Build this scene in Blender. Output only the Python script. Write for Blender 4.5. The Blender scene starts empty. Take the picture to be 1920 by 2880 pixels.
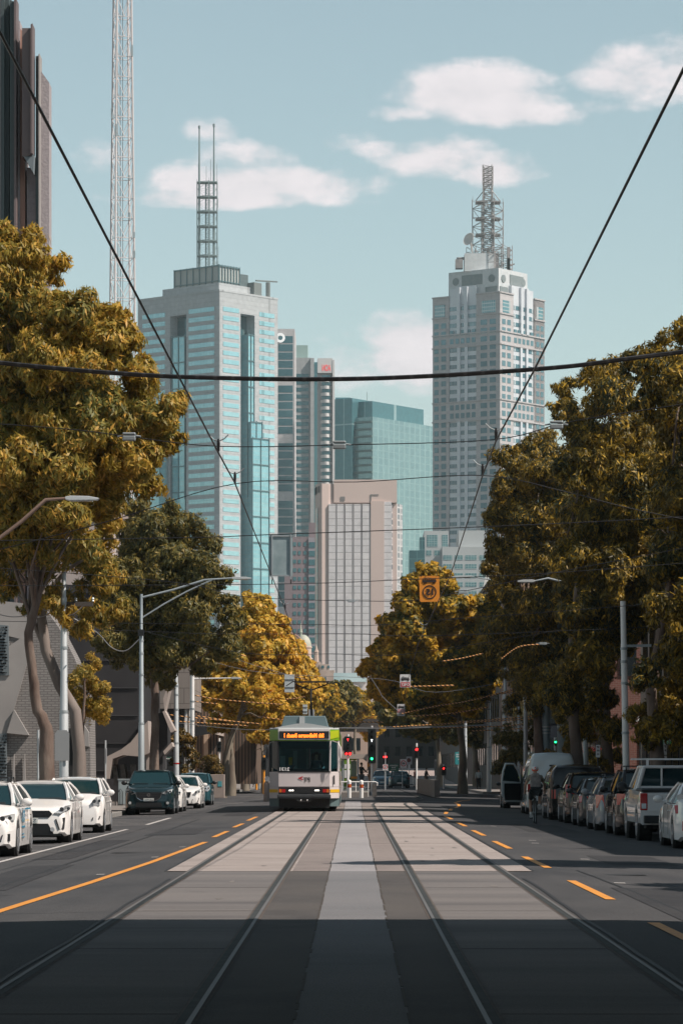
import bpy, bmesh, math, random
import numpy as np
from mathutils import Vector, Matrix
R = math.radians
rnd = random.Random(7)
sc = bpy.context.scene
C = sc.collection
# ---------------------------------------------------------------- camera
F, VX, VY, HC = 9500.0, 993.0, 2163.0, 1.6       # focal length and vanishing point in photo pixels, eye height
cam_d = bpy.data.cameras.new('camera'); cam = bpy.data.objects.new('camera', cam_d); C.objects.link(cam)
cam.location = (0, 0, HC); cam.rotation_euler = (R(90), 0, 0)
cam_d.sensor_fit = 'VERTICAL'; cam_d.sensor_height = 36; cam_d.lens = F/2880*36
cam_d.shift_x = (960-VX)/2880; cam_d.shift_y = (VY-1440)/2880
cam_d.clip_start = 0.5; cam_d.clip_end = 20000
sc.camera = cam
# ---------------------------------------------------------------- sun, sky, exposure
SUN_EL = 50.0
sd = Vector((1.0, -0.42, 0)).normalized()
sdir = Vector((sd.x*math.cos(R(SUN_EL)), sd.y*math.cos(R(SUN_EL)), math.sin(R(SUN_EL))))
sun_d = bpy.data.lights.new('sun', 'SUN'); sun = bpy.data.objects.new('sun', sun_d); C.objects.link(sun)
sun_d.energy = 4.9; sun_d.angle = R(0.5); sun_d.color = (1.0, 0.90, 0.80)
sun.rotation_euler = sdir.to_track_quat('Z', 'Y').to_euler()
sun.location = (60, -20, 80)
world = bpy.data.worlds.new('World'); sc.world = world; world.use_nodes = True
nt = world.node_tree; nt.nodes.clear()
def N(t, k, **kw):
    n = t.nodes.new(k)
    for a, b in kw.items(): setattr(n, a, b)
    return n
def mathn(t, op, a, b=None, c=None, clamp=False):
    n = N(t, 'ShaderNodeMath', operation=op); n.use_clamp = clamp
    for i, v in enumerate((a, b, c)):
        if v is None: continue
        if isinstance(v, (int, float)): n.inputs[i].default_value = v
        else: t.links.new(v, n.inputs[i])
    return n.outputs[0]
def mixc(t, fac, a, b, mode='MIX'):
    n = N(t, 'ShaderNodeMix', data_type='RGBA', blend_type=mode)
    for s, v in ((0, fac), (6, a), (7, b)):
        if isinstance(v, (int, float)): n.inputs[s].default_value = v
        elif isinstance(v, tuple): n.inputs[s].default_value = (*v[:3], 1)
        else: t.links.new(v, n.inputs[s])
    return n.outputs[2]
sky = N(nt, 'ShaderNodeTexSky', sky_type='NISHITA', sun_disc=False)
sky.sun_elevation = R(SUN_EL); sky.sun_rotation = math.atan2(sdir.x, sdir.y)
sky.air_density = 1.0; sky.dust_density = 0.3; sky.ozone_density = 1.0
SKY_S = 0.12
skyc = mixc(nt, 1.0, sky.outputs[0], (0.90, 0.93, 0.81), 'MULTIPLY')
hs = N(nt, 'ShaderNodeHueSaturation'); hs.inputs['Saturation'].default_value = 0.72; hs.inputs['Hue'].default_value = 0.485
nt.links.new(skyc, hs.inputs['Color'])
tc = N(nt, 'ShaderNodeTexCoord')
sx = N(nt, 'ShaderNodeSeparateXYZ'); nt.links.new(tc.outputs['Generated'], sx.inputs[0])
yv = mathn(nt, 'MAXIMUM', sx.outputs[1], 0.05)
az = mathn(nt, 'DIVIDE', sx.outputs[0], yv); el = mathn(nt, 'DIVIDE', sx.outputs[2], yv)
cv = N(nt, 'ShaderNodeCombineXYZ'); nt.links.new(az, cv.inputs[0]); nt.links.new(mathn(nt, 'MULTIPLY', el, 1.7), cv.inputs[1])
nz = N(nt, 'ShaderNodeTexNoise'); nz.inputs['Scale'].default_value = 55; nz.inputs['Detail'].default_value = 7; nz.inputs['Roughness'].default_value = 0.58
nt.links.new(cv.outputs[0], nz.inputs['Vector'])
nz2 = N(nt, 'ShaderNodeTexNoise'); nz2.inputs['Scale'].default_value = 17; nz2.inputs['Detail'].default_value = 4
nt.links.new(cv.outputs[0], nz2.inputs['Vector'])
cl = None
# cumulus puffs: direction (photo x, y), half width, height above the flat base, strength
CL = [(720, 520, 270, 42, 1.0), (640, 560, 250, 26, .9), (700, 450, 140, 40, .55), (920, 400, 120, 35, .25), (600, 370, 60, 26, .5),
      (1330, 270, 190, 62, 1.0), (1420, 320, 170, 34, .8), (1150, 320, 90, 22, .6), (1790, 215, 140, 66, 1.0), (1920, 200, 100, 72, .9), (1700, 300, 90, 16, .35),
      (1220, 450, 140, 50, .85), (1380, 480, 110, 40, .8), (1080, 425, 90, 20, .6),
      (1190, 1005, 130, 85, 1.3), (1140, 960, 95, 55, 1.0), (960, 1040, 120, 60, .45), (290, 460, 80, 34, .45),(1000, 1000, 90, 30, .3)]
for (px, py, w, h, st) in CL:
    cx = (px-VX)/F; cz = (VY-py)/F; a = w*1.05/F; b = h*1.25/F
    dx = mathn(nt, 'DIVIDE', mathn(nt, 'SUBTRACT', az, cx), a)
    dz = mathn(nt, 'SUBTRACT', el, cz)
    up = mathn(nt, 'DIVIDE', mathn(nt, 'MAXIMUM', dz, 0.0), b)
    dn = mathn(nt, 'DIVIDE', mathn(nt, 'MINIMUM', dz, 0.0), b*0.75)
    d2 = mathn(nt, 'ADD', mathn(nt, 'MULTIPLY', dx, dx), mathn(nt, 'ADD', mathn(nt, 'MULTIPLY', up, up), mathn(nt, 'MULTIPLY', dn, dn)))
    v = mathn(nt, 'MULTIPLY', mathn(nt, 'SUBTRACT', 2.0, d2), st)
    cl = v if cl is None else mathn(nt, 'MAXIMUM', cl, v)
nn = mathn(nt, 'MULTIPLY', mathn(nt, 'SUBTRACT', nz.outputs[0], 0.5), 4.4)
nn2 = mathn(nt, 'MULTIPLY', mathn(nt, 'SUBTRACT', nz2.outputs[0], 0.5), 1.8)
cm = mathn(nt, 'ADD', mathn(nt, 'ADD', cl, nn), nn2)
ss = N(nt, 'ShaderNodeMapRange', interpolation_type='SMOOTHSTEP'); nt.links.new(cm, ss.inputs[0])
ss.inputs[1].default_value = 0.05; ss.inputs[2].default_value = 1.7; ss.inputs[3].default_value = 0; ss.inputs[4].default_value = 0.92
k = 1/SKY_S
ccol = mixc(nt, nz.outputs[0], (0.58*k, 0.565*k, 0.59*k), (0.92*k, 0.84*k, 0.85*k))
out = mixc(nt, ss.outputs[0], hs.outputs[0], ccol)
# deeper sky overhead than towards the horizon
zr = N(nt, 'ShaderNodeMapRange', interpolation_type='SMOOTHSTEP'); nt.links.new(sx.outputs[2], zr.inputs[0])
zr.inputs[1].default_value = .24; zr.inputs[2].default_value = .75; zr.inputs[3].default_value = 1.0; zr.inputs[4].default_value = .50
out = mixc(nt, 1.0, out, zr.outputs[0], 'MULTIPLY')
bg = N(nt, 'ShaderNodeBackground'); bg.inputs[1].default_value = SKY_S
nt.links.new(out, bg.inputs[0])
wo = N(nt, 'ShaderNodeOutputWorld'); nt.links.new(bg.outputs[0], wo.inputs[0])
sc.view_settings.view_transform = 'Standard'; sc.view_settings.look = 'None'
sc.view_settings.gamma = 1; sc.view_settings.exposure = 0.28; sc.view_settings.use_curve_mapping = False
# ---------------------------------------------------------------- helpers
def P(px, py, Y): return Vector(((px-VX)/F*Y, Y, HC+(VY-py)/F*Y))
def PX(px, Y): return (px-VX)/F*Y
def PZ(py, Y): return HC+(VY-py)/F*Y
def gz(X):
    a = abs(X)
    return 0.0 if a < 2.9 else -0.13*min(1, (a-2.9)/5.7)
MATS = {}
def mat(name, col, rough=0.6, metal=0.0, col2=None, scale=3.0, bump=0.0, bscale=None, coat=0.0, spec=None, stretch=(1, 1, 1), detail=5.0):
    if name in MATS: return MATS[name]
    m = bpy.data.materials.new(name); m.use_nodes = True; t = m.node_tree
    b = t.nodes['Principled BSDF']
    b.inputs['Roughness'].default_value = rough; b.inputs['Metallic'].default_value = metal
    b.inputs['Coat Weight'].default_value = coat; b.inputs['Coat Roughness'].default_value = 0.08
    if spec is not None: b.inputs['Specular IOR Level'].default_value = spec
    b.inputs['Base Color'].default_value = (*col, 1)
    tcn = N(t, 'ShaderNodeTexCoord'); mp = N(t, 'ShaderNodeMapping'); mp.inputs['Scale'].default_value = stretch
    t.links.new(tcn.outputs['Object'], mp.inputs[0])
    if col2 is not None:
        n = N(t, 'ShaderNodeTexNoise'); n.inputs['Scale'].default_value = scale; n.inputs['Detail'].default_value = detail
        t.links.new(mp.outputs[0], n.inputs['Vector'])
        r = N(t, 'ShaderNodeMapRange'); r.inputs[1].default_value = 0.35; r.inputs[2].default_value = 0.65
        t.links.new(n.outputs[0], r.inputs[0])
        t.links.new(mixc(t, r.outputs[0], col, col2), b.inputs['Base Color'])
    if bump:
        n = N(t, 'ShaderNodeTexNoise'); n.inputs['Scale'].default_value = bscale or scale*4; n.inputs['Detail'].default_value = 4
        t.links.new(mp.outputs[0], n.inputs['Vector'])
        bp = N(t, 'ShaderNodeBump'); bp.inputs['Strength'].default_value = bump; bp.inputs['Distance'].default_value = 0.05
        t.links.new(n.outputs[0], bp.inputs['Height']); t.links.new(bp.outputs[0], b.inputs['Normal'])
    MATS[name] = m; return m
def emis(name, col, s):
    if name in MATS: return MATS[name]
    m = bpy.data.materials.new(name); m.use_nodes = True; b = m.node_tree.nodes['Principled BSDF']
    b.inputs['Base Color'].default_value = (*col, 1); b.inputs['Emission Color'].default_value = (*col, 1); b.inputs['Emission Strength'].default_value = s
    MATS[name] = m; return m
def brickmat(name, c1, c2, mortar, bw, bh, ms=0.02, rough=0.8, axis='xz', off=0.5, bumpy=0.0):
    if name in MATS: return MATS[name]
    m = bpy.data.materials.new(name); m.use_nodes = True; t = m.node_tree; b = t.nodes['Principled BSDF']
    b.inputs['Roughness'].default_value = rough
    tcn = N(t, 'ShaderNodeTexCoord'); s = N(t, 'ShaderNodeSeparateXYZ'); t.links.new(tcn.outputs['Object'], s.inputs[0])
    cb = N(t, 'ShaderNodeCombineXYZ')
    u = s.outputs[0] if axis == 'xz' else (s.outputs[1] if axis == 'yz' else mathn(t, 'SUBTRACT', s.outputs[0], s.outputs[1]))
    t.links.new(u, cb.inputs[0]); t.links.new(s.outputs[1] if axis == 'xy' else s.outputs[2], cb.inputs[1])
    if axis == 'xy': t.links.new(s.outputs[0], cb.inputs[0])
    br = N(t, 'ShaderNodeTexBrick'); br.offset = off
    br.inputs['Color1'].default_value = (*c1, 1); br.inputs['Color2'].default_value = (*c2, 1); br.inputs['Mortar'].default_value = (*mortar, 1)
    br.inputs['Scale'].default_value = 1; br.inputs['Brick Width'].default_value = bw; br.inputs['Row Height'].default_value = bh; br.inputs['Mortar Size'].default_value = ms
    t.links.new(cb.outputs[0], br.inputs['Vector'])
    n = N(t, 'ShaderNodeTexNoise'); n.inputs['Scale'].default_value = 0.5; n.inputs['Detail'].default_value = 6
    t.links.new(tcn.outputs['Object'], n.inputs['Vector'])
    r = N(t, 'ShaderNodeMapRange'); r.inputs[3].default_value = 0.75; r.inputs[4].default_value = 1.2; t.links.new(n.outputs[0], r.inputs[0])
    t.links.new(mixc(t, 1.0, br.outputs[0], r.outputs[0], 'MULTIPLY'), b.inputs['Base Color'])
    MATS[name] = m; return m

class MB:
    def __init__(s): s.v = []; s.f = []; s.m = []
    def face(s, pts, mi=0):
        b = len(s.v); s.v += [tuple(p) for p in pts]; s.f.append(tuple(range(b, b+len(pts)))); s.m.append(mi)
    def box(s, x0, x1, y0, y1, z0, z1, mi=0):
        return s.obox((x0, y0, z0), (x1-x0, 0, 0), (0, y1-y0, 0), (0, 0, z1-z0), mi)
    def obox(s, o, a, b_, c, mi=0):
        o, a, b_, c = Vector(o), Vector(a), Vector(b_), Vector(c); n = len(s.v)
        if a.cross(b_).dot(c) < 0: a, b_ = b_, a
        for p in (o, o+a, o+a+b_, o+b_, o+c, o+a+c, o+a+b_+c, o+b_+c): s.v.append(tuple(p))
        for q in ((0, 3, 2, 1), (4, 5, 6, 7), (0, 1, 5, 4), (1, 2, 6, 5), (2, 3, 7, 6), (3, 0, 4, 7)): s.f.append(tuple(n+i for i in q)); s.m.append(mi)
        return s
    def tube(s, p0, p1, r0, r1=None, n=8, mi=0, cap=True):
        return s.path([p0, p1], [r0, r0 if r1 is None else r1], n, mi, cap)
    def path(s, pts, rad, n=8, mi=0, cap=True):
        pts = [Vector(p) for p in pts]
        if isinstance(rad, (int, float)): rad = [rad]*len(pts)
        base = len(s.v); up = Vector((0, 0, 1)); ref = None
        for i, p in enumerate(pts):
            d = (pts[min(i+1, len(pts)-1)]-pts[max(i-1, 0)])
            if d.length < 1e-9: d = up
            d.normalize()
            if ref is None: ref = d.cross(Vector((0, 1, 0)) if abs(d.y) < .9 else Vector((1, 0, 0)))
            ref = (ref-d*ref.dot(d)).normalized(); q = d.cross(ref)
            for k in range(n):
                a = 2*math.pi*k/n; s.v.append(tuple(p+(ref*math.cos(a)+q*math.sin(a))*rad[i]))
        for i in range(len(pts)-1):
            for k in range(n):
                a, b = base+i*n+k, base+i*n+(k+1) % n; s.f.append((a, b, b+n, a+n)); s.m.append(mi)
        if cap:
            s.f.append(tuple(base+k for k in range(n))[::-1]); s.m.append(mi)
            s.f.append(tuple(base+(len(pts)-1)*n+k for k in range(n))); s.m.append(mi)
        return s
    def prism(s, poly, o, a, b, c, mi=0):      # poly in (a,b) axes, extruded along c
        o, a, b, c = Vector(o), Vector(a), Vector(b), Vector(c); n = len(poly); k = len(s.v)
        for (u, w) in poly: s.v.append(tuple(o+a*u+b*w))
        for (u, w) in poly: s.v.append(tuple(o+a*u+b*w+c))
        s.f.append(tuple(range(k, k+n))[::-1]); s.f.append(tuple(range(k+n, k+2*n))); s.m += [mi, mi]
        for i in range(n):
            j = (i+1) % n; s.f.append((k+i, k+j, k+n+j, k+n+i)); s.m.append(mi)
        return s
    def lathe(s, prof, o, axis, n=16, mi=0):     # prof: (r, h) along axis
        axis = Vector(axis).normalized(); o = Vector(o)
        ref = axis.cross(Vector((0, 0, 1)) if abs(axis.z) < .9 else Vector((1, 0, 0))).normalized(); q = axis.cross(ref); base = len(s.v)
        for (r, h) in prof:
            for k in range(n):
                a = 2*math.pi*k/n; s.v.append(tuple(o+axis*h+(ref*math.cos(a)+q*math.sin(a))*r))
        for i in range(len(prof)-1):
            for k in range(n):
                a, b = base+i*n+k, base+i*n+(k+1) % n; s.f.append((a, b, b+n, a+n)); s.m.append(mi)
        return s
    def ball(s, c, r, n=10, mi=0):
        rx, ry, rz = (r, r, r) if isinstance(r, (int, float)) else r; base = len(s.v); m = n//2+1
        for i in range(m+1):
            t = math.pi*i/m
            for k in range(n):
                a = 2*math.pi*k/n; s.v.append((c[0]+rx*math.sin(t)*math.cos(a), c[1]+ry*math.sin(t)*math.sin(a), c[2]+rz*math.cos(t)))
        for i in range(m):
            for k in range(n):
                a, b = base+i*n+k, base+i*n+(k+1) % n; s.f.append((a, a+n, b+n, b)); s.m.append(mi)
        return s
    def build(s, name, mats, parent=None, off=(0, 0, 0), smooth=False, bevel=0.0, label=None):
        me = bpy.data.meshes.new(name)
        off = Vector(off)
        me.from_pydata([(v[0]-off.x, v[1]-off.y, v[2]-off.z) for v in s.v], [], s.f)
        for m in (mats if isinstance(mats, (list, tuple)) else [mats]): me.materials.append(m)
        me.polygons.foreach_set('material_index', s.m)
        if smooth: me.polygons.foreach_set('use_smooth', [True]*len(s.f))
        me.update()
        if smooth: me.set_sharp_from_angle(angle=R(smooth if smooth is not True else 40))
        o = bpy.data.objects.new(name, me); C.objects.link(o)
        if parent is not None: o.parent = parent
        else: o.location = off
        if bevel:
            bv = o.modifiers.new('bevel', 'BEVEL'); bv.width = bevel; bv.segments = 2; bv.limit_method = 'ANGLE'
        if label: o['label'] = label
        return o
def thing(name, label, cat, loc=(0, 0, 0), rz=0.0, group=None):
    o = bpy.data.objects.new(name, None); C.objects.link(o); o.location = loc; o.rotation_euler = (0, 0, rz)
    o.empty_display_size = 0.2
    o['label'] = label; o['category'] = cat
    if group: o['group'] = group
    return o
def tag(o, label, cat, group=None):
    o['label'] = label; o['category'] = cat
    if group: o['group'] = group
    return o
def struct(o): o['kind'] = 'structure'; return o
def dup(root, loc, rz=None, label=None):
    def cp(o, par):
        c = o.copy(); C.objects.link(c); c.parent = par
        for ch in list(kids.get(o.name, [])): cp(ch, c)
        return c
    kids = {}
    for o in bpy.data.objects:
        if o.parent: kids.setdefault(o.parent.name, []).append(o)
    r = cp(root, None); r.location = loc
    if rz is not None: r.rotation_euler = (0, 0, rz)
    if label: r['label'] = label
    return r
def text(name, s, size, m, parent, loc, mirror=True, width=None, height=None, depth=0.004, up=(0, 0, 1), right=(1, 0, 0), out=(0, -1, 0), bold=0.0, label=None):
    cu = bpy.data.curves.new('t', 'FONT'); cu.body = s; cu.size = size; cu.align_x = 'CENTER'; cu.align_y = 'CENTER'; cu.extrude = 0; cu.offset = bold; cu.resolution_u = 2
    to = bpy.data.objects.new('t', cu); C.objects.link(to)
    bpy.context.view_layer.update()
    me = bpy.data.meshes.new_from_object(to.evaluated_get(bpy.context.evaluated_depsgraph_get()))
    bpy.data.objects.remove(to)
    co = np.empty(len(me.vertices)*3); me.vertices.foreach_get('co', co); co = co.reshape(-1, 3)
    mn, mx = co.min(0), co.max(0); ce = (mn+mx)/2; co = co-ce
    if width: co[:, 0] *= width/(mx[0]-mn[0])
    if height: co[:, 1] *= height/(mx[1]-mn[1])
    if mirror: co[:, 0] *= -1
    rt, u, o_ = np.array(right, float), np.array(up, float), np.array(out, float)
    w = np.array(loc, float)+co[:, :1]*rt+co[:, 1:2]*u+o_*depth
    me.vertices.foreach_set('co', w.ravel())
    if mirror: me.flip_normals()
    me.materials.clear(); me.materials.append(m); me.update(); me.name = name
    ob = bpy.data.objects.new(name, me); C.objects.link(ob); ob.parent = parent
    if label: ob['label'] = label
    return ob
# common materials
M_white = mat('white_paint', (.80, .79, .78), .35, col2=(.74, .73, .72), scale=2)
M_black = mat('black_plastic', (.012, .013, .015), .45)
M_rubber = mat('tyre_rubber', (.018, .018, .020), .85, col2=(.03, .03, .03), scale=20)
M_alloy = mat('alloy', (.55, .56, .58), .3, .8)
M_steel = mat('galvanised_steel', (.42, .46, .48), .45, .35, col2=(.33, .37, .39), scale=2, stretch=(1, 1, .2))
M_pole = mat('painted_pole', (.52, .55, .57), .5, .15, col2=(.40, .43, .45), scale=1.5, stretch=(3, 3, .3))
M_wire = mat('dark_wire', (.025, .025, .028), .5, .3)
M_wire_l = mat('grey_wire', (.30, .30, .31), .45, .5)
M_chrome = mat('chrome', (.75, .75, .76), .15, 1.0)
M_red = mat('red_lens', (.45, .012, .012), .2, coat=.6)
M_amber = mat('amber_lens', (.6, .14, .02), .25, coat=.5)
M_lens = mat('clear_lens', (.62, .64, .66), .12, .35, coat=.8)
M_orange = mat('orange_paint', (.85, .33, .03), .5)
M_glass = mat('car_glass', (.008, .030, .036), .05, 0, spec=.8)
M_teal_glass = mat('tower_glass', (.10, .30, .34), .12, .25, col2=(.06, .22, .27), scale=.08, spec=.8)
M_bark = mat('gum_bark', (.19, .145, .12), .9, col2=(.09, .055, .042), scale=2.2, bump=.6, stretch=(1, 1, .35))
M_bark2 = mat('plane_bark', (.12, .095, .075), .9, col2=(.22, .19, .15), scale=1.5, bump=.4, stretch=(1, 1, .5))
# ---------------------------------------------------------------- ground, road, tracks
def rough_mat(name, c1, c2, c3, scale=1.2, big=.12, stretch=(1, 1, 1), rough=.85, spk=220):
    m = bpy.data.materials.new(name); m.use_nodes = True; t = m.node_tree; b = t.nodes['Principled BSDF']
    tcn = N(t, 'ShaderNodeTexCoord'); mp = N(t, 'ShaderNodeMapping'); mp.inputs['Scale'].default_value = stretch; t.links.new(tcn.outputs['Object'], mp.inputs[0])
    def nz_(s, d, v): 
        n = N(t, 'ShaderNodeTexNoise'); n.inputs['Scale'].default_value = s; n.inputs['Detail'].default_value = d; t.links.new(v, n.inputs['Vector'])
        r = N(t, 'ShaderNodeMapRange'); r.inputs[1].default_value = .38; r.inputs[2].default_value = .62; t.links.new(n.outputs[0], r.inputs[0]); return r.outputs[0]
    a = mixc(t, nz_(scale, 6, mp.outputs[0]), c1, c2)
    a2 = mixc(t, mathn(t, 'MULTIPLY', nz_(big, 5, mp.outputs[0]), .75), a, c3)
    sp = nz_(spk, 2, tcn.outputs['Object'])
    r = N(t, 'ShaderNodeMapRange'); r.inputs[3].default_value = .82; r.inputs[4].default_value = 1.18; t.links.new(sp, r.inputs[0])
    t.links.new(mixc(t, 1.0, a2, r.outputs[0], 'MULTIPLY'), b.inputs['Base Color'])
    b.inputs['Roughness'].default_value = rough; b.inputs['Specular IOR Level'].default_value = .3
    bp = N(t, 'ShaderNodeBump'); bp.inputs['Strength'].default_value = .35; bp.inputs['Distance'].default_value = .01; t.links.new(sp, bp.inputs['Height']); t.links.new(bp.outputs[0], b.inputs['Normal'])
    MATS[name] = m; return m
M_asph = rough_mat('asphalt', (.060, .059, .063), (.040, .041, .046), (.074, .071, .072), 1.1, .16, (1, .22, 1), spk=45)
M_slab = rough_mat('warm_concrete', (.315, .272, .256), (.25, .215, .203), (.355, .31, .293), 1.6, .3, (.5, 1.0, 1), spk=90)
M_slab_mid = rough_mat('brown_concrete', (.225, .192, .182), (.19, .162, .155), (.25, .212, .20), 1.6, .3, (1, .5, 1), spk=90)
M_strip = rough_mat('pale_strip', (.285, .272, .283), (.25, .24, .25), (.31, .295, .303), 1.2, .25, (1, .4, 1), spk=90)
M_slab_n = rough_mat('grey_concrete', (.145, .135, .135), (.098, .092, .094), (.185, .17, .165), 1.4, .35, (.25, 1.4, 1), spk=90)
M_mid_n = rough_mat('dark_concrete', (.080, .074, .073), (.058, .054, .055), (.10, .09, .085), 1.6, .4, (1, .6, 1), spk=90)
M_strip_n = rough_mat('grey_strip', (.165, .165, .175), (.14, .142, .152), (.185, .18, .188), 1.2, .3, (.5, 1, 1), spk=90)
M_pave = rough_mat('pavement', (.21, .19, .175), (.17, .155, .145), (.24, .215, .20), 1.0, .2, spk=40)
M_kerb = rough_mat('kerb_stone', (.22, .215, .21), (.16, .155, .15), (.25, .24, .23), 2.0, .3, spk=40)
M_far = rough_mat('far_ground', (.10, .095, .09), (.08, .075, .07), (.13, .12, .11), .05, .01, spk=5)
def sheet(name, xs, ys, zf, m):
    b = MB()
    for i in range(len(xs)-1):
        for j in range(len(ys)-1):
            b.face([(xs[i], ys[j], zf(xs[i], ys[j])), (xs[i+1], ys[j], zf(xs[i+1], ys[j])), (xs[i+1], ys[j+1], zf(xs[i+1], ys[j+1])), (xs[i], ys[j+1], zf(xs[i], ys[j+1]))])
    return struct(b.build(name, m))
sheet('ground', [-1500, -300, 300, 1500], [-300, 0, 500, 2000, 4000], lambda x, y: -.30, M_far)
sheet('road', [-60, -8.6, -5.7, -2.9, 2.9, 5.7, 8.6, 60], [-60, 30, 60, 100, 160, 220, 400, 900], lambda x, y: gz(x)-.004, M_asph)
def pavement(x0, x1, y0, y1, kx):
    b = MB(); b.box(x0, x1, y0, y1, -.25, .02); struct(b.build('pavement', M_pave))
    b = MB(); k0, k1 = (kx, kx+.15) if kx < 0 else (kx-.15, kx)
    b.box(k0, k1, y0, y1, -.25, .028); struct(b.build('kerb', M_kerb, bevel=.02))
pavement(-60, -8.75, -40, 168, -8.75); pavement(8.75, 60, -40, 205, 8.75)
pavement(-60, -8.75, 222, 700, -8.75); pavement(9.2, 60, 236, 700, 9.2)
RX = (-2.52, -1.06, .88, 2.33)
def shift(i, Y):
    if i < 2: return RX[i]
    t = min(1, max(0, (Y-152)/33)); return RX[i]+1.4*t*t*(3-2*t)
FY = 52.8
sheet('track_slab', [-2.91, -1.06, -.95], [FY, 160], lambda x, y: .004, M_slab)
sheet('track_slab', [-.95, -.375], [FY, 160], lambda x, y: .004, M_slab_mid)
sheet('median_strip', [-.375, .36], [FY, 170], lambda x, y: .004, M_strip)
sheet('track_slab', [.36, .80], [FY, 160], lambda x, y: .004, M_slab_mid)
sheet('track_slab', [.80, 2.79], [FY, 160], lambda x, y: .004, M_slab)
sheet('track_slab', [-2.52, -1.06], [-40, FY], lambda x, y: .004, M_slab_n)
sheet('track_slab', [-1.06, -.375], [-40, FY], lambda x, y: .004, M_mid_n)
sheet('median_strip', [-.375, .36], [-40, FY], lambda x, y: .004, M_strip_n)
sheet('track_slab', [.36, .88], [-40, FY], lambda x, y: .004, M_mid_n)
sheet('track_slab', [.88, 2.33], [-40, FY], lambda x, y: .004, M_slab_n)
# expansion joints and cracks in the slabs
b = MB()
for y in (FY, 72.5, 93, 113, 134):
    for x0, x1 in ((-2.9, -2.60), (-2.44, -1.14), (-.98, -.375), (.36, .80), (.96, 2.25), (2.41, 2.78)):
        b.box(x0, x1, y-.035, y+.035, .0045, .0062)
for y in (22, 30, 38, 45.5):
    for x0, x1 in ((-2.44, -1.14), (.96, 2.25)): b.box(x0, x1, y-.012, y+.012, .0045, .006)
for xx in (-.375, .36):
    y = 20
    while y < 150:
        l = rnd.uniform(.5, 2.2); j = rnd.uniform(-.008, .008); b.box(xx+j-.011, xx+j+.011, y, y+l, .0045, .0065); y += l+rnd.uniform(0, .7)
struct(b.build('slab_joint', mat('joint_dirt', (.05, .04, .033), .95)))
M_railhead = mat('rail_head', (.13, .13, .13), .6, .4, col2=(.16, .15, .15), scale=.8, stretch=(8, .4, 1))
M_groove = mat('rail_groove', (.016, .020, .022), .9, 0, col2=(.035, .04, .042), scale=3)
M_rust = mat('rail_rust', (.11, .085, .072), .9, 0, col2=(.06, .05, .045), scale=5)
RL = ['outermost steel tram rail on the left, grooved into the concrete', 'second steel tram rail from the left, running under the right side of the tram',
      'third steel tram rail from the left, beside the pale median strip', 'outermost steel tram rail on the right, along the asphalt edge']
for i in range(4):
    ys = [-20, 20, 40, 60, 80, 100, 125, 150]+[154+3*q for q in range(12)]+[200, 240, 300] if i > 1 else [-20, 20, 40, 60, 90, 125, 160, 240]
    b = MB()
    def rib(x0, x1, z, mi):
        for j in range(len(ys)-1):
            a, c = shift(i, ys[j]), shift(i, ys[j+1]); b.face([(a+x0, ys[j], z), (a+x1, ys[j], z), (c+x1, ys[j+1], z), (c+x0, ys[j+1], z)], mi)
    s = -1 if i % 2 else 1
    rib(-.075, .075, .0075, 2); rib(-.050, .050, .0115, 1)
    e0, e1 = sorted((-.050*s, -.015*s)); rib(e0, e1, .0155, 0)
    tag(b.build('tram_rail', [M_railhead, M_groove, M_rust]), RL[i], 'rail', 'tram rails set in the street')
# painted markings
M_yl = mat('yellow_line_paint', (.72, .29, .035), .6, col2=(.60, .24, .035), scale=2.5)
M_wl = mat('white_line_paint', (.52, .49, .47), .6, col2=(.40, .38, .37), scale=4)
def stripe(name, pts, w, m, across=False):
    b = MB(); n = len(pts)
    for j in range(n-1):
        (x0, y0), (x1, y1) = pts[j], pts[j+1]; d = Vector((x1-x0, y1-y0)).normalized(); p = Vector((-d.y, d.x))*w/2
        q = [(x0-p.x, y0-p.y), (x0+p.x, y0+p.y), (x1+p.x, y1+p.y), (x1-p.x, y1-p.y)]
        if Vector((q[1][0]-q[0][0], q[1][1]-q[0][1], 0)).cross(Vector((q[2][0]-q[1][0], q[2][1]-q[1][1], 0))).z < 0: q = q[::-1]
        b.face([(x, y, gz(x)+.003) for x, y in q])
    return struct(b.build(name, m))
stripe('yellow_line', [(-4.25, 28), (-4.04, 38.7), (-3.75, 48), (-3.49, 58.7), (-3.25, 74.4)], .13, M_yl)
for y0, y1 in ((79.8, 87.4), (93.3, 99.6), (105.5, 113.8)): stripe('yellow_dash', [(-3.29, y0), (-3.25, y1)], .13, M_yl)
for k in range(7):
    y0 = 28.3+13.3*k; stripe('yellow_dash', [(3.17-.004*k, y0), (3.13, y0+7)], .13, M_yl)
pr = None
for x, y in ((3.3, 121), (3.5, 127), (3.75, 131), (4.0, 138), (4.3, 142), (4.65, 149), (4.85, 155), (5.0, 166), (5.6, 176), (6.4, 184)):
    if pr and (y in (127, 138, 149) or y > 150): stripe('yellow_dash', [pr, (x, y)], .14, M_yl)
    pr = (x, y)
stripe('white_line', [(-6.42, 40), (-6.38, 61), (-6.28, 94)], .11, M_wl)
for y in (60.5, 63.0, 69.8, 74.6, 77.0, 82.6, 88.2, 94): stripe('bay_line', [(-8.4, y), (-6.4, y-.0)], .10, M_wl)
stripe('white_line', [(-6.2, 101.5), (-6.28, 116)], .14, M_wl)
for y in (101.5, 104, 107, 110, 113.5): stripe('hatching', [(-8.35, y+.8), (-6.25, y)], .16, M_wl)
for y in (120, 123.8, 131.2, 137.5, 141.5, 149.5, 152.5, 161.5): stripe('bay_line', [(-8.4, y), (-6.1, y)], .12, M_wl)
stripe('bay_line', [(-6.1, 161.5), (-5.4, 166)], .12, M_wl)
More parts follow.
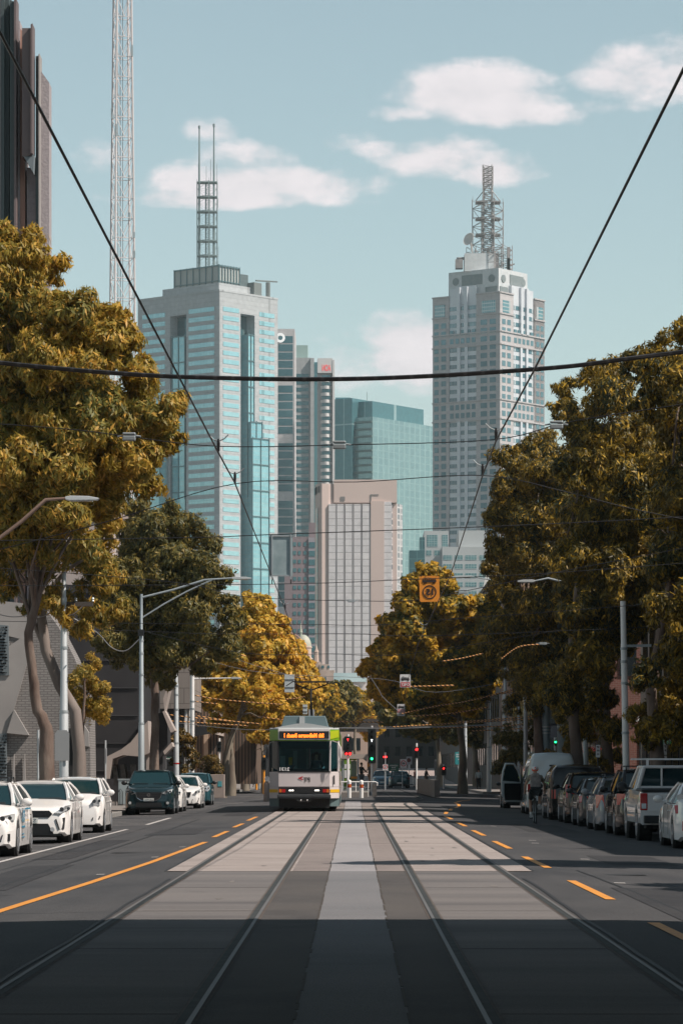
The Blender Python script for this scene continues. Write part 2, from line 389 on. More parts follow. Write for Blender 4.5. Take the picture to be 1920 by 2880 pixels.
for y, x in ((77, 4.0), (74, 3.9), (61, 4.1), (48, 3.7), (96, 3.9)): stripe('reflector', [(x, y), (x+.16, y)], .25, M_wl)
for y in (66.5, 79, 92.5, 99): stripe('bay_line', [(6.45, y), (6.9, y)], .12, M_wl)
for x, y in ((-3.45, 62), (-3.35, 70), (-3.7, 52)): stripe('reflector', [(x-.25, y), (x-.12, y)], .22, M_wl)
for y in (170, 206): stripe('stop_line', [(-8, y), (-3.2, y)], .35, M_wl)
stripe('stop_line', [(3.4, 168), (8.4, 168)], .35, M_wl)
# repair patches, covers and oil stains
M_patch = rough_mat('fresh_asphalt', (.034, .034, .038), (.028, .028, .032), (.044, .043, .046), 2.0, .3, spk=45); M_oil = mat('oil_stain', (.13, .115, .11), .8, col2=(.18, .16, .15), scale=4)
for x0, x1, y0, y1 in ((-5.6, -4.7, 46, 58), (-5.2, -3.9, 84, 92), (4.4, 5.6, 58, 64), (3.5, 4.3, 36, 46), (4.6, 6.0, 88, 101), (-4.6, -3.6, 118, 131), (-5.9, -5.2, 62, 79)):
    b = MB(); b.face([(x, y, gz(x)+.001) for x, y in ((x0, y0), (x1, y0+rnd.uniform(-.3, .3)), (x1+rnd.uniform(-.1, .1), y1), (x0, y1))]); struct(b.build('asphalt_patch', M_patch))
for x, y in ((-4.4, 66), (4.9, 70), (-4.9, 43), (4.2, 52)):
    b = MB(); b.lathe([(0, gz(x)+.006), (.30, gz(x)+.006), (.33, gz(x)+.002)], (x, y, 0), (0, 0, 1), 20); struct(b.build('manhole_cover', mat('cast_iron', (.045, .042, .042), .6, .4, col2=(.03, .028, .028), scale=12)))
for q in range(16):
    x = rnd.choice((-1.79, 1.6))+rnd.uniform(-.45, .45); y = rnd.uniform(36, 120); a = rnd.uniform(.015, .05); l = rnd.uniform(.1, .5); b = MB()
    b.face([(x+a*math.cos(w)*(1+.3*math.sin(3*w+q)), y+l*math.sin(w), .0072) for w in [i*math.pi/7 for i in range(14)]]); struct(b.build('stain', M_oil))
# tyre-dark seams and cracks in the asphalt
b = MB()
def crack(x, y, dx, dy, n, w=.02):
    for _ in range(n):
        nx, ny = x+dx+rnd.uniform(-.012, .012), y+dy*rnd.uniform(.6, 1.3)
        b.face([(x-w, y, gz(x)+.002), (x+w, y, gz(x)+.002), (nx+w, ny, gz(nx)+.002), (nx-w, ny, gz(nx)+.002)]); x, y = nx, ny
crack(3.85, 30, -.012, 1.0, 26); crack(-4.9, 30, -.004, 2.2, 40, .03); crack(-2.66, 20, 0, 1, 32, .02); crack(2.46, 20, 0, 1, 32, .025); crack(-2.93, 53, 0, 1.4, 60, .03); crack(2.81, 53, 0, 1.4, 60, .03)
struct(b.build('road_crack', mat('bitumen', (.014, .014, .016), .7)))

# ---------------------------------------------------------------- windows on buildings
class Face_:      # a wall plane: o bottom corner, u along the wall, n outward
    def __init__(s, o, u, n): s.o, s.u, s.n = Vector(o), Vector(u).normalized(), Vector(n).normalized()
    def box(s, b, u0, u1, z0, z1, d0, d1, mi=0):
        b.obox(s.o+s.u*u0+s.n*d0+Vector((0, 0, z0-s.o.z)), s.u*(u1-u0), s.n*(d1-d0), Vector((0, 0, z1-z0)), mi)
def add_windows(root, rects, m, name='window', proud=.12, cap=100, off=(0, 0, 0)):
    # rects: (face, u0, u1, z0, z1); the largest 'cap' become parts, the rest one stuff part
    rects = sorted(rects, key=lambda r: -(r[2]-r[1])*(r[4]-r[3]))
    rest = MB()
    for i, (f, u0, u1, z0, z1) in enumerate(rects):
        b = MB() if i < cap else rest
        f.box(b, u0, u1, z0, z1, -.3, proud)
        if i < cap: b.build(name, m, root, off)
    if rest.v: rest.build(name, m, root, off)['kind'] = 'stuff'
def corner_tower(px, Y, lpx, rpx, a_deg, ztop_py):
    a = R(a_deg); Xc = PX(px, Y); ml, mr = lpx-VX, rpx-VX
    wl = (F*Xc-ml*Y)/(F*math.cos(a)+ml*math.sin(a)); bb = R(90)-a
    wr = (mr*Y-F*Xc)/(F*math.cos(bb)-mr*math.sin(bb))
    ld = Vector((-math.cos(a), math.sin(a), 0)); rd = Vector((math.cos(bb), math.sin(bb), 0))
    o = Vector((Xc, Y, -.3)); L = Face_(o, ld, (-math.sin(a), -math.cos(a), 0)); Rr = Face_(o, rd, (math.sin(bb), -math.cos(bb), 0))
    return o, L, Rr, wl, wr, PZ(ztop_py, Y)
def block(b, o, L, Rr, l0, l1, r0, r1, z0, z1, mi=0):
    b.obox(Vector((o.x, o.y, 0))+L.u*l0+Rr.u*r0+Vector((0, 0, z0)), L.u*(l1-l0), Rr.u*(r1-r0), Vector((0, 0, z1-z0)), mi)
def lattice(b, o, w, h, n, r, taper=1.0, legs=4, rot=0.0, zz=None, diag=True, cross=True):
    lv = []
    for i in range(n+1):
        t = i/n; ww = w*(1+(taper-1)*t)/math.sqrt(2)
        lv.append([Vector((o[0]+ww*math.cos(rot+2*math.pi*k/legs), o[1]+ww*math.sin(rot+2*math.pi*k/legs), o[2]+h*t)) for k in range(legs)])
    for k in range(legs):
        b.path([l[k] for l in lv], r, 5)
        for i in range(n):
            k2 = (k+1) % legs
            if cross: b.tube(lv[i][k], lv[i][k2], r*.6, n=4)
            if diag:
                if (i+k) % 2: b.tube(lv[i][k], lv[i+1][k2], r*.6, n=4)
                else: b.tube(lv[i][k2], lv[i+1][k], r*.6, n=4)
    return lv
def stonemat(name, c1, c2, mortar, bw=3.2, bh=1.9, ms=.06): return brickmat(name, c1, c2, mortar, bw, bh, ms, .75, 'diag', off=0.0)
# ---------------- left skyscraper
M_st1 = stonemat('tower_granite', (.43, .455, .475), (.39, .415, .435), (.29, .31, .325))
M_ledge = mat('tower_dark_metal', (.10, .17, .19), .4, .3)
M_tg1 = mat('tower_pale_glass', (.16, .36, .40), .10, .30, col2=(.11, .30, .35), scale=.05, spec=.9)
M_tg2 = mat('tower_deep_glass', (.03, .11, .14), .08, .35, col2=(.02, .07, .10), scale=.1, spec=.9)
def bandglass(name, c1, c2, mull, bw, bh, ms, rough=.1):
    m = brickmat(name, c1, c2, mull, bw, bh, ms, rough, 'diag', off=0.0); m.node_tree.nodes['Principled BSDF'].inputs['Metallic'].default_value = .3; return m
M_cw = bandglass('curtain_wall_cyan', (.30, .55, .60), (.22, .46, .53), (.36, .48, .50), 1.9, 1.9, .09)
o, L, Rr, wl, wr, zt = corner_tower(617, 1480, 388, 781, 41, 815)
lt = thing('skyscraper', 'tall grey granite skyscraper with blue window bands and a twin-pole antenna frame, left of centre', 'skyscraper', o)
b = MB(); ln = (.40, .60); rn = (.36, .60)   # notch limits as fractions of each face
def lbox(l0, l1, r0, r1, z0, z1, mi=0): block(b, o, L, Rr, l0, l1, r0, r1, z0, z1, mi)
zn = PZ(873, 1480)
nd = 5.0
lbox(nd, wl, nd, wr, -.3, zt-.5)                       # core
lbox(0, wl*ln[0], 0, nd, -.3, zt-.5); lbox(0, nd, nd, wr*rn[0], -.3, zt-.5)
lbox(wl*ln[1], wl, 0, nd, -.3, zt-.5); lbox(0, nd, wr*rn[1], wr, -.3, zt-.5)
lbox(wl*ln[0], wl*ln[1], 0, nd, zn, zt-.5); lbox(0, nd, wr*rn[0], wr*rn[1], zn, zt-.5)
lbox(3, wl*.75, 3, wr*.80, zt-.5, zt+3.8)
b.build('wall', M_st1, lt, o)
b = MB(); lbox(-.15, wl+.15, -.15, wr+.15, zt-.5, zt+.3); b.build('parapet', M_st1, lt, o)
rects = []; fl = 3.82; z = zn-3.9; k = 0
while z > 60:
    rects += [(L, wl*.06, wl*.37, z, z+1.95), (L, wl*.66, wl*.94, z, z+1.95)]
    rects += [(Rr, wr*.06, wr*.33, z, z+1.95), (Rr, wr*.68, wr*.94, z, z+1.95)]
    z -= fl; k += 1
rects += [(L, wl*.06, wl*.37, zn, zn+1.95), (L, wl*.66, wl*.94, zn, zn+1.95), (Rr, wr*.06, wr*.33, zn, zn+1.95), (Rr, wr*.68, wr*.94, zn, zn+1.95)]
M_band = bandglass('window_band_glass', (.38, .62, .67), (.30, .55, .61), (.22, .40, .44), 2.6, 40, .10)
add_windows(lt, rects, M_band, off=o)
# recessed glass inside the notches and stepped glazed bays
b = MB()
L2 = Face_(o+Rr.u*0-L.n*0, L.u, L.n)
L2.box(b, wl*ln[0]+.1, wl*ln[1]-.1, 40, zn-.1, -nd-.05, -nd+.25)
Rr.box(b, wr*rn[0]+.1, wr*rn[1]-.1, 40, zn-.1, -nd-.05, -nd+.25)
b.build('recess_glass', bandglass('recess_glass', (.035, .12, .15), (.02, .085, .11), (.10, .16, .17), 2.2, 3.8, .16), lt, o)
bays = [(L, wl*.43, wl*.58, PZ(933, 1480), -4.6, -.6), (Rr, wr*.47, wr*.57, PZ(930, 1480), -4.6, .5), (Rr, wr*.47, wr*.66, PZ(1178, 1480), .6, 2.2), (Rr, wr*.46, wr*.74, PZ(1225, 1480), 2.3, 3.6)]
for f, u0, u1, zt2, d0, d1 in bays:
    b = MB(); f.box(b, u0, u1, 40, zt2, d0, d1); g = b.build('glazed_bay', M_cw, lt, o)
    b = MB()
    zz = zt2-.3
    while zz > zt2-70: f.box(b, u0-.3, u1+.3, zz, zz+.5, d1, d1+.35); zz -= 11.5
    for uu in (u0-.3, (u0+u1)/2-.15, u1): f.box(b, uu, uu+.35, zt2-72, zt2+.6, d1, d1+.32)
    b.build('bay_frame', M_ledge, lt, o)
b = MB(); L.box(b, wl*.62, wl*1.02, 20, PZ(1275, 1480), .3, 6); b.build('glazed_wing', M_cw, lt, o)
# plant room, masts
b = MB(); block(b, o, L, Rr, 4, wl*.62, 4, wr*.45, zt+3.8, zt+11.5)
pr_ = b.build('plant_room', mat('plant_panels', (.40, .43, .42), .6, col2=(.34, .37, .37), scale=.2), lt, o)
b = MB()
for f, w_ in ((L, wl*.62), (Rr, wr*.45)):
    for q in range(8): f.box(b, 4+(w_-4)*q/7-.2, 4+(w_-4)*q/7+.2, zt+3.9, zt+12, -3.9, -3.55)
    f.box(b, 4, w_, zt+11.2, zt+11.8, -3.9, -3.45); f.box(b, 4, w_, zt+4.6, zt+4.9, -3.9, -3.45)
b.build('cladding_frame', M_ledge, lt, o)
b = MB(); block(b, o, L, Rr, 5, wl*.4, wr*.45, wr*.63, zt+3.8, zt+9.5); b.build('cooling_unit', mat('louvre', (.11, .15, .16), .6, col2=(.07, .10, .11), scale=1.2), lt, o)
b = MB(); q0 = o+Rr.u*wr*.52+L.u*2; q0.z = zt+7; b.tube(q0+Rr.u*6, q0+Rr.u*20+Vector((0, 0, 1.0)), .35, n=5); b.tube(q0+Rr.u*14-Vector((0, 0, 7)), q0+Rr.u*14, 1.0, n=6)
block(b, o, L, Rr, 1, 7, wr*.62, wr*.75, zt-.4, zt+6); b.build('roof_crane', mat('crane_grey', (.16, .18, .18), .6), lt, o)
Ym = 1500; mc = Vector((PX(583, Ym), Ym, 0)); zb = zt+11.5; ztop = PZ(512, Ym)
M_mast = mat('mast_steel', (.20, .26, .27), .55, .2)
b = MB(); ex = (PX(611, Ym)-PX(555, Ym))/2*.98; lattice(b, (mc.x, mc.y, zb), ex*1.05*math.sqrt(2), ztop-zb, 6, .20, 1.0, 4, rot=R(12), diag=False)
lattice(b, (mc.x, mc.y, zb), ex*1.0*math.sqrt(2), ztop-zb, 12, .07, 1.0, 4, rot=R(12))
lattice(b, (mc.x, mc.y, zb), ex*.35, ztop-zb, 24, .12, 1.0, 3)
for i in range(1, 7):
    zz = zb+(ztop-zb)*i/6; b.box(mc.x-ex, mc.x+ex, mc.y-ex*.6, mc.y+ex*.6, zz-.55, zz-.1); lattice(b, (mc.x, mc.y, zz), ex*1.5, 1.2, 1, .07, 1.0, 4, rot=R(12), diag=False)
for q in range(14):
    a = rnd.uniform(0, 6.28); zz = rnd.uniform(zb, ztop-5); x, y = mc.x+ex*1.15*math.cos(a), mc.y+ex*1.15*math.sin(a)
    b.tube((x, y, zz), (x, y, zz+rnd.uniform(3, 7)), .09, n=4); b.tube((x, y, zz+2), (mc.x+ex*math.cos(a), mc.y+ex*math.sin(a), zz+2), .06, n=4)
for q, (dx, hh) in enumerate(((-.9, 8), (-.1, 7), (.35, 10), (1.0, 8))): b.tube((mc.x+ex*dx, mc.y, ztop), (mc.x+ex*dx, mc.y, ztop+hh), .09, n=4)
b.build('mast_frame', M_mast, lt, o)
for px, py in ((561, 354), (602, 349)):
    b = MB(); x = PX(px, Ym); zz = PZ(py, Ym); b.path([(x, mc.y-1, zb), (x, mc.y-1, zb+(ztop-zb)*.5), (x, mc.y-1, zb+(ztop-zb)*.51), (x, mc.y-1, ztop+2), (x, mc.y-1, zz-5), (x, mc.y-1, zz)], [.55, .55, .42, .42, .30, .30], 6)
    b.lathe([(.0, 0), (.5, 0), (.5, 1.2), (0, 1.2)], (x, mc.y-1, zz-1.4), (0, 0, 1), 8); b.build('antenna_pole', M_mast, lt, o)
# ---------------- right skyscraper
M_st2 = stonemat('tower_pink_granite', (.47, .45, .46), (.43, .41, .42), (.33, .32, .32), 3.3, 1.92, .05)
M_pale = stonemat('tower_pale_metal', (.56, .58, .60), (.52, .55, .57), (.50, .55, .58), 2.0, 3.84, .08)
M_wbay = mat('tower_white_bay', (.62, .65, .69), .4, .1, col2=(.54, .57, .62), scale=.1)
o2, L, Rr, wl, wr, zt = corner_tower(1405, 1560, 1216, 1530, 36, 822)
rt = thing('skyscraper', 'pale granite skyscraper with white central bays, stepped crown and lattice spire, on the right', 'skyscraper', o2)
fl = 3.86; b = MB()
bl, br_ = (.35, .755), (.30, .765)
ztop_bay = zt-21*1.0; rec = .9
def zpy(y): return PZ(820+(y-930)/2.45, 1560)
def z6(y): return PZ(440+y/2.45, 1560)
lbox = lambda l0, l1, r0, r1, z0, z1: block(b, o2, L, Rr, l0, l1, r0, r1, z0, z1)
zone_top = z6(930)
lbox(rec, wl, rec, wr, -.3, z6(935))
for l0, l1 in ((0, wl*bl[0]), (wl*bl[1], wl)): block(b, o2, L, Rr, l0, l1, 0, rec, -.3, z6(930))
for r0, r1 in ((0, wr*br_[0]), (wr*br_[1], wr)):
    block(b, o2, L, Rr, (rec if r0 == 0 else 0), (rec+.01 if r0 == 0 else rec), r0, r1, -.3, z6(930))
    block(b, o2, L, Rr, 0, rec, r0 if r0 else rec, r1, -.3, z6(930))
zb_list = [(z6(1282), z6(1197)), (z6(1800), z6(1672))]
for z0, z1 in zb_list:
    block(b, o2, L, Rr, wl*bl[0], wl*bl[1], 0, rec, z0, z1); block(b, o2, L, Rr, 0, rec, wr*br_[0], wr*br_[1], z0, z1)
b.build('wall', M_st2, rt, o2)
for f, w_, bb_ in ((L, wl, bl), (Rr, wr, br_)):
    for z0 in (z6(930), z6(1075), z6(1197), z6(1285), z6(1668), z6(1800)):
        for u0, u1 in (((-.2 if f is L else .26, w_+.2),) if z0 < z6(1100) else ((-.2 if f is L else .26, w_*bb_[0]), (w_*bb_[1], w_+.2))):
            b = MB(); f.box(b, u0, u1, z0-.45, z0+.15, 0, .45); b.build('cornice', M_st2, rt, o2)
for f, w_, bb_ in ((L, wl, bl), (Rr, wr, br_)):
    b = MB()
    u0, u1 = w_*bb_[0]+.15, w_*bb_[1]-.15
    for z0, z1 in ((z6(1197), z6(880)), (z6(1668), z6(1285)), (30, z6(1803))):
        f.box(b, u0, u1, z0, z1, -rec-.2, -.45)
    for q in (.36, .64): 
        uu = u0+(u1-u0)*q; f.box(b, uu-.8, uu+.8, 30, z6(1803), -.5, .35); f.box(b, uu-.8, uu+.8, z6(1668), z6(1285), -.5, .35); f.box(b, uu-.9, uu+.9, z6(1197), z6(875), -.5, .7)
    b.build('white_bay', M_wbay, rt, o2)
big = []; wins = []; bay = []
for f, w_, bb_ in ((L, wl, bl), (Rr, wr, br_)):
    cols = [(.06, .15), (.19, .285)] if f is L else [(.045, .12), (.16, .235)]
    cols2 = [(1-b_-.0, 1-a_) for a_, b_ in cols] if f is L else [(.81, .88), (.91, .975)]
    if f is L: cols2 = [(.80, .87), (.91, .975)]
    big += [(f, w_*.06, w_*(.27 if f is L else .225), z6(1068), z6(985)), (f, w_*.815, w_*.965, z6(1068), z6(985))]
    z = z6(1150); n = 0
    while z > 70:
        for a_, b_ in cols+cols2: wins.append((f, w_*a_, w_*b_, z, z+2.4))
        if z6(1282) < z < z6(1200) or z6(1800) < z+1 < z6(1680):
            for q in range(5):
                u0 = w_*(bb_[0]+.012+(bb_[1]-bb_[0])*q/5); wins.append((f, u0, u0+w_*(bb_[1]-bb_[0])*.13, z, z+2.4))
        else:
            g = w_*(bb_[1]-bb_[0]); u_ = w_*bb_[0]
            for a_, b_ in ((.01, .325), (.40, .60), (.675, .99)): bay.append((Face_(f.o-f.n*.45, f.u, f.n), u_+g*a_, u_+g*b_, z, z+1.9))
        z -= fl
    z = z6(1150)+fl
    while z < z6(1000):
        g = w_*(bb_[1]-bb_[0]); u_ = w_*bb_[0]
        for a_, b_ in ((.01, .325), (.40, .60), (.675, .99)): bay.append((Face_(f.o-f.n*.45, f.u, f.n), u_+g*a_, u_+g*b_, z, z+1.9))
        z += fl
M_w2 = bandglass('tower_window_blue', (.13, .24, .28), (.09, .19, .23), (.5, .52, .53), 60, 60, .001)
add_windows(rt, wins, M_w2, off=o2, proud=.1)
add_windows(rt, bay, bandglass('bay_window_glass', (.10, .21, .25), (.07, .16, .20), (.55, .58, .60), 1.1, 3.84, .14), 'bay_window', off=o2, proud=.15)
add_windows(rt, big, bandglass('lattice_window', (.14, .30, .34), (.10, .24, .28), (.5, .52, .52), 1.7, 1.7, .22), 'lattice_window', off=o2)
# crown
b = MB(); block(b, o2, L, Rr, 2.2, wl*.80, 2.2, wr*.70, z6(935), z6(760)); b.build('crown', M_pale, rt, o2)
b = MB()
Lc = Face_(o2-L.n*2.2, L.u, L.n); Rc = Face_(o2-Rr.n*2.2, Rr.u, Rr.n)
for f, w_ in ((Lc, wl), (Rc, wr)):
    f.box(b, w_*.30, w_*.60, z6(860), z6(790), 0, .3)
    f.box(b, w_*.08, w_*.25, z6(930), z6(885), 0, .3); f.box(b, w_*.66, w_*.76, z6(935), z6(900), 0, .3)
b.build('louvre', mat('crown_louvre', (.16, .20, .21), .6, col2=(.22, .25, .26), scale=.8), rt, o2)
for f, w_, cs in ((Lc, wl, (.16, .69)), (Rc, wr, (.16, .60))):
    for c_ in cs:
        b = MB(); p = f.o+f.u*w_*c_; p.z = z6(828); b.lathe([(0, 0), (1.75, 0), (1.75, .35), (0, .35)], p, f.n, 20); b.build('round_vent', mat('crown_louvre', (0, 0, 0)), rt, o2)
for f_, u0, u1 in ((Lc, wl*.38, wl*.66), (Rc, wr*.28, wr*.66)): b = MB(); f_.box(b, u0, u1, z6(940), z6(868), 0, 1.6); b.build('gable', M_wbay, rt, o2)
# spire
Ys = 1578; sp = Vector((PX(1371, Ys), Ys, 0)); zb = z6(765); z7 = lambda y: PZ(440+y/2.45, Ys)
M_sp = mat('spire_steel', (.33, .30, .30), .55, .1, col2=(.22, .21, .21), scale=.4)
b = MB(); hw = PX(1406, Ys)-PX(1372, Ys)
b.box(sp.x-hw*.9-6, sp.x+3, sp.y-6, sp.y+8, zb, z7(680)); b.build('plant_room', M_pale, rt, o2)
b = MB(); lattice(b, (sp.x, sp.y, zb), hw*1.95, z7(305)-zb, 8, .22, 1.0, 4, rot=R(20)); b.build('spire_cage', M_sp, rt, o2)
b = MB(); lattice(b, (sp.x, sp.y, zb), 5.2, z7(200)-zb, 22, .26, .75, 4, rot=R(35)); lattice(b, (sp.x, sp.y, z7(200)), 4.2, z7(62)-z7(200), 9, .22, 1, 4, rot=R(35)); b.build('spire_mast', M_sp, rt, o2)
b = MB()
for y in (315, 430, 540):
    for s in (-1, 1):
        b.box(sp.x+s*hw*.25, sp.x+s*hw*1.02, sp.y-4, sp.y+4, z7(y+8), z7(y)); b.tube((sp.x+s*hw, sp.y, z7(y)), (sp.x+s*hw*.2, sp.y, z7(y+22)), .25, n=4)
    lattice(b, (sp.x, sp.y, z7(y)), hw*1.9, 2.2, 1, .1, 1, 4, rot=R(20), diag=False)
for s in (-1, 1):
    b.tube((sp.x+s*hw, sp.y, z7(305)), (sp.x, sp.y, z7(200)), .2, n=4)
    for y in (620, 540, 430): b.tube((sp.x+s*hw*1.2, sp.y, z7(y)), (sp.x+s*hw*1.2, sp.y, z7(y-60)), .08, n=4)
for q in range(12):
    x = sp.x+rnd.uniform(-1.4, 2.1)*hw*.9; b.box(x-.7, x+.7, sp.y-2, sp.y+2, zb, z7(rnd.uniform(610, 740)))
lattice(b, (sp.x-hw*1.0, sp.y+2, zb), 6, z7(620)-zb, 5, .16); lattice(b, (sp.x+hw*1.15, sp.y+2, zb), 7, z7(610)-zb, 6, .18)
b.tube((sp.x-hw*2.6, sp.y-4, z7(715)), (sp.x-2, sp.y-4, z7(705)), .7, n=5); b.box(sp.x-hw*2.7, sp.x-hw*2.1, sp.y-6, sp.y, z7(780), z7(720)); b.tube((sp.x+hw*1.5, sp.y, z7(768)), (sp.x+hw*2.2, sp.y, z7(740)), .4, n=5)
b.build('spire_platform', M_sp, rt, o2)
b = MB(); dp = Vector((PX(1320, Ys), Ys-6, z7(590))); b.lathe([(0, 0), (1.4, .2), (2.4, .55), (3.1, 1.2), (3.0, 1.3), (2.2, .7), (0, .3)], dp, (-.55, -.6, .25), 20); b.tube(dp, dp+Vector((1.5, 4, -7)), .4, n=6); b.build('satellite_dish', mat('dish_white', (.60, .56, .54), .6), rt, o2, smooth=True)
# ---------------- other towers
def simple_tower(name, label, px, Y, lpx, rpx, ang, top, wallm, z0=-.3):
    o, L, Rr, wl, wr, zt = corner_tower(px, Y, lpx, rpx, ang, top); t = thing(name, label, 'building', o)
    b = MB(); block(b, o, L, Rr, 0, wl, 0, wr, z0, zt); b.build('wall', wallm, t, o); return t, o, L, Rr, wl, wr, zt
M_frame = stonemat('pinkish_frame', (.52, .50, .51), (.49, .47, .48), (.42, .40, .41), 4, 2, .03)
o = Vector((PX(800, 1618), 1618, -.3)); t = thing('office_tower', 'slim tower with stacked teal windows and a white ring logo, tucked behind the granite skyscraper', 'building', o)
# its visible side faces the camera
wt = 828-700
ffo = Vector((PX(778, 1625), 1618, -.3)); ff = Face_(ffo, (1, 0, 0), (0, -1, 0))
b = MB(); b.box(ffo.x, PX(829, 1622), 1618, 1660, -.3, PZ(928, 1622)); b.build('wall', M_frame, t, o)
rects = []; Wd = PX(824, 1622)-ffo.x; z = PZ(968, 1620); k = 0
while z > 60:
    rects.append((ff, 1.0, Wd, z+.35, z+3.65)) if k % 7 != 5 else None
    z -= 3.95; k += 1
add_windows(t, rects, mat('dark_teal_glass', (.05, .15, .18), .15, .2, col2=(.035, .11, .14), scale=.1, spec=.8), off=o)
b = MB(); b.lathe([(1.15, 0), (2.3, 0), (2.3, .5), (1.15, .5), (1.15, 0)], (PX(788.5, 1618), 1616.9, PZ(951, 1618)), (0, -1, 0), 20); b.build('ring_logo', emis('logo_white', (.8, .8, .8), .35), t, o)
# tower with red mirrored letters
M_conc = stonemat('office_concrete', (.40, .41, .42), (.37, .38, .39), (.30, .31, .32), 3, 3.5, .06)
Y = 1690; O = Vector((PX(828, Y), Y, -.3)); t = thing('office_tower', 'grey concrete office tower with curved window bands and a red mirrored sign at its top', 'building', O)
b = MB(); b.box(PX(828, Y), PX(873, Y), Y, Y+30, -.3, PZ(1006, Y)); b.box(PX(873, Y), PX(883, Y), Y-2, Y+30, -.3, PZ(1008, Y)); b.box(PX(892, Y), PX(940, Y), Y, Y+30, -.3, PZ(1012, Y)); b.build('wall', M_conc, t, O)
b = MB(); b.box(PX(833, Y), PX(865, Y), Y+4, Y+20, PZ(1006, Y), PZ(968, Y)); b.build('plant_room', mat('plant_green', (.30, .42, .40), .6), t, O)
b = MB(); b.box(PX(883, Y), PX(892, Y), Y+1, Y+20, -.3, PZ(1018, Y)); b.build('glass_slot', M_tg1, t, O)
ff = Face_((PX(828, Y), Y, 0), (1, 0, 0), (0, -1, 0)); rects = []; z = PZ(1062, Y)
while z > 90: rects.append((ff, .6, PX(868, Y)-ff.o.x, z, z+1.9)); z -= 3.45
fg = Face_((PX(903, Y), Y-1.8, 0), (1, 0, 0), (0, -1, 0)); z = PZ(1066, Y)
while z > 90: rects.append((fg, .4, PX(929, Y)-fg.o.x, z, z+1.7)); z -= 3.45
add_windows(t, rects, mat('dark_teal_glass', (0, 0, 0)), off=O)
z = PZ(1066, Y)
cx0, cx1 = PX(901, Y), PX(933, Y)
while z > 90:
    pts = [(cx0+(cx1-cx0)*q/8, Y-.2-2.4*math.sin(math.pi*q/8)) for q in range(9)]
    b = MB()
    for q in range(8):
        (xa, ya), (xb, yb) = pts[q], pts[q+1]; b.face([(xa, ya, z-1.7), (xb, yb, z-1.7), (xb, yb, z-.1), (xa, ya, z-.1)]); b.face([(xa, ya, z-1.7), (xa, Y, z-1.7), (xb, Y, z-1.7), (xb, yb, z-1.7)])
    b.build('curved_spandrel', mat('pale_spandrel', (.62, .61, .61), .6), t, O); z -= 3.45
b = MB(); b.box(PX(935, Y), PX(940, Y), Y-2.5, Y+3, -.3, PZ(1014, Y)); b.box(PX(893, Y), PX(935, Y), Y-2.3, Y, PZ(1050, Y), PZ(1009, Y)); b.build('sign_parapet', mat('pale_spandrel', (0, 0, 0)), t, O)
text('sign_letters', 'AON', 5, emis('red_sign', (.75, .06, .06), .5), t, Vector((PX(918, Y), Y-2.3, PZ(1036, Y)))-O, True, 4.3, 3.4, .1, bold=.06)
# teal glass block
M_tealw = bandglass('teal_curtain_wall', (.21, .345, .365), (.18, .305, .33), (.27, .40, .415), 1.5, 3.7, .18)
M_tealt = bandglass('teal_roof_screen', (.08, .20, .23), (.06, .17, .20), (.30, .42, .44), 10.5, 60, .35)
o, L, Rr, wl, wr, zt = corner_tower(1048, 1740, 996, 1225, 33, 1172)
t = thing('glass_office_block', 'wide teal glass office block left of the pale granite skyscraper', 'building', o)
b = MB(); block(b, o, L, Rr, 0, wl, 0, wr*1.25, -.3, zt); b.build('curtain_wall', M_tealw, t, o)
b = MB(); block(b, o, L, Rr, wl*.2, wl*2.1, 3, wr*.86, zt-5, zt+8.5); block(b, o, L, Rr, wl*.95, wl*2.3, -3, wr*.5, -.3, zt+10); b.build('roof_screen', M_tealt, t, o)
b = MB()
for k in range(40):
    z = zt-2-3.7*k; L.box(b, .3, wl*.98, z-1.0, z, -.05, .9)
b.build('balcony_slab', mat('balcony_dark', (.12, .19, .19), .5), t, o)
b = MB(); b.box(PX(943, 1760), PX(985, 1760), 1768, 1790, -.3, PZ(1118, 1768)); b.build('side_wing', bandglass('blue_curtain', (.07, .24, .30), (.10, .30, .36), (.16, .32, .36), 2.5, 3.7, .15), t, o)
b = MB(); b.tube((PX(1032, 1745), 1760, zt+8), (PX(1032, 1745), 1760, zt+15), .15, n=5); b.build('aerial', M_mast, t, o)
# pink hotel
M_pink = mat('pink_render', (.60, .475, .435), .8, col2=(.56, .445, .41), scale=.05)
M_pinkg = bandglass('hotel_mirror_glass', (.74, .68, .69), (.68, .63, .65), (.44, .40, .41), 40, 2.0, .13, .3)
Y = 1000; O = Vector((PX(905, Y), Y, -.3)); t = thing('hotel_building', 'pink rendered hotel tower with vertical mirrored window strips in the middle of the skyline', 'building', O)
def hx(x): return PX(760+x/2.24, Y)
def hz(y): return PZ(900+y/2.24, Y)
b = MB()
b.box(hx(368), hx(797), Y+1.2, Y+20, -.3, hz(1150)); b.box(hx(400), hx(797), Y+.2, Y+20, hz(1150), hz(1005)); b.build('wall', M_pink, t, O)
b = MB(); b.prism([(hx(278), 14), (hx(283), 5), (hx(300), 1.5), (hx(325), 0), (hx(368), .4), (hx(400), 1), (hx(400), 19)], (0, Y, -.3), (1, 0, 0), (0, 1, 0), (0, 0, hz(1030)+.3)); b.build('rounded_corner', M_pink, t, O)
b = MB(); b.box(hx(632), hx(716), Y-.3, Y+1.2, -.3, hz(1140)); b.build('pier', M_pink, t, O)
for k, (x0, x1) in enumerate(((368, 410), (420, 460), (472, 514), (526, 568), (580, 622))):
    b = MB(); b.box(hx(x0), hx(x1), Y-.25, Y+1.2, -.3, hz(1160)); b.build('window_strip', M_pinkg, t, O)
b = MB()
for x in (411, 461, 515, 569, 623): b.box(hx(x+1), hx(x+8), Y-.18, Y+1.2, -.3, hz(1162))
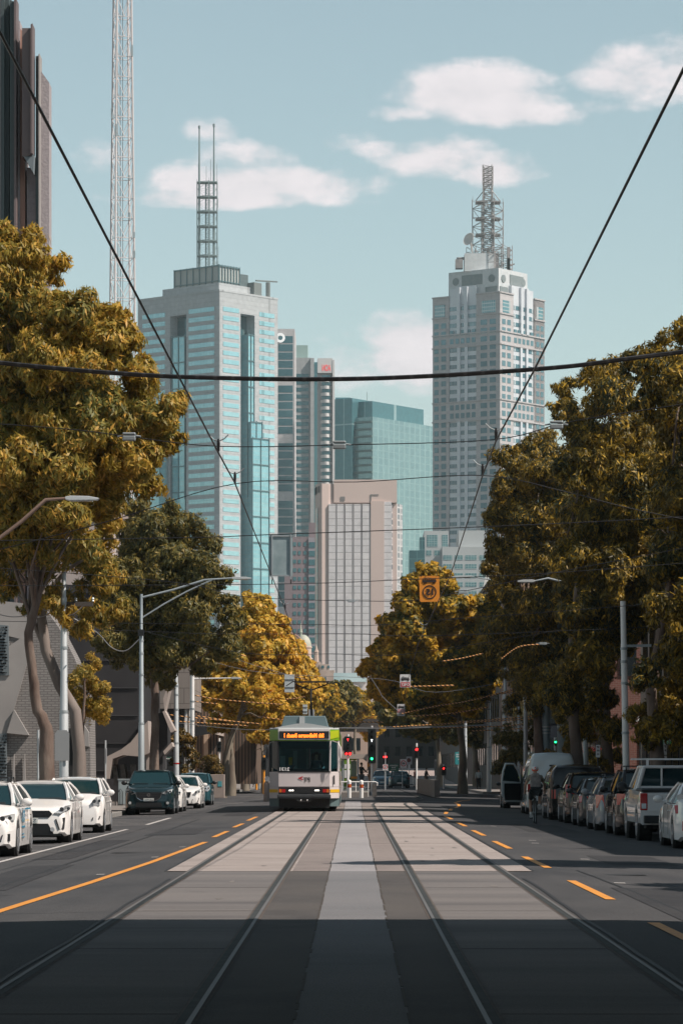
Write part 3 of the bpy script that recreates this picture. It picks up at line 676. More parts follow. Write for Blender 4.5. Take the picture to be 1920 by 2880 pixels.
b.build('dark_slot', mat('slot_grey', (.26, .25, .27), .4, col2=(.44, .41, .42), scale=.12), t, O)
b = MB(); b.box(hx(716), hx(762), Y-.1, Y+1.2, -.3, hz(1145)); b.build('window_strip', M_pinkg, t, O)
b = MB(); b.prism([(hx(762), 0), (hx(835), 9), (hx(835), 20), (hx(762), 20)], (0, Y+.1, 20), (1, 0, 0), (0, 1, 0), (0, 0, hz(1150)-20)); b.build('glazed_side', bandglass('hotel_side_glass', (.50, .48, .50), (.12, .15, .18), (.60, .57, .58), 1.6, 1.9, .25, .3), t, O)
b = MB(); b.box(hx(283), hx(299), Y+1.2, Y+6, 10, hz(1185)); b.build('window_strip', bandglass('hotel_cyan', (.30, .42, .44), (.42, .42, .43), (.5, .42, .40), 1.0, 2.0, .2), t, O)
b = MB(); b.box(hx(443), hx(470), Y+.05, Y+.3, hz(1138), hz(1112)); b.box(hx(630), hx(682), Y+.05, Y+.3, hz(1104), hz(1098)); b.box(hx(630), hx(636), Y+.05, Y+.3, hz(1140), hz(1104)); b.build('vent', mat('vent_grey', (.20, .19, .19), .7), t, O)
b = MB()
for q, x in enumerate((279, 286, 294, 303)): b.box(hx(x), hx(x+5), Y+4.2-q*1.2, Y+6, hz(1095-q*3), hz(1050-q*2))
b.build('roof_sign', mat('dark_sign', (.05, .07, .08), .5), t, O)
# purple-brown block
M_purp = mat('purple_brick', (.24, .185, .20), .8, col2=(.21, .16, .175), scale=.1)
Y = 1150; O = Vector((PX(815, Y), Y, -.3)); t = thing('apartment_block', 'mauve brown block with small square windows left of the pink hotel', 'building', O)
b = MB(); b.box(PX(800, Y), PX(866, Y), Y, Y+30, -.3, PZ(1510, Y)); b.box(PX(868, Y), PX(893, Y), Y+3, Y+30, -.3, PZ(1468, Y)); b.build('wall', M_purp, t, O)
ff = Face_((PX(800, Y), Y, 0), (1, 0, 0), (0, -1, 0)); rects = []; z = PZ(1525, Y); ppm = F/Y
while z > 20:
    for x0, x1 in ((24, 33), (38, 46), (54, 62)): rects.append((ff, x0/ppm, x1/ppm, z-1.3, z))
    rects.append((ff, 69/ppm, 86/ppm, z-1.9, z)); z -= 2.95
b = MB(); b.box(PX(867, Y), PX(893, Y), Y-.5, Y+3, -.3, PZ(1512, Y)); b.build('balcony_stack', mat('mauve_light', (.30, .27, .30), .7), t, O)
rects = [(Face_((PX(800, Y), Y-.5 if r[1] > 60/ppm else Y, 0), (1, 0, 0), (0, -1, 0)),)+r[1:] for r in rects]
add_windows(t, rects, mat('dark_teal_glass', (0, 0, 0)), off=O)
# podium of right tower
Y = 1450; O = Vector((PX(1191, Y), Y, -.3)); t = thing('podium_building', 'pale low office building with dark teal windows at the foot of the right skyscraper', 'building', O)
b = MB(); b.box(PX(1193, Y), PX(1262, Y), Y+6, Y+40, -.3, PZ(1490, Y)); b.box(PX(1243, Y), PX(1400, Y), Y, Y+40, -.3, PZ(1538, Y)); b.box(PX(1290, Y), PX(1370, Y), Y+4, Y+40, PZ(1540, Y), PZ(1490, Y)); b.build('wall', mat('podium_grey', (.42, .44, .45), .7, col2=(.38, .40, .41), scale=.1), t, O)
ff = Face_((PX(1243, Y), Y, 0), (1, 0, 0), (0, -1, 0)); rects = []; z = PZ(1562, Y); ppm = F/Y
while z > 20:
    for x0, x1 in ((3, 28), (35, 58), (64, 96), (104, 130)): rects.append((ff, x0/ppm, x1/ppm, z-2.0, z))
    z -= 3.8
fh = Face_((PX(1193, Y), Y+6, 0), (1, 0, 0), (0, -1, 0))
rects += [(fh, 8/ppm, 38/ppm, PZ(1535, Y), PZ(1502, Y)), (fh, 6/ppm, 20/ppm, PZ(1560, Y), PZ(1545, Y)), (fh, 28/ppm, 44/ppm, PZ(1560, Y), PZ(1545, Y)), (fh, 50/ppm, 66/ppm, PZ(1535, Y), PZ(1502, Y))]
add_windows(t, rects, bandglass('podium_window', (.07, .19, .22), (.05, .15, .18), (.30, .38, .40), 1.2, 1.0, .12), off=O)
Y = 1300; O = Vector((PX(1150, Y), Y, -.3)); t = thing('office_building', 'low dark teal glass building between the pink hotel and the pale podium', 'building', O)
b = MB(); b.box(PX(1150, Y), PX(1194, Y), Y, Y+20, -.3, PZ(1548, Y)); b.box(PX(1180, Y), PX(1194, Y), Y+2, Y+20, -.3, PZ(1510, Y)); b.build('wall', bandglass('dark_block_glass', (.03, .10, .12), (.02, .08, .10), (.08, .18, .20), 3, 3.6, .15), t, O)
# dome and low roofs
Y = 800; O = Vector((PX(852, Y), Y, -.3)); t = thing('domed_station', 'warm stone building with a green copper dome and spire behind the yellow trees', 'building', O)
def dx_(x): return PX(540+x/3.409, Y)
def dz_(y): return PZ(1600+y/3.409, Y)
b = MB(); b.lathe([(0, -.3), (1.9, -.3), (1.9, dz_(860)), (2.2, dz_(855)), (2.2, dz_(845)), (1.85, dz_(840)), (1.85, dz_(750)), (2.05, dz_(745)), (2.05, dz_(735)), (1.8, dz_(730))], (dx_(1065), Y+8, 0), (0, 0, 1), 20); b.build('drum', mat('warm_stone', (.52, .40, .34), .8, col2=(.42, .32, .27), scale=.6), t, O)
b = MB(); r_ = 1.85; b.lathe([(r_*math.cos(a), dz_(735)+r_*1.55*math.sin(a)) for a in [i*math.pi/20 for i in range(11)]], (dx_(1065), Y+8, 0), (0, 0, 1), 20); b.build('dome', mat('copper_green', (.34, .40, .34), .6, col2=(.42, .40, .33), scale=.4), t, O, smooth=True)
b = MB(); b.path([(dx_(1038), Y+8, dz_(640)), (dx_(1038), Y+8, dz_(600)), (dx_(1038), Y+8, dz_(595)), (dx_(1038), Y+8, dz_(560)), (dx_(1038), Y+8, dz_(505))], [.4, .28, .38, .2, .05], 8); b.build('finial', mat('copper_green', (0, 0, 0)), t, O)
b = MB()
for q in range(5):
    a = q*.5; b.box(dx_(1140)+q*1.3*5, dx_(1140)+q*1.3*5+.1, Y, Y+.1, 0, .1)
b = MB(); b.box(dx_(1130), dx_(1230), Y, Y+10, -.3, dz_(890)); b.box(dx_(1225), dx_(1362), Y-3, Y+10, -.3, dz_(975)); b.box(dx_(1225), dx_(1315), Y-3, Y+4, dz_(975), dz_(918)); b.box(dx_(900), dx_(1100), Y+2, Y+14, -.3, dz_(800)); b.build('parapet_wall', mat('warm_stone', (0, 0, 0)), t, O)
b = MB(); b.path([(dx_(1190), Y+1, dz_(890)), (dx_(1190), Y+1, dz_(800)), (dx_(1190), Y+1, dz_(795)), (dx_(1190), Y+1, dz_(770)), (dx_(1190), Y+1, dz_(720))], [.6, .5, .62, .35, .05], 6); b.build('turret', mat('warm_stone', (0, 0, 0)), t, O)
ff = Face_((dx_(1225), Y-3, 0), (1, 0, 0), (0, -1, 0)); ppm = F/Y
add_windows(t, [(ff, 5/ppm, 12/ppm, dz_(975)+.5, dz_(930)), (ff, 22/ppm, 27/ppm, dz_(975)+.5, dz_(930)), (ff, 14/ppm, 18/ppm, dz_(1080), dz_(1040))], mat('dark_teal_glass', (0, 0, 0)), off=O)
b = MB()
for q in range(14):
    a0, a1 = math.pi*(.02+q*.035), math.pi*(.055+q*.035); cx_, cz_ = dx_(905), dz_(880)
    def pa(rr, a): return (cx_+rr*math.cos(a), Y-2, cz_+rr*1.25*math.sin(a))
    for rr in (4.2, 5.3): b.tube(pa(rr, a0), pa(rr, a1), .12, n=4)
    b.tube(pa(4.2, a0), pa(5.3, a1), .10, n=4); b.tube(pa(5.3, a0), pa(4.2, a1), .10, n=4)
b.build('scaffold_arch', mat('rusty_steel', (.40, .22, .15), .7), t, O)
Y = 700; O = Vector((PX(970, Y), Y, -.3)); t = thing('low_building', 'low white building with a pale blue fascia at the foot of the pink hotel', 'building', O)
b = MB(); b.box(PX(930, Y), PX(1030, Y), Y, Y+20, -.3, PZ(1918, Y)); b.build('wall', mat('offwhite', (.55, .50, .49), .7), t, O)
b = MB(); b.box(PX(938, Y), PX(1030, Y), Y-1, Y+20, PZ(1918, Y)+.01, PZ(1893, Y)); b.build('fascia', mat('pale_teal', (.42, .55, .57), .5), t, O)
b = MB(); b.prism([(PX(945, Y), PZ(1965, Y)), (PX(968, Y), PZ(1922, Y)), (PX(1005, Y), PZ(1930, Y)), (PX(1030, Y), PZ(1965, Y))], (0, Y-9, 0), (1, 0, 0), (0, 0, 1), (0, 7.8, 0)); b.build('roof', mat('pink_roof', (.58, .50, .49), .7), t, O)
# ---------------------------------------------------------------- vehicles
def paint(name, c, coat=1.0, rough=.6, metal=0.0):
    m = mat(name, c, .6, metal*.5, coat=max(coat, .8), spec=.08); m.node_tree.nodes['Principled BSDF'].inputs['Coat Roughness'].default_value = .02; return m
P_white = paint('car_white', (.74, .72, .71)); P_dark = paint('car_dark_teal', (.006, .020, .026), .5); P_black = paint('car_black', (.006, .007, .009), .35)
P_silver = paint('car_silver', (.26, .27, .29), metal=.2); P_grey = paint('car_grey', (.030, .031, .035), .35); P_teal = paint('car_teal', (.015, .06, .075)); P_vanw = paint('van_white', (.56, .61, .63))
M_under = mat('underbody', (.010, .010, .011), .8)
M_plate = mat('number_plate', (.62, .64, .62), .4); M_plate_t = mat('plate_text', (.03, .05, .09), .5)
M_seat = mat('seat_fabric', (.05, .05, .055), .8)
def lerp(a, b, t): return a+(b-a)*t
def interp(tab, x):
    if x <= tab[0][0]: return tab[0][1]
    for (x0, y0), (x1, y1) in zip(tab, tab[1:]):
        if x <= x1: return lerp(y0, y1, (x-x0)/(x1-x0))
    return tab[-1][1]
def poly_panel(name, poly, yf, m, parent, depth=.05, side=-1, both=True, proud=.014, label=None):
    # poly in (x, z); follows the curved end of the car; both: mirrored twin
    out = []
    for s in ((1, -1) if both else (1,)):
        b = MB(); n = len(poly); fr = [(s*x, yf(x)+side*proud, z) for x, z in poly]; bk = [(s*x, yf(x)-side*depth, z) for x, z in poly]
        b.face(fr if (s > 0) == (side < 0) else fr[::-1])
        for i in range(n):
            j = (i+1) % n; b.face([fr[i], bk[i], bk[j], fr[j]] if (s > 0) == (side < 0) else [fr[j], bk[j], bk[i], fr[i]])
        out.append(b.build(name, m, parent, label=label))
    return out
def wheel(parent, x, y, r, w, s, rimm=None, spokes=5):
    b = MB(); b.lathe([(r*.60, -w/2), (r*.93, -w/2), (r, -w/2+.03), (r, w/2-.03), (r*.93, w/2), (r*.60, w/2)], (x, y, r), (1, 0, 0), 22); wo_ = b.build('wheel', M_rubber, parent, smooth=50)
    b = MB(); b.lathe([(0, 0), (r*.16, .0), (r*.60, -.03), (r*.66, .012), (r*.68, .0)], (x+s*w/2*.9, y, r), (s, 0, 0), 20)
    b2 = MB()
    b.build('rim', M_under, wo_)
    for k in range(spokes):
        a = 2*math.pi*k/spokes; d = Vector((0, math.cos(a), math.sin(a))); p = Vector((0, -math.sin(a), math.cos(a)))
        b2.obox(Vector((x+s*w/2*.9, y, r))+d*.03-p*.028, d*r*.60, p*.056, Vector((s*.022, 0, 0)))
    b2.lathe([(0, .03), (r*.18, .025), (r*.2, 0)], (x+s*w/2*.9, y, r), (s, 0, 0), 12); b2.lathe([(r*.62, 0), (r*.63, .02), (r*.68, .018), (r*.69, 0)], (x+s*w/2*.9, y, r), (s, 0, 0), 20)
    b2.build('alloy_spokes', rimm or M_alloy, wo_)
def car(name, label, cat, loc, facing, L=4.5, W=1.8, H=1.45, wb=2.7, fo=.9, hood=(.72, .95), belt=.98, deck=None, cab=(1.15, 2.05, 3.55, 4.35), paintm=P_white, wr=.32, clear=.17, roofw=.66, style='sedan', rails=False, group=None, front=None, rear=None, plate=None, plow=None):
    # local frame: nose at y = -L/2, tail at +L/2
    t = thing(name, label, cat, (loc[0], loc[1], gz(loc[0])+.004), 0 if facing == 'us' else math.pi, group)
    w = W/2; y0 = -L/2; ya, yb, yc, yd = [y0+v for v in cab]; wf, wrr = y0+fo, y0+fo+wb
    dk = deck if deck is not None else belt
    top = [(y0, hood[0]-.16), (y0+.05, hood[0]-.06), (y0+.16, hood[0]), (ya, hood[1]), (ya+.25, belt), (yd-.2, belt), (yd, dk), (L/2-.16, dk-.03), (L/2-.05, dk-.10), (L/2, dk-.22)]
    def wid(y):
        d = min(y-y0, L/2-y); d = max(0, d)
        return w*(.80+.20*min(1, math.sqrt(d/.5)))*(1.0 if abs(y) < L*.3 else 1-.03*((abs(y)-L*.3)/(L*.2)))
    def bot(y):
        z = clear if abs(y) < L/2-.15 else clear+.06
        for c in (wf, wrr):
            d = abs(y-c); rr = wr+.055
            if d < rr: z = max(z, wr+math.sqrt(rr*rr-d*d))
        return z
    ys = sorted(set([y0, y0+.02, y0+.06, y0+.14, y0+.28, y0+.5, ya, ya+.25, yb, (yb+yc)/2, yc, yd-.2, yd, L/2-.5, L/2-.28, L/2-.14, L/2-.06, L/2-.02, L/2]+[c+(wr+.055)*q for c in (wf, wrr) for q in (-1.0, -.96, -.8, -.5, 0, .5, .8, .96, 1.0)]+[c+(wr+.07)*q for c in (wf, wrr) for q in (-1, 1)]))
    b = MB(); ring = []
    for y in ys:
        ww = wid(y); zb = bot(y); zt = interp(top, y); zs = zt-.07; d = min(y-y0, L/2-y); ww2 = ww*.985
        zm = max(zb+.03, .42+.0*y); zq = max(zb+.06, lerp(zb, zs, .62))
        pr = [(ww*.90, zb), (ww*.985, zb+.035), (ww, max(zb+.05, min(zq, zm+.1))), (ww*.995, max(zb+.06, zq)), (ww2*.965, max(zs, zb+.08)), (ww*.87, max(zt-.015, zb+.1)), (ww*.5, max(zt+.018, zb+.11)), (0, max(zt+.028, zb+.12))]
        ring.append([(x, y, z) for x, z in pr]+[(-x, y, z) for x, z in pr[-2::-1]])
    n = len(ring[0]); 
    for r in ring: b.v += r
    for i in range(len(ring)-1):
        for k in range(n-1):
            a = i*n+k; b.f.append((a, a+1, a+1+n, a+n)); b.m.append(0)
    b.f.append(tuple(range(n))[::-1]); b.m.append(0); b.f.append(tuple((len(ring)-1)*n+k for k in range(n))); b.m.append(0)
    b.build('body', paintm, t, smooth=35)
    b = MB(); b.box(-w*.84, w*.84, y0+.25, L/2-.25, clear-.02, .62)
    for c in (wf, wrr):
        for s in (-1, 1): b.lathe([(0, 0), (wr+.05, 0), (wr+.05, .28), (0, .28)], (s*(w*.62), c, wr+.02), (s, 0, 0), 18)
    b.build('underbody', M_under, t)
    # greenhouse
    bw = w*.93; rw = w*roofw; zr = H-.05
    A_ = (bw*.93, ya, interp(top, ya)+.01); B_ = (rw, yb, zr-.02); Cc = (rw, yc, zr-.03); D_ = (bw*.90, yd, dk+.0)
    def mx_(p, s): return (p[0]*s, p[1], p[2])
    b = MB(); b.face([mx_(A_, -1), A_, B_, mx_(B_, -1)]); b.build('windscreen', M_glass, t)
    b = MB(); b.face([mx_(Cc, -1), Cc, D_, mx_(D_, -1)]); b.build('rear_window', M_glass, t)
    for s in (-1, 1):
        b = MB(); zb1 = belt-.03; bs = Vector((bw*s, ya+.25, zb1)); q = [mx_(A_, s), (bw*s*.985, (ya+yb)/2+.35, zb1), (bw*s*.985, yd-.25, zb1), mx_(D_, s), mx_(Cc, s), mx_(B_, s)]
        b.face(q if s > 0 else q[::-1]); b.build('side_window', M_glass, t)
    b = MB(); npt = 9; rr_ = []
    for i in range(9):
        f = i/8; y = lerp(yb-.05, yc+.05, f); zc = H-.03+.03*math.sin(math.pi*f)-.015*(1 if i in (0, 8) else 0); rw_ = rw+.012
        rr_.append([(x*rw_, y, zc-.055*(abs(x)**4)-.0) for x in (-1, -.9, -.6, 0, .6, .9, 1)])
    for i in range(8):
        for k in range(6): b.face([rr_[i][k], rr_[i][k+1], rr_[i+1][k+1], rr_[i+1][k]])
    for k in (0, 6):
        for i in range(8): p, q = rr_[i][k], rr_[i+1][k]; b.face([p, q, (q[0], q[1], q[2]-.05), (p[0], p[1], p[2]-.05)])
    for i in (0, 8):
        for k in range(6): p, q = rr_[i][k], rr_[i][k+1]; b.face([p, q, (q[0], q[1], q[2]-.04), (p[0], p[1], p[2]-.04)])
    for s in (-1, 1):     # pillars
        b.path([mx_(A_, s), Vector(mx_(A_, s)).lerp(Vector(mx_(B_, s)), .5)+Vector((s*.015, 0, .015)), mx_(B_, s)], [.045, .038, .04], 6)
        b.path([mx_(Cc, s), Vector(mx_(Cc, s)).lerp(Vector(mx_(D_, s)), .5)+Vector((s*.015, 0, .01)), mx_(D_, s)], [.05, .065, .09], 6)
        b.path([mx_(B_, s), mx_(Cc, s)], .03, 6)
        b.path([(rw*s, (yb+yc)/2-.05, zr-.03), (bw*s*.995, (yb+yc)/2+.02, belt-.02)], .035, 6)
    b.build('roof', paintm, t, smooth=40)
    if rails:
        for s in (-1, 1):
            b = MB(); b.path([(rw*.92*s, yb+.25, zr+.02), (rw*.92*s, yb+.35, zr+.10), (rw*.92*s, yc-.35, zr+.10), (rw*.92*s, yc-.2, zr+.02)], .02, 6); b.build('roof_rail', M_black, t)
        for yy in (yb+.6, yc-.6): b = MB(); b.box(-rw*.98, rw*.98, yy, yy+.06, zr+.09, zr+.12); b.build('roof_bar', M_black, t)
    for s in (-1, 1):
        for c in (wf, wrr): wheel(t, s*(w-.12), c, wr, .21, s)
        b = MB(); b.ball((s*(w+.10), ya+.42, belt+.05), (.115, .07, .085), 10); b.tube((s*(w*.9), ya+.45, belt), (s*(w+.03), ya+.43, belt+.02), .025, n=6)
        b.build('wing_mirror', M_black if front and front.get('bm') else paintm, t, smooth=60)
        b = MB()
        for yy in (yb+.55, yc-.35): b.box(s*w-.01 if s > 0 else s*w-.015, s*w+.015 if s > 0 else s*w+.01, yy, yy+.16, belt-.20, belt-.175)
        b.build('door_handle', paintm, t)
        b = MB(); yy0 = (yb+yc)/2
        for yy in (yy0, ya+.55): b.box(min(s*w*.998, s*w*1.003), max(s*w*.998, s*w*1.003), yy-.006, yy+.006, clear+.12, belt-.06)
        b.build('door_seam', M_under, t)
    def yf(x):
        x = abs(x)/w; return y0+(0 if x < .8 else .5*((x-.8)/.2)**2)
    def yr(x):
        x = abs(x)/w; return L/2-(0 if x < .8 else .5*((x-.8)/.2)**2)
    hz0 = hood[0]
    if front:
        if 'grille' in front:
            poly_panel('grille', front['grille'], yf, M_black, t, both=False)
            g = front['grille']; xs_ = [p[0] for p in g]; zs_ = [p[1] for p in g]
            b = MB()
            for q in range(1, 5): zz = lerp(min(zs_), max(zs_), q/5); b.box(min(xs_)*.72, max(xs_)*.72, y0-.02, y0-.012, zz-.006, zz+.006)
            b.build('grille_bar', front.get('gb', M_grille), t)
        if 'intake' in front: poly_panel('air_intake', front['intake'], yf, M_black, t, both=False)
        if 'fog' in front: poly_panel('fog_surround', front['fog'], yf, M_black, t); 
        if 'foglamp' in front:
            fx, fz = front['foglamp']
            for s in (-1, 1): b = MB(); b.lathe([(.0, .0), (.05, .0), (.055, -.02)], (s*fx, yf(fx)-.03, fz), (0, -1, 0), 12); b.build('fog_lamp', M_lens, t)
        for h in poly_panel('headlight', front['head'], yf, M_lens, t, depth=.10, proud=.016): pass
        cx_ = sum(p[0] for p in front['head'])/len(front['head']); cz_ = sum(p[1] for p in front['head'])/len(front['head'])
        for s in (-1, 1):
            b = MB(); b.lathe([(0, 0), (.045, 0), (.05, -.01)], (s*(cx_-.04), yf(cx_)-.035, cz_), (0, -1, 0), 10); b.lathe([(0, 0), (.035, 0), (.04, -.01)], (s*(cx_+.09), yf(cx_+.09)-.04, cz_+.01), (0, -1, 0), 10); b.build('headlight_bulb', mat('bulb_dark', (.08, .09, .10), .1, .5, coat=1), t)
        if 'badge' in front:
            b = MB(); b.lathe([(.045, 0), (.062, 0), (.062, .012), (.045, .012), (.045, 0)], (0, y0-.028, front['badge']), (0, -1, 0), 14)
            b.build('badge', M_chrome, t)
            text('badge_mark', 'v', .09, M_chrome, t, (0, y0-.03, front['badge']), False, .07, .04, .002)
        if 'chrome' in front:
            for s in (-1, 1): b = MB(); b.path([(s*x, yf(x)-.03, z) for x, z in front['chrome']], .013, 5); b.build('grille_trim', M_chrome, t)
        if 'splitter' in front: poly_panel('lower_trim', front['splitter'], yf, M_black, t, both=False, proud=.03)
        for s in (-1, 1): b = MB(); b.path([(s*.1, ya-.04, hood[1]+.035), (s*(bw*.75), ya-.0, hood[1]+.04)], .012, 4); b.build('wiper', M_black, t)
    if rear:
        poly_panel('tail_light', rear['tail'], yr, M_red, t, side=1, depth=.12)
        if 'tail2' in rear: poly_panel('reversing_light', rear['tail2'], yr, M_lens, t, side=1, depth=.08, proud=.02)
        poly_panel('bumper_trim', rear.get('trim', [(-w*.75, clear+.05), (w*.75, clear+.05), (w*.75, clear+.18), (-w*.75, clear+.18)]), yr, M_black, t, side=1, both=False)
        if 'refl' in rear: poly_panel('reflector', rear['refl'], yr, M_red, t, side=1)
        b = MB(); b.box(-.5, .5, L/2-.0, L/2+.012, dk-.30, dk-.285); b.build('boot_seam', M_under, t)
    px_ = plow if plow else .36
    if front or rear:
        yy = y0-.03 if front else L/2+.03; s = -1 if front else 1
        b = MB(); b.box(-.19, .19, min(yy, yy-s*.02), max(yy, yy-s*.02), px_, px_+.12); pl = b.build('number_plate', M_plate, t)
        if plate: text('plate_number', plate, .1, M_plate_t, pl, (0, yy, px_+.06), True, .30, .075, .003, right=(1 if front else -1, 0, 0), out=(0, s, 0))
    return t
M_grille = mat('grille_bar_dark', (.10, .10, .11), .3, .7)
gL = 'cars parked along the left kerb'; gRt = 'cars parked along the right kerb'
def H_(*a): return list(a)
# ---- left row, noses towards us
c1 = car('parked_car', 'white hatchback with blue door lettering and roof rack, cut off by the left edge', 'car', (-7.36, 66.7), 'us', 4.3, 1.79, 1.47, 2.62, .86, (.78, 1.0), 1.0, 1.05, (1.0, 1.85, 3.5, 4.15), P_white, .33, rails=True, roofw=.68, group=gL,
    front=dict(head=[(.52, .66), (.86, .72), (.86, .84), (.60, .78)], intake=[(-.5, .22), (.5, .22), (.42, .40), (-.42, .40)], fog=[(.62, .30), (.80, .32), (.80, .46), (.66, .44)], grille=[(-.4, .58), (.4, .58), (.45, .68), (-.45, .68)]))
text('door_lettering', 'emo', .4, mat('sign_blue', (.03, .20, .32), .5), c1, (.905, -.45, .78), True, .55, .26, .0, right=(0, 1, 0), out=(1, 0, 0), bold=.012)
b = MB(); b.box(.903, .908, -.75, -.15, .55, .59); b.box(.903, .908, -.1, .9, .90, .93); b.box(.903, .906, -.7, -.25, .36, .38); b.box(.903, .906, -.7, -.3, .42, .44); b.build('door_stripe', mat('sign_blue', (0, 0, 0)), c1)
car('parked_car', 'white sedan with black mesh grille and angular fog surrounds, second in the left row', 'car', (-7.33, 78.9), 'us', 4.6, 1.80, 1.44, 2.70, .90, (.80, .99), .99, 1.06, (1.2, 2.15, 3.4, 4.15), P_white, .33, roofw=.67, group=gL, plate='S981', plow=.47,
    front=dict(grille=[(-.44, .60), (.44, .60), (.52, .68), (.44, .755), (-.44, .755), (-.52, .68)], intake=[(-.55, .22), (.55, .22), (.42, .46), (-.42, .46)], head=[(.55, .70), (.72, .69), (.88, .80), (.89, .88), (.80, .86)], fog=[(.66, .32), (.78, .34), (.80, .60), (.58, .56)], foglamp=(.52, .33), splitter=[(-.7, .19), (.7, .19), (.72, .215), (-.72, .215)]))
car('parked_car', 'small rounded white hatchback with yellowed headlights, third in the left row', 'car', (-7.44, 91.2), 'us', 3.8, 1.69, 1.50, 2.46, .72, (.86, 1.03), 1.02, 1.08, (.75, 1.45, 3.15, 3.68), P_white, .29, roofw=.70, group=gL,
    front=dict(head=[(.50, .70), (.74, .74), (.78, 1.0), (.66, .97), (.54, .84)], grille=[(-.25, .68), (.25, .68), (.22, .78), (-.22, .78)], intake=[(-.3, .26), (.3, .26), (.27, .38), (-.27, .38)], fog=[(.54, .34), (.74, .38), (.76, .46), (.56, .42)]))
car('parked_car', 'dark teal SUV with chrome-edged grille, largest car of the left row', 'car', (-7.60, 128.0), 'us', 4.55, 1.84, 1.68, 2.70, .92, (.95, 1.13), 1.13, 1.18, (1.2, 1.95, 3.85, 4.45), P_dark, .36, clear=.2, roofw=.70, group=gL, plate='DKM0J1', plow=.50,
    front=dict(bm=True, grille=[(-.42, .62), (-.30, .54), (.30, .54), (.42, .62), (.48, .84), (-.48, .84)], chrome=[(0, .52), (.30, .54), (.43, .63), (.50, .84), (.56, .86)], head=[(.48, .80), (.62, .76), (.84, .84), (.88, .96), (.72, .93)], intake=[(-.5, .30), (.5, .30), (.46, .46), (-.46, .46)], fog=[(.62, .36), (.82, .42), (.82, .58), (.62, .5)], foglamp=(.70, .44), badge=.74))
car('parked_car', 'white sedan half hidden behind the dark teal SUV', 'car', (-7.62, 135.0), 'us', 4.6, 1.80, 1.46, 2.70, .90, (.78, .98), .98, 1.04, (1.2, 2.1, 3.4, 4.15), P_white, .32, roofw=.67, group=gL,
    front=dict(head=[(.55, .68), (.84, .74), (.86, .86), (.62, .78)], intake=[(-.55, .24), (.55, .24), (.46, .42), (-.46, .42)], fog=[(.64, .30), (.80, .32), (.80, .44), (.66, .42)], grille=[(-.4, .56), (.4, .56), (.48, .70), (-.48, .70)]))
car('parked_car', 'low white saloon with twin-bar grille and slim headlights, fifth in the left row', 'car', (-7.40, 146.4), 'us', 4.69, 1.81, 1.44, 2.84, .85, (.78, .97), .97, 1.03, (1.35, 2.3, 3.5, 4.25), P_white, .33, roofw=.66, group=gL,
    front=dict(grille=[(-.44, .50), (.44, .50), (.50, .72), (-.50, .72)], gb=M_chrome, head=[(.56, .62), (.70, .60), (.86, .74), (.88, .84), (.72, .78)], fog=[(.50, .26), (.78, .28), (.84, .46), (.56, .42)], intake=[(-.4, .24), (.4, .24), (.36, .38), (-.36, .38)], badge=.61, splitter=[(-.8, .19), (.8, .19), (.82, .23), (-.82, .23)]))
car('parked_car', 'small dark teal hatchback with round headlights at the far end of the left row', 'car', (-7.42, 158.8), 'us', 3.75, 1.67, 1.54, 2.43, .70, (.84, 1.03), 1.02, 1.06, (.8, 1.5, 3.1, 3.6), P_teal, .29, roofw=.72, group=gL,
    front=dict(bm=True, head=[(.46, .68), (.68, .66), (.78, .78), (.74, .94), (.56, .94), (.44, .82)], grille=[(-.3, .62), (.3, .62), (.3, .70), (-.3, .70)], intake=[(-.5, .28), (.5, .28), (.46, .42), (-.46, .42)]))
# ---- right row, tails towards us
car('parked_car', 'white sedan with wrap-round tail lights, cut off by the right edge', 'car', (7.70, 73.7), 'away', 4.62, 1.78, 1.46, 2.70, .90, (.78, 1.0), 1.0, 1.10, (1.2, 2.1, 3.45, 4.15), P_white, .32, group=gRt, rear=dict(tail=[(.48, .80), (.86, .76), (.88, .94), (.50, .93)], refl=[(.70, .40), (.75, .40), (.75, .60), (.70, .60)]), plate='1LK4', plow=.62)
car('parked_car', 'black SUV with roof bars between the white utility truck and the silver wagon', 'car', (7.55, 87.4), 'away', 4.75, 1.86, 1.72, 2.72, .95, (.95, 1.12), 1.12, 1.14, (1.2, 2.0, 4.1, 4.65), P_black, .36, clear=.2, roofw=.72, rails=True, group=gRt, rear=dict(tail=[(.70, .80), (.90, .80), (.90, 1.08), (.72, 1.08)]), plate='1AB7', plow=.62)
car('parked_car', 'silver wagon with roof rack and large red tail lights in the right row', 'car', (7.50, 94.3), 'away', 4.6, 1.79, 1.50, 2.65, .92, (.84, 1.02), 1.02, 1.05, (1.2, 2.0, 3.9, 4.5), P_silver, .32, rails=True, roofw=.70, group=gRt, rear=dict(tail=[(.66, .66), (.87, .64), (.88, 1.00), (.70, 1.0)]), plate='1CD2', plow=.60)
car('parked_car', 'grey hatchback between the silver wagon and the black car with tall red lights', 'car', (7.47, 100.9), 'away', 4.3, 1.75, 1.46, 2.60, .88, (.82, 1.0), 1.0, 1.06, (1.1, 1.95, 3.5, 4.12), P_grey, .32, roofw=.68, group=gRt, rear=dict(tail=[(.58, .74), (.84, .72), (.86, .92), (.62, .90)]), plate='1EF8', plow=.56)
car('parked_car', 'black wagon with tall angular red tail lights in the right row', 'car', (7.50, 107.2), 'away', 4.6, 1.85, 1.62, 2.75, .92, (.92, 1.10), 1.10, 1.12, (1.2, 2.0, 4.0, 4.5), P_black, .34, clear=.2, roofw=.70, group=gRt, rear=dict(tail=[(.46, .82), (.88, .80), (.90, 1.22), (.76, 1.22), (.74, .95), (.46, .90)]), plate='1GH3', plow=.64)
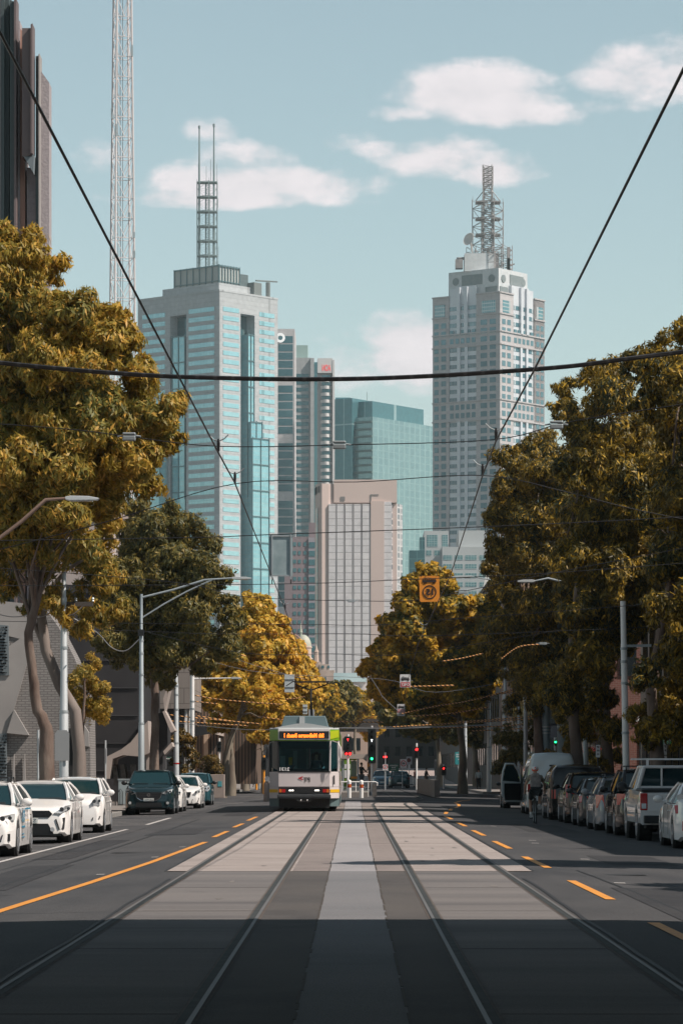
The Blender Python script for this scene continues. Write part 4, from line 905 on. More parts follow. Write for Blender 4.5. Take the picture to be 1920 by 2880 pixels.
car('parked_car', 'small silver car just beyond the open van door', 'car', (7.3, 147), 'away', 4.2, 1.74, 1.48, 2.55, .85, (.82, 1.0), 1.0, 1.06, (1.1, 1.9, 3.5, 4.05), P_grey, .31, roofw=.68, group=gRt, rear=dict(tail=[(.58, .74), (.84, .72), (.86, .92), (.62, .90)]), plow=.56)
car('moving_car', 'dark car seen from behind driving up the far street beyond the crossing', 'car', (3.95, 292), 'away', 4.5, 1.8, 1.48, 2.65, .9, (.84, 1.0), 1.0, 1.06, (1.1, 1.9, 3.5, 4.05), P_teal, .32, roofw=.70, rear=dict(tail=[(.58, .74), (.84, .72), (.86, .92), (.62, .90)]))
car('moving_car', 'pale blue car with lit headlight facing us at the far crossing', 'car', (2.6, 305), 'us', 4.2, 1.74, 1.48, 2.55, .85, (.82, 1.0), 1.0, 1.06, (1.1, 1.9, 3.5, 4.05), paint('car_blue', (.10, .20, .28)), .31, roofw=.70, front=dict(head=[(.50, .68), (.80, .72), (.80, .86), (.58, .80)], grille=[(-.3, .56), (.3, .56), (.34, .66), (-.34, .66)]))
# ---- boxy vehicles
def vanbody(t, L, W, H, pm, wb, fo, wr, clear=.22, nose=(1.15, 1.25), topw=.82, hoody=1.0, roofm=None, shoulder=1.25):
    # nose at y=-L/2; full-height lofted body with rounded roof
    w = W/2; y0 = -L/2; wf, wrr = y0+fo, y0+fo+wb
    def bot(y):
        z = clear
        for c in (wf, wrr):
            d = abs(y-c); rr = wr+.06
            if d < rr: z = max(z, wr+math.sqrt(rr*rr-d*d))
        return z
    top = [(y0, .75), (y0+.08, nose[0]-.1), (y0+.3, nose[0]), (y0+hoody, nose[1]), (y0+hoody+.85, H-.12), (y0+hoody+1.2, H-.02), (0, H), (L/2-.25, H-.02), (L/2-.08, H-.10), (L/2, H-.26)]
    ys = sorted(set([y0, y0+.08, y0+.3, y0+hoody, y0+hoody+.4, y0+hoody+.85, y0+hoody+1.2, 0, L/2-.5, L/2-.25, L/2-.08, L/2]+[c+(wr+.06)*q for c in (wf, wrr) for q in (-1.0, -.96, -.8, -.5, 0, .5, .8, .96, 1.0)]+[c+(wr+.075)*q for c in (wf, wrr) for q in (-1, 1)]))
    b = MB(); ring = []
    for y in ys:
        d = max(0, min(y-y0, L/2-y)); ww = w*(.88+.12*min(1, math.sqrt(d/.3))); zb = bot(y); zt = interp(top, y); zs = max(zb+.06, min(shoulder, zt-.1))
        tw = ww*lerp(1, topw, max(0, min(1, (zt-shoulder)/(H-shoulder))))
        pr = [(ww*.92, zb), (ww*.99, zb+.04), (ww, lerp(zb+.04, zs, .5)), (ww*.99, zs), (lerp(ww, tw, .55), lerp(zs, zt, .6)), (tw, max(zs+.01, zt-.10)), (tw*.90, max(zs+.02, zt-.025)), (tw*.5, zt), (0, zt+.01)]
        ring.append([(x, y, z) for x, z in pr]+[(-x, y, z) for x, z in pr[-2::-1]])
    n = len(ring[0])
    for r in ring: b.v += r
    for i in range(len(ring)-1):
        for k in range(n-1): a = i*n+k; b.f.append((a, a+1, a+1+n, a+n)); b.m.append(0)
    b.f.append(tuple(range(n))[::-1]); b.m.append(0); b.f.append(tuple((len(ring)-1)*n+k for k in range(n))); b.m.append(0)
    b.build('body', pm, t, smooth=35)
    b = MB(); b.box(-w*.84, w*.84, y0+.25, L/2-.2, clear-.05, .6)
    for c in (wf, wrr):
        for s in (-1, 1): b.lathe([(0, 0), (wr+.055, 0), (wr+.055, .28), (0, .28)], (s*(w*.62), c, wr+.02), (s, 0, 0), 18)
    b.build('underbody', M_under, t)
    for s in (-1, 1):
        for c in (wf, wrr): wheel(t, s*(w-.12), c, wr, .22, s)
def quad(name, t, pts, m, th=.012, n=None):
    b = MB(); p = [Vector(q) for q in pts]; nn = (p[1]-p[0]).cross(p[2]-p[1]).normalized()*th; k = len(p)
    f = [q+nn for q in p]; b.face(f)
    for i in range(k): j = (i+1) % k; b.face([f[j], f[i], p[i], p[j]])
    return b.build(name, m, t)
# black people-mover
L_ = 4.9; t = thing('parked_van', 'tall black people mover parked directly in front of the white van', 'van', (7.40, 113.9, gz(7.4)+.004), math.pi, gRt)
vanbody(t, L_, 1.88, 1.86, P_black, 3.0, .9, .33, .2, (1.0, 1.12), .80, .9)
e = L_/2+.005
quad('rear_window', t, [(.66, e-.02, 1.10), (-.66, e-.02, 1.10), (-.56, e-.13, 1.66), (.56, e-.13, 1.66)][::1], M_glass, .02)
for s in (-1, 1):
    quad('tail_light', t, [(s*.72, e, .72), (s*.72, e, 1.02), (s*.86, e-.05, 1.02), (s*.86, e-.05, .72)][::1 if s < 0 else -1][::-1], M_red, .02)
    b = MB(); b.ball((s*1.05, -L_/2+1.25, 1.12), (.10, .08, .11), 10); b.build('wing_mirror', M_black, t, smooth=60)
    b = MB(); q = [(s*.945, -1.0, 1.05), (s*.945, 2.2, 1.08), (s*.83, 2.1, 1.62), (s*.83, -.6, 1.62)]; b.face(q if s > 0 else q[::-1]); b.build('side_window', M_glass, t)
b = MB(); b.box(-.19, .19, e+.0, e+.03, .74, .86); b.build('number_plate', M_plate, t)
b = MB(); b.box(-.72, .72, e-.02, e+.02, .28, .42); b.build('bumper_trim', M_black, t)
# white high-roof van with open door
L_ = 5.4; t = thing('delivery_van', 'white high-roof van with its driver door standing open', 'van', (7.38, 128.0, gz(7.4)+.004), math.pi, gRt)
vanbody(t, L_, 1.90, 2.32, P_vanw, 3.1, 1.15, .34, .24, (1.15, 1.25), .78, .75)
e = L_/2+.005
quad('rear_window', t, [(.72, e-.02, 1.22), (-.72, e-.02, 1.22), (-.66, e-.05, 1.72), (.66, e-.05, 1.72)], M_glass, .02)
b = MB(); b.box(-.12, .12, e-.02, e+.015, 1.80, 1.86); b.build('brake_light', M_black, t)
for s in (-1, 1):
    b = MB(); b.box(s*.86-.06, s*.86+.06, e-.05, e+.012, .85, 1.15); b.build('tail_light', M_red, t)
b = MB(); b.box(-.19, .19, e, e+.025, .66, .78); b.build('number_plate', M_plate, t)
b = MB(); b.box(-.88, .88, e-.03, e+.05, .36, .52); b.build('rear_bumper', M_black, t)
b = MB(); b.box(.955, .965, -1.55, -.45, .5, 1.85); b.build('door_opening', M_under, t)
# door leaf, hinged at its front edge and swung outwards (local +x is the road side because the van is turned round)
hx_, hy_ = .96, -1.62; dd = Vector((math.cos(R(38)), math.sin(R(38)), 0))*1.0; nn_ = Vector((-dd.y, dd.x, 0)).normalized()*.05; O_ = Vector((hx_, hy_, .45))
def dpt(u, z): return O_+dd*u+Vector((0, 0, z-.45))
b = MB()
outer = [(0, .45), (.80, .45), (.98, .70), (1.0, 1.25), (.92, 1.62), (.80, 1.93), (.35, 1.93), (.12, 1.60), (0, 1.28)]; hole = [(.10, 1.20), (.90, 1.20), (.84, 1.62), (.74, 1.83), (.40, 1.83), (.20, 1.58)]
b.prism([(u, z-.45) for u, z in outer[:4]+[(0, 1.20)]], O_, dd, (0, 0, 1), nn_)
fr_ = [(0, 1.22), (.13, 1.60), (.37, 1.90), (.80, 1.90), (.92, 1.62), (.98, 1.22)]; b.path([dpt(u, z)+nn_*.5 for u, z in fr_], .04, 6)
dr = b.build('open_door', P_vanw, t)
b = MB(); b.prism([(u, z-.45) for u, z in hole], O_+nn_*.3, dd, (0, 0, 1), nn_*.3); b.build('door_window', M_glass, dr)
b = MB(); b.prism([(u*.86+.07, (z-.45)*.80+.06) for u, z in [(0, .45), (.9, .45), (.95, .8), (.95, 1.25), (0, 1.25)]], O_+nn_*1.05, dd, (0, 0, 1), nn_*.4); b.build('door_card', M_black, dr)
b = MB(); b.ball(dpt(.1, 1.25)-nn_*2, (.10, .07, .14), 10); b.build('wing_mirror', M_black, dr, smooth=60)
# white utility truck
L_ = 5.25; w = .925; t = thing('utility_truck', 'white utility truck with ladder bar, dark tray cover and tall red tail lights', 'truck', (7.62, 81.5, gz(7.6)+.004), math.pi, gRt)
y0 = -L_/2; wf, wrr = y0+1.0, y0+1.0+3.08; wr = .39
def ubot(y):
    z = .40
    for c in (wf, wrr):
        d = abs(y-c); rr = wr+.08
        if d < rr: z = max(z, wr+math.sqrt(rr*rr-d*d))
    return z
top = [(y0, .85), (y0+.08, 1.0), (y0+.25, 1.08), (y0+1.35, 1.20), (y0+1.6, 1.24), (L_/2-.03, 1.16), (L_/2, 1.12)]
ys = sorted(set([y0, y0+.08, y0+.25, y0+.5, y0+1.35, y0+1.6, 0, .9, 1.1, L_/2-.1, L_/2]+[c+(wr+.08)*q for c in (wf, wrr) for q in (-1.0, -.96, -.8, -.5, 0, .5, .8, .96, 1.0)]))
b = MB(); ring = []
for y in ys:
    d = max(0, y-y0); ww = w*(.84+.16*min(1, math.sqrt(d/.4))); zb = ubot(y); zt = interp(top, y)
    pr = [(ww*.95, zb), (ww, zb+.04), (ww*1.0, max(zb+.05, .85)), (ww*.985, zt-.06), (ww*.95, zt), (ww*.5, zt+.01), (0, zt+.015)]
    ring.append([(x, y, z) for x, z in pr]+[(-x, y, z) for x, z in pr[-2::-1]])
n = len(ring[0])
for r in ring: b.v += r
for i in range(len(ring)-1):
    for k in range(n-1): a = i*n+k; b.f.append((a, a+1, a+1+n, a+n)); b.m.append(0)
b.f.append(tuple(range(n))[::-1]); b.m.append(0); b.f.append(tuple((len(ring)-1)*n+k for k in range(n))); b.m.append(0)
b.build('body', P_white, t, smooth=35)
b = MB(); b.box(-.78, .78, y0+.3, L_/2-.1, .32, .72)
for c in (wf, wrr):
    for s in (-1, 1): b.lathe([(0, 0), (wr+.07, 0), (wr+.07, .3), (0, .3)], (s*.58, c, wr+.03), (s, 0, 0), 18)
b.build('underbody', M_under, t)
for s in (-1, 1):
    for c in (wf, wrr): wheel(t, s*(w-.13), c, wr, .25, s, spokes=6)
cy0, cy1, cy2 = y0+1.45, y0+2.15, y0+3.62; b = MB(); cw, rw_ = .86, .70
sec = [(cy0, 1.22, cw), (cy1, 1.76, rw_), (cy1+.3, 1.80, rw_), (cy2-.15, 1.80, rw_), (cy2, 1.76, rw_)]
b.box(-rw_-.03, rw_+.03, cy1-.02, cy2+.02, 1.72, 1.79)
for s in (-1, 1):
    b.path([(s*cw, cy0, 1.22), (s*rw_, cy1, 1.76)], .045, 6); b.path([(s*.86, cy2, 1.2), (s*(rw_+.0), cy2, 1.75)], .06, 6); b.path([(s*.86, (cy1+cy2)/2, 1.2), (s*rw_, (cy1+cy2)/2, 1.75)], .04, 6)
for x in (-.28, .28): b.box(x-.025, x+.025, cy2-.01, cy2+.03, 1.24, 1.74)
b.box(-.88, .88, cy2-.05, cy2+.03, 1.16, 1.30); b.build('cab', P_white, t, bevel=.02)
b = MB(); b.face([(-cw, cy0, 1.22), (cw, cy0, 1.22), (rw_, cy1, 1.75), (-rw_, cy1, 1.75)]); b.build('windscreen', M_glass, t)
for s in (-1, 1):
    b = MB(); q = [(s*cw, cy0+.1, 1.22), (s*cw, cy2, 1.22), (s*rw_, cy2, 1.75), (s*rw_, cy1, 1.75)]; b.face(q if s > 0 else q[::-1]); b.build('side_window', M_glass, t)
for x0, x1 in ((-.80, -.31), (-.25, .25), (.31, .80)):
    b = MB(); b.face([(x0, cy2, 1.30), (x0*.88, cy2, 1.72), (x1*.88, cy2, 1.72), (x1, cy2, 1.30)]); b.build('rear_window', M_glass, t)
b = MB(); b.box(-.90, .90, cy2+.08, L_/2-.02, 1.175, 1.25); b.build('tray_cover', mat('vinyl_cover', (.03, .035, .04), .7), t, bevel=.03)
for s in (-1, 1):
    b = MB(); b.box(min(s*.76, s*.93), max(s*.76, s*.93), L_/2-.06, L_/2+.02, .74, 1.14); tl = b.build('tail_light', M_red, t, bevel=.015)
    b = MB(); b.box(min(s*.79, s*.90), max(s*.79, s*.90), L_/2+.018, L_/2+.03, .78, .90); b.build('reversing_light', M_lens, tl)
    b = MB(); b.ball((s*1.08, cy0+.35, 1.28), (.13, .08, .12), 10); b.tube((s*.85, cy0+.35, 1.22), (s*1.0, cy0+.35, 1.26), .03); b.build('wing_mirror', M_black, t, smooth=60)
b = MB(); b.box(-.74, .74, L_/2-.01, L_/2+.012, .70, 1.13); tg = b.build('tailgate', P_white, t, bevel=.01)
text('tailgate_lettering', 'HAULER', .1, mat('badge_grey', (.35, .35, .36), .4), tg, (-.45, L_/2+.012, 1.03), True, .34, .05, .004, right=(-1, 0, 0), out=(0, 1, 0))
bpy.data.objects.remove(bpy.data.objects['tailgate_lettering'])
b = MB(); b.box(-.85, .85, L_/2-.05, L_/2+.14, .44, .62); b.build('rear_bumper', M_black, t, bevel=.02)
b = MB(); b.box(-.5, .5, L_/2-.2, L_/2-.05, .25, .44); b.tube((0, L_/2, .38), (0, L_/2+.2, .38), .03); b.build('tow_bar', M_black, t)
b = MB(); b.box(-1.0, 1.0, cy2-.25, cy2-.19, 1.92, 1.96)
for s in (-.6, .6): b.box(s-.03, s+.03, cy2-.24, cy2-.20, 1.78, 1.93)
b.build('ladder_bar', M_white, t)

# ---------------------------------------------------------------- tram
M_tw = mat('tram_white', (.62, .57, .575), .35, coat=.4, col2=(.57, .525, .53), scale=1.2); M_tg = mat('tram_grey', (.34, .35, .37), .45, coat=.2); M_green = mat('tram_green', (.16, .34, .015), .35, coat=.5); M_lime = mat('tram_lime', (.42, .50, .02), .35, coat=.5)
M_roof = mat('tram_roof', (.40, .42, .43), .5); M_pod = mat('tram_pod', (.13, .19, .21), .5); M_teals = mat('tram_skirt', (.10, .15, .16), .5); M_ty = mat('tram_yellow', (.70, .42, .02), .4)
def tramglass():
    m = bpy.data.materials.new('tram_windscreen'); m.use_nodes = True; t = m.node_tree; t.nodes.clear()
    g = N(t, 'ShaderNodeBsdfGlossy'); g.inputs['Roughness'].default_value = .03; g.inputs['Color'].default_value = (.6, .75, .8, 1)
    tr = N(t, 'ShaderNodeBsdfTransparent'); tr.inputs['Color'].default_value = (.36, .66, .72, 1)
    fr = N(t, 'ShaderNodeFresnel'); fr.inputs[0].default_value = 1.5; mx = N(t, 'ShaderNodeMixShader'); t.links.new(mathn(t, 'ADD', fr.outputs[0], .03), mx.inputs[0]); t.links.new(tr.outputs[0], mx.inputs[1]); t.links.new(g.outputs[0], mx.inputs[2])
    o = N(t, 'ShaderNodeOutputMaterial'); t.links.new(mx.outputs[0], o.inputs[0]); return m
M_tglass = tramglass()
TX, TY = -1.84, 126.7; T = thing('tram', 'white and green tram with orange destination sign approaching on the left track', 'tram', (TX, TY, 0))
W2 = 1.31; Lt = 23.0
# plan outline of the front: flat panel +-.95, corners swept back .35
plan = [(-W2, .55), (-.97, 0), (.97, 0), (W2, .55)]
def band(b, z0, z1, back=Lt, inset=0.0, pl=plan, mi=0, lean0=0.0, lean1=0.0):
    n = len(pl); k = len(b.v)
    for z, ln_ in ((z0, lean0), (z1, lean1)):
        b.v += [(x*(1-inset/W2), y+ln_+inset, z) for x, y in pl]+[(W2-inset, back, z), (-W2+inset, back, z)]
    m = n+2
    b.f.append(tuple(range(k, k+m))[::-1]); b.f.append(tuple(range(k+m, k+2*m))); b.m += [mi, mi]
    for i in range(m): j = (i+1) % m; b.f.append((k+i, k+j, k+m+j, k+m+i)); b.m.append(mi)
def front_panel(name, m, z0, z1, x0=-.97, x1=.97, y=0.0, proud=.012, y1=None, parent=T, bev=0):
    b = MB(); y1 = y if y1 is None else y1
    b.v += [(x0, y-proud, z0), (x1, y-proud, z0), (x1, y1-proud, z1), (x0, y1-proud, z1), (x0, y+.1, z0), (x1, y+.1, z0), (x1, y1+.1, z1), (x0, y1+.1, z1)]
    for q in ((0, 1, 2, 3), (7, 6, 5, 4), (1, 5, 6, 2), (4, 0, 3, 7), (3, 2, 6, 7), (4, 5, 1, 0)): b.f.append(q); b.m.append(0)
    return b.build(name, m, parent, bevel=bev)
b = MB(); band(b, .92, 1.50); b.build('body', M_tw, T, bevel=.02)
b = MB(); band(b, .50, .918); b.build('lower_body', M_tw, T, bevel=.01)
b = MB(); band(b, .20, .497, pl=[(-W2, .60), (-1.0, .35), (1.0, .35), (W2, .60)]); b.build('skirt', M_teals, T)
b = MB(); band(b, 2.66, 3.08, lean0=-.02, lean1=.02); b.build('roof_band', M_green, T, bevel=.03)
b = MB(); band(b, 3.082, 3.15, lean0=.05, lean1=.12); b.build('roof', M_roof, T, bevel=.03)
# roof dome and equipment pod
b = MB(); b.prism([(-1.15, 3.15), (1.15, 3.15), (.28, 3.30), (-.05, 3.33), (-.35, 3.30)], (0, .35, 0), (1, 0, 0), (0, 0, 1), (0, 1.6, 0)); b.build('roof_cowl', M_roof, T)
b = MB()
for y0_, y1_, (xa, xb), zt_ in ((1.6, 7.5, (.92, .78), 3.62),): b.prism([(-xa, 3.15), (xa, 3.15), (xb, zt_), (-xb, zt_)], (0, y0_, 0), (1, 0, 0), (0, 0, 1), (0, y1_-y0_, 0))
b.build('equipment_pod', M_pod, T, bevel=.03)
b = MB(); b.box(-.20, -.0, 1.55, 1.6, 3.18, 3.60); b.build('pod_seam', M_roof, T)
# lime corners
for s in (-1, 1):
    b = MB(); d = Vector((s*(W2-.97), .55, 0)); o_ = Vector((s*.97, -.03, 0)); nrm = Vector((s*.55, -(W2-.97), 0)).normalized()*.012
    b.face([o_+nrm+Vector((0, 0, 2.72)), o_+d*.95+nrm+Vector((0, 0, 2.80)), o_+d*.95+nrm+Vector((0, 0, 3.06)), o_+nrm+Vector((0, 0, 3.02))][::s]); b.build('corner_panel', M_lime if s > 0 else M_green, T)
    for z0, z1, m_, nm in ((.72, .84, M_ty, 'yellow_band'), ):
        b = MB(); b.face([o_+nrm+Vector((0, .03, z0)), o_+d+nrm+Vector((0, .03, z0)), o_+d+nrm+Vector((0, .03, z1)), o_+nrm+Vector((0, .03, z1))][::s]); b.build(nm, m_, T)
front_panel('destination_surround', M_tw, 2.70, 3.09, -.97, .97, -.03, .012, -.0)
front_panel('destination_display', M_black, 2.745, 3.02, -.93, .93, -.045, .014, -.025)
text('destination_text', 'Sth Melbourne Beach 1', .2, emis('led_orange', (1.0, .20, .02), 1.6), T, (0, -.062, 2.86), True, 1.50, .17, .012, bold=.012)
front_panel('front_panel', M_tw, .94, 1.49, -.96, .96, 0, .02, -.0, bev=.01)
text('logo_letters', 'PT', .2, mat('logo_black', (.02, .02, .022), .5), T, (.10, -.03, 1.20), True, .24, .17, .006, bold=.006)
text('logo_chevron', '>', .2, mat('logo_red', (.42, .02, .03), .5), T, (-.13, -.03, 1.255), True, .17, .155, .006, bold=.01)
# windscreen: glass set between frame posts, dark cab behind it
b = MB(); b.face([(-.95, -.01, 1.52), (.95, -.01, 1.52), (.98, .05, 2.64), (-.98, .05, 2.64)]); gl = b.build('windscreen', M_tglass, T)
text('fleet_number', '2131', .2, mat('decal_white', (.8, .8, .8), .5), gl, (-.73, -.016, 1.60), True, .37, .13, .006, bold=.006)
for s in (-1, 1):
    b = MB(); q = [(s*.97, 0, 1.56), (s*(W2-.06), .50, 1.66), (s*(W2-.06), .52, 2.60), (s*.98, .05, 2.64)]; b.face(q if s > 0 else q[::-1]); b.build('side_window', M_glass, T)
    b = MB(); b.path([(s*(W2-.03), .53, 1.5), (s*(W2-.03), .56, 2.66)], .05, 6); b.path([(s*.965, 0, 1.5), (s*.985, .05, 2.66)], .035, 6); b.build('pillar', M_black if s < 0 else M_tw, T)
front_panel('sun_visor', M_black, 2.36, 2.64, -.90, .86, .06, .0, .08)
b = MB(); b.box(-.98, .98, -.035, .03, 1.475, 1.52); b.build('windscreen_sill', M_black, T)
b = MB(); b.box(.20, .225, -.0, .04, 1.52, 2.4); b.build('windscreen_divider', M_black, T)
b = MB(); b.box(-W2+.02, W2-.02, .62, Lt, 1.50, 2.66); b.box(-1.0, 1.0, .2, .7, 1.35, 1.49); 
bpy_side = MB()
# cab interior is a real recess: back wall, dashboard, seat, lit side panels
b = MB(); b.box(-1.22, 1.22, 2.4, 2.45, 1.5, 2.64); b.build('cab_bulkhead', mat('cab_teal', (.06, .16, .18), .6, col2=(.12, .22, .24), scale=1.5), T)
b = MB(); b.box(-.9, .9, .12, .5, 1.5, 1.62); b.build('dashboard', M_black, T, bevel=.03)
b = MB(); b.box(-.45, -.30, 2.3, 2.38, 1.55, 2.3); b.box(.05, .12, 2.3, 2.38, 1.55, 2.5); b.box(-.95, -.75, 2.3, 2.38, 1.6, 2.1); b.build('cab_partition', mat('cab_pale', (.38, .45, .45), .6), T)
b = MB(); b.box(-.62, -.48, 2.2, 2.28, 1.75, 2.05); b.build('warning_card', M_ty, T)
b = MB(); b.box(.25, .65, 1.35, 1.45, 1.5, 2.2); b.build('driver_seat', M_seat, T, bevel=.05)
for s in (-1, 1):
    b = MB(); b.box(min(s*W2, s*(W2-.03)), max(s*W2, s*(W2-.03)), .62, 2.0, 1.50, 1.80); b.box(min(s*W2, s*(W2-.03)), max(s*W2, s*(W2-.03)), .62, Lt, 2.45, 2.66); b.box(min(s*W2, s*(W2-.03)), max(s*W2, s*(W2-.03)), 2.0, Lt, 1.5, 2.45)
    b.build('side_panel', M_green, T)
    for q in range(7):
        b = MB(); y_ = 2.4+q*2.9; b.box(min(s*(W2+.004), s*(W2-.01)), max(s*(W2+.004), s*(W2-.01)), y_, y_+2.3, 1.62, 2.42); b.build('side_window', M_glass, T)
    for q in range(4):
        b = MB(); y_ = .9+q*2.8; b.face([(s*(W2+.005), y_, .95), (s*(W2+.005), y_+2.2, .95), (s*(W2+.005), y_+.8, 1.5)][::s]); b.build('lime_flash', M_lime, T)
b = MB(); b.face([(-1.3, .62, 2.655), (-1.3, Lt, 2.655), (1.3, Lt, 2.655), (1.3, .62, 2.655)]); b.build('ceiling_panel', M_tg, T)
front_panel('light_cluster', M_black, .66, .915, -.955, .955, 0, .018)
for s in (-1, 1):
    for x0, x1, m_, nm in ((.84, .955-.02, M_amber, 'indicator'), (.70, .825, M_red, 'brake_light')):
        b = MB(); b.box(min(s*x0, s*x1), max(s*x0, s*x1), -.035, 0, .725, .85); b.build(nm, m_, T)
    b = MB(); 
    for q in range(3): b.lathe([(0, 0), (.028, 0), (.028, -.01)], (s*(.42+.06*q), -.03, .80), (0, -1, 0), 10)
    b.build('headlight', emis('lit_headlamp', (1.0, .93, .85), 2.2), T)
b = MB(); b.box(-.16, .18, -.03, 0, .70, .86); b.build('coupler_cover', M_black, T)
b = MB(); b.box(-1.0, 1.0, -.12, .10, .50, .64); b.box(-.97, .97, -.14, -.12, .56, .60); b.build('bumper', mat('bumper_dark', (.05, .055, .06), .5, .2), T, bevel=.015)
b = MB(); b.prism([(-.35, .5), (.35, .5), (.2, .36), (-.2, .36)], (0, -.1, 0), (1, 0, 0), (0, 0, 1), (0, .1, 0)); cpl = b.build('coupler', M_under, T)
for x in (-.12, .12): b = MB(); b.ball((x, -.11, .43), .035, 8); b.build('coupler_pin', M_chrome, cpl)
b = MB(); b.box(-.95, .95, .3, 4.2, .14, .52)
b.build('bogie', M_under, T)
for x in (-.72, .72):
    for y in (.9, 2.7): b = MB(); b.lathe([(0, -.06), (.33, -.06), (.33, .06), (0, .06)], (x, y, .345), (1, 0, 0), 20); b.build('wheel', M_under, T)
b = MB(); b.box(-W2+.1, W2-.1, 4.4, Lt, .2, .5); b.build('underframe', M_under, T)
for s in (-1, 1):
    b = MB(); b.path([(s*1.05, .1, 2.66), (s*1.28, -.25, 2.58), (s*1.34, -.3, 2.45)], .018, 5); b.ball((s*1.36, -.3, 2.22), (.06, .03, .24), 10); b.build('wing_mirror', M_tw if s > 0 else M_black, T)
b = MB(); b.box(1.10, 1.15, .12, .17, 1.02, 1.36); b.build('door_handle', M_black, T)
b = MB(); b.path([(-.5, .02, 1.53), (-.35, -.03, 1.75)], .012, 4); b.build('wiper', M_black, T)
# pantograph
b = MB(); py = 8.5; zt_ = 5.15
b.path([(.18, py+.6, 3.6), (.16, py-.4, 4.25)], .05, 6); b.path([(.16, py-.4, 4.25), (.16, py, 4.85)], .035, 6)
b.path([(.16, py, 4.75), (-.45, py, 4.98), (-.50, py, 5.1)], .03, 5); b.path([(.16, py, 4.75), (.78, py, 4.98), (.83, py, 5.1)], .03, 5)
b.box(-.58, .90, py-.12, py-.06, 5.08, 5.12); b.box(-.52, .84, py+.10, py+.16, 5.06, 5.10); b.path([(-.58, py, 5.1), (-.85, py, 4.92)], .02, 5); b.path([(.90, py, 5.1), (1.18, py, 4.92)], .02, 5)
b.build('pantograph', M_under, T)
b = MB(); b.box(.05, .28, py+.6, py+1, 3.3, 4.0); b.build('pantograph_mount', M_tg, T)
# ---------------------------------------------------------------- buildings along the street
S = 1920/1568
def pbox(b, x0, x1, y0, y1, z0, z1): b.box(x0, x1, y0, y1, z0, z1)
def facade(name, label, x0, x1, y0, y1, h, m, wins=(), winm=None, extra=None, group=None):
    # wins: (side, u0, u1, z0, z1) with side 'f' (facing us) or 's' (facing the street)
    O = Vector(((x0+x1)/2, y0, 0)); t = thing(name, label, 'building', O, group=group)
    b = MB(); b.box(x0, x1, y0, y1, -.3, h); b.build('wall', m, t, O)
    b = MB(); b.box(x0-.12, x1+.12, y0-.12, y1+.12, h, h+.4); b.build('parapet', m, t, O)
    f = Face_((x0, y0, 0), (1, 0, 0), (0, -1, 0)); sx_ = x1 if x0 < 0 else x0
    s = Face_((sx_, y0, 0), (0, 1, 0), (1 if x0 < 0 else -1, 0, 0))
    if wins: add_windows(t, [((f if w[0] == 'f' else s),)+tuple(w[1:]) for w in wins], winm or M_shopglass, off=O, proud=.05)
    return t, O
M_shopglass = mat('shop_glass', (.015, .022, .026), .08, 0, spec=.8)
M_darkclad = mat('charcoal_cladding', (.020, .020, .023), .6, col2=(.032, .031, .034), scale=.6)
M_brown = brickmat('brown_brick', (.10, .055, .045), (.08, .045, .038), (.13, .10, .09), .24, .086, .012, .85, 'diag')
M_cpanel = brickmat('concrete_panel', (.25, .215, .195), (.225, .195, .178), (.12, .10, .09), 1.6, .9, .02, .85, 'diag')
def grid(side, u0, u1, nu, z0, z1, nz_, fu=.6, fz=.6):
    out = []
    for i in range(nu):
        for j in range(nz_):
            a = u0+(u1-u0)*(i+.5-fu/2)/nu; c = z0+(z1-z0)*(j+.5-fz/2)/nz_; out.append((side, a, a+(u1-u0)*fu/nu, c, c+(z1-z0)*fz/nz_))
    return out
# unseen deck and blocks, added outside the frame for shade and dark reflections
t = thing('shade_viaduct', 'unseen added viaduct over the street above the viewer, shading the foreground', 'bridge', (0, 0, 0))
b = MB(); b.box(-70, 70, -34, 32.2, 9.7, 10.4); b.box(-70, 70, 31.9, 32.2, 10.4, 11.3); b.box(-70, 70, -34, -33.7, 10.4, 11.3); b.build('deck', M_cpanel, t)
for x in (-16, 16):
    for y in (-24, 4, 24): b = MB(); b.box(x-1.2, x+1.2, y-1, y+1, -.2, 9.7); b.build('pier', M_cpanel, t)
facade('low_building', 'unseen brown brick block added outside the right edge to shade the nearest parked cars', 12.6, 40, 62, 96, 9.2, M_brown, grid('s', 1, 33, 9, .3, 3.4, 1, .7, .9))  # added for the shade it throws on the parked cars
facade('office_building', 'broad unseen block added far behind the viewer to darken reflections', -70, 70, -170, -120, 42, M_cpanel, grid('f', 2, 138, 20, 2, 40, 3))  # added with the two side blocks so car fronts reflect something dark
facade('office_building', 'unseen block added to darken reflections, behind the viaduct on the right', 15, 60, -112, -40, 24, M_brown, ())
facade('office_building', 'unseen block added to darken reflections, behind the viaduct on the left', -60, -15, -112, -40, 26, M_brown, ())
facade('apartment_building', 'pale grey-pink building filling the gaps between the two left gums', -32, -16.5, 222, 245, 18, mat('grey_pink_wall', (.46, .38, .36), .8, col2=(.40, .335, .32), scale=.2), grid('f', 1, 15, 5, 3, 17, 5, .4, .4))
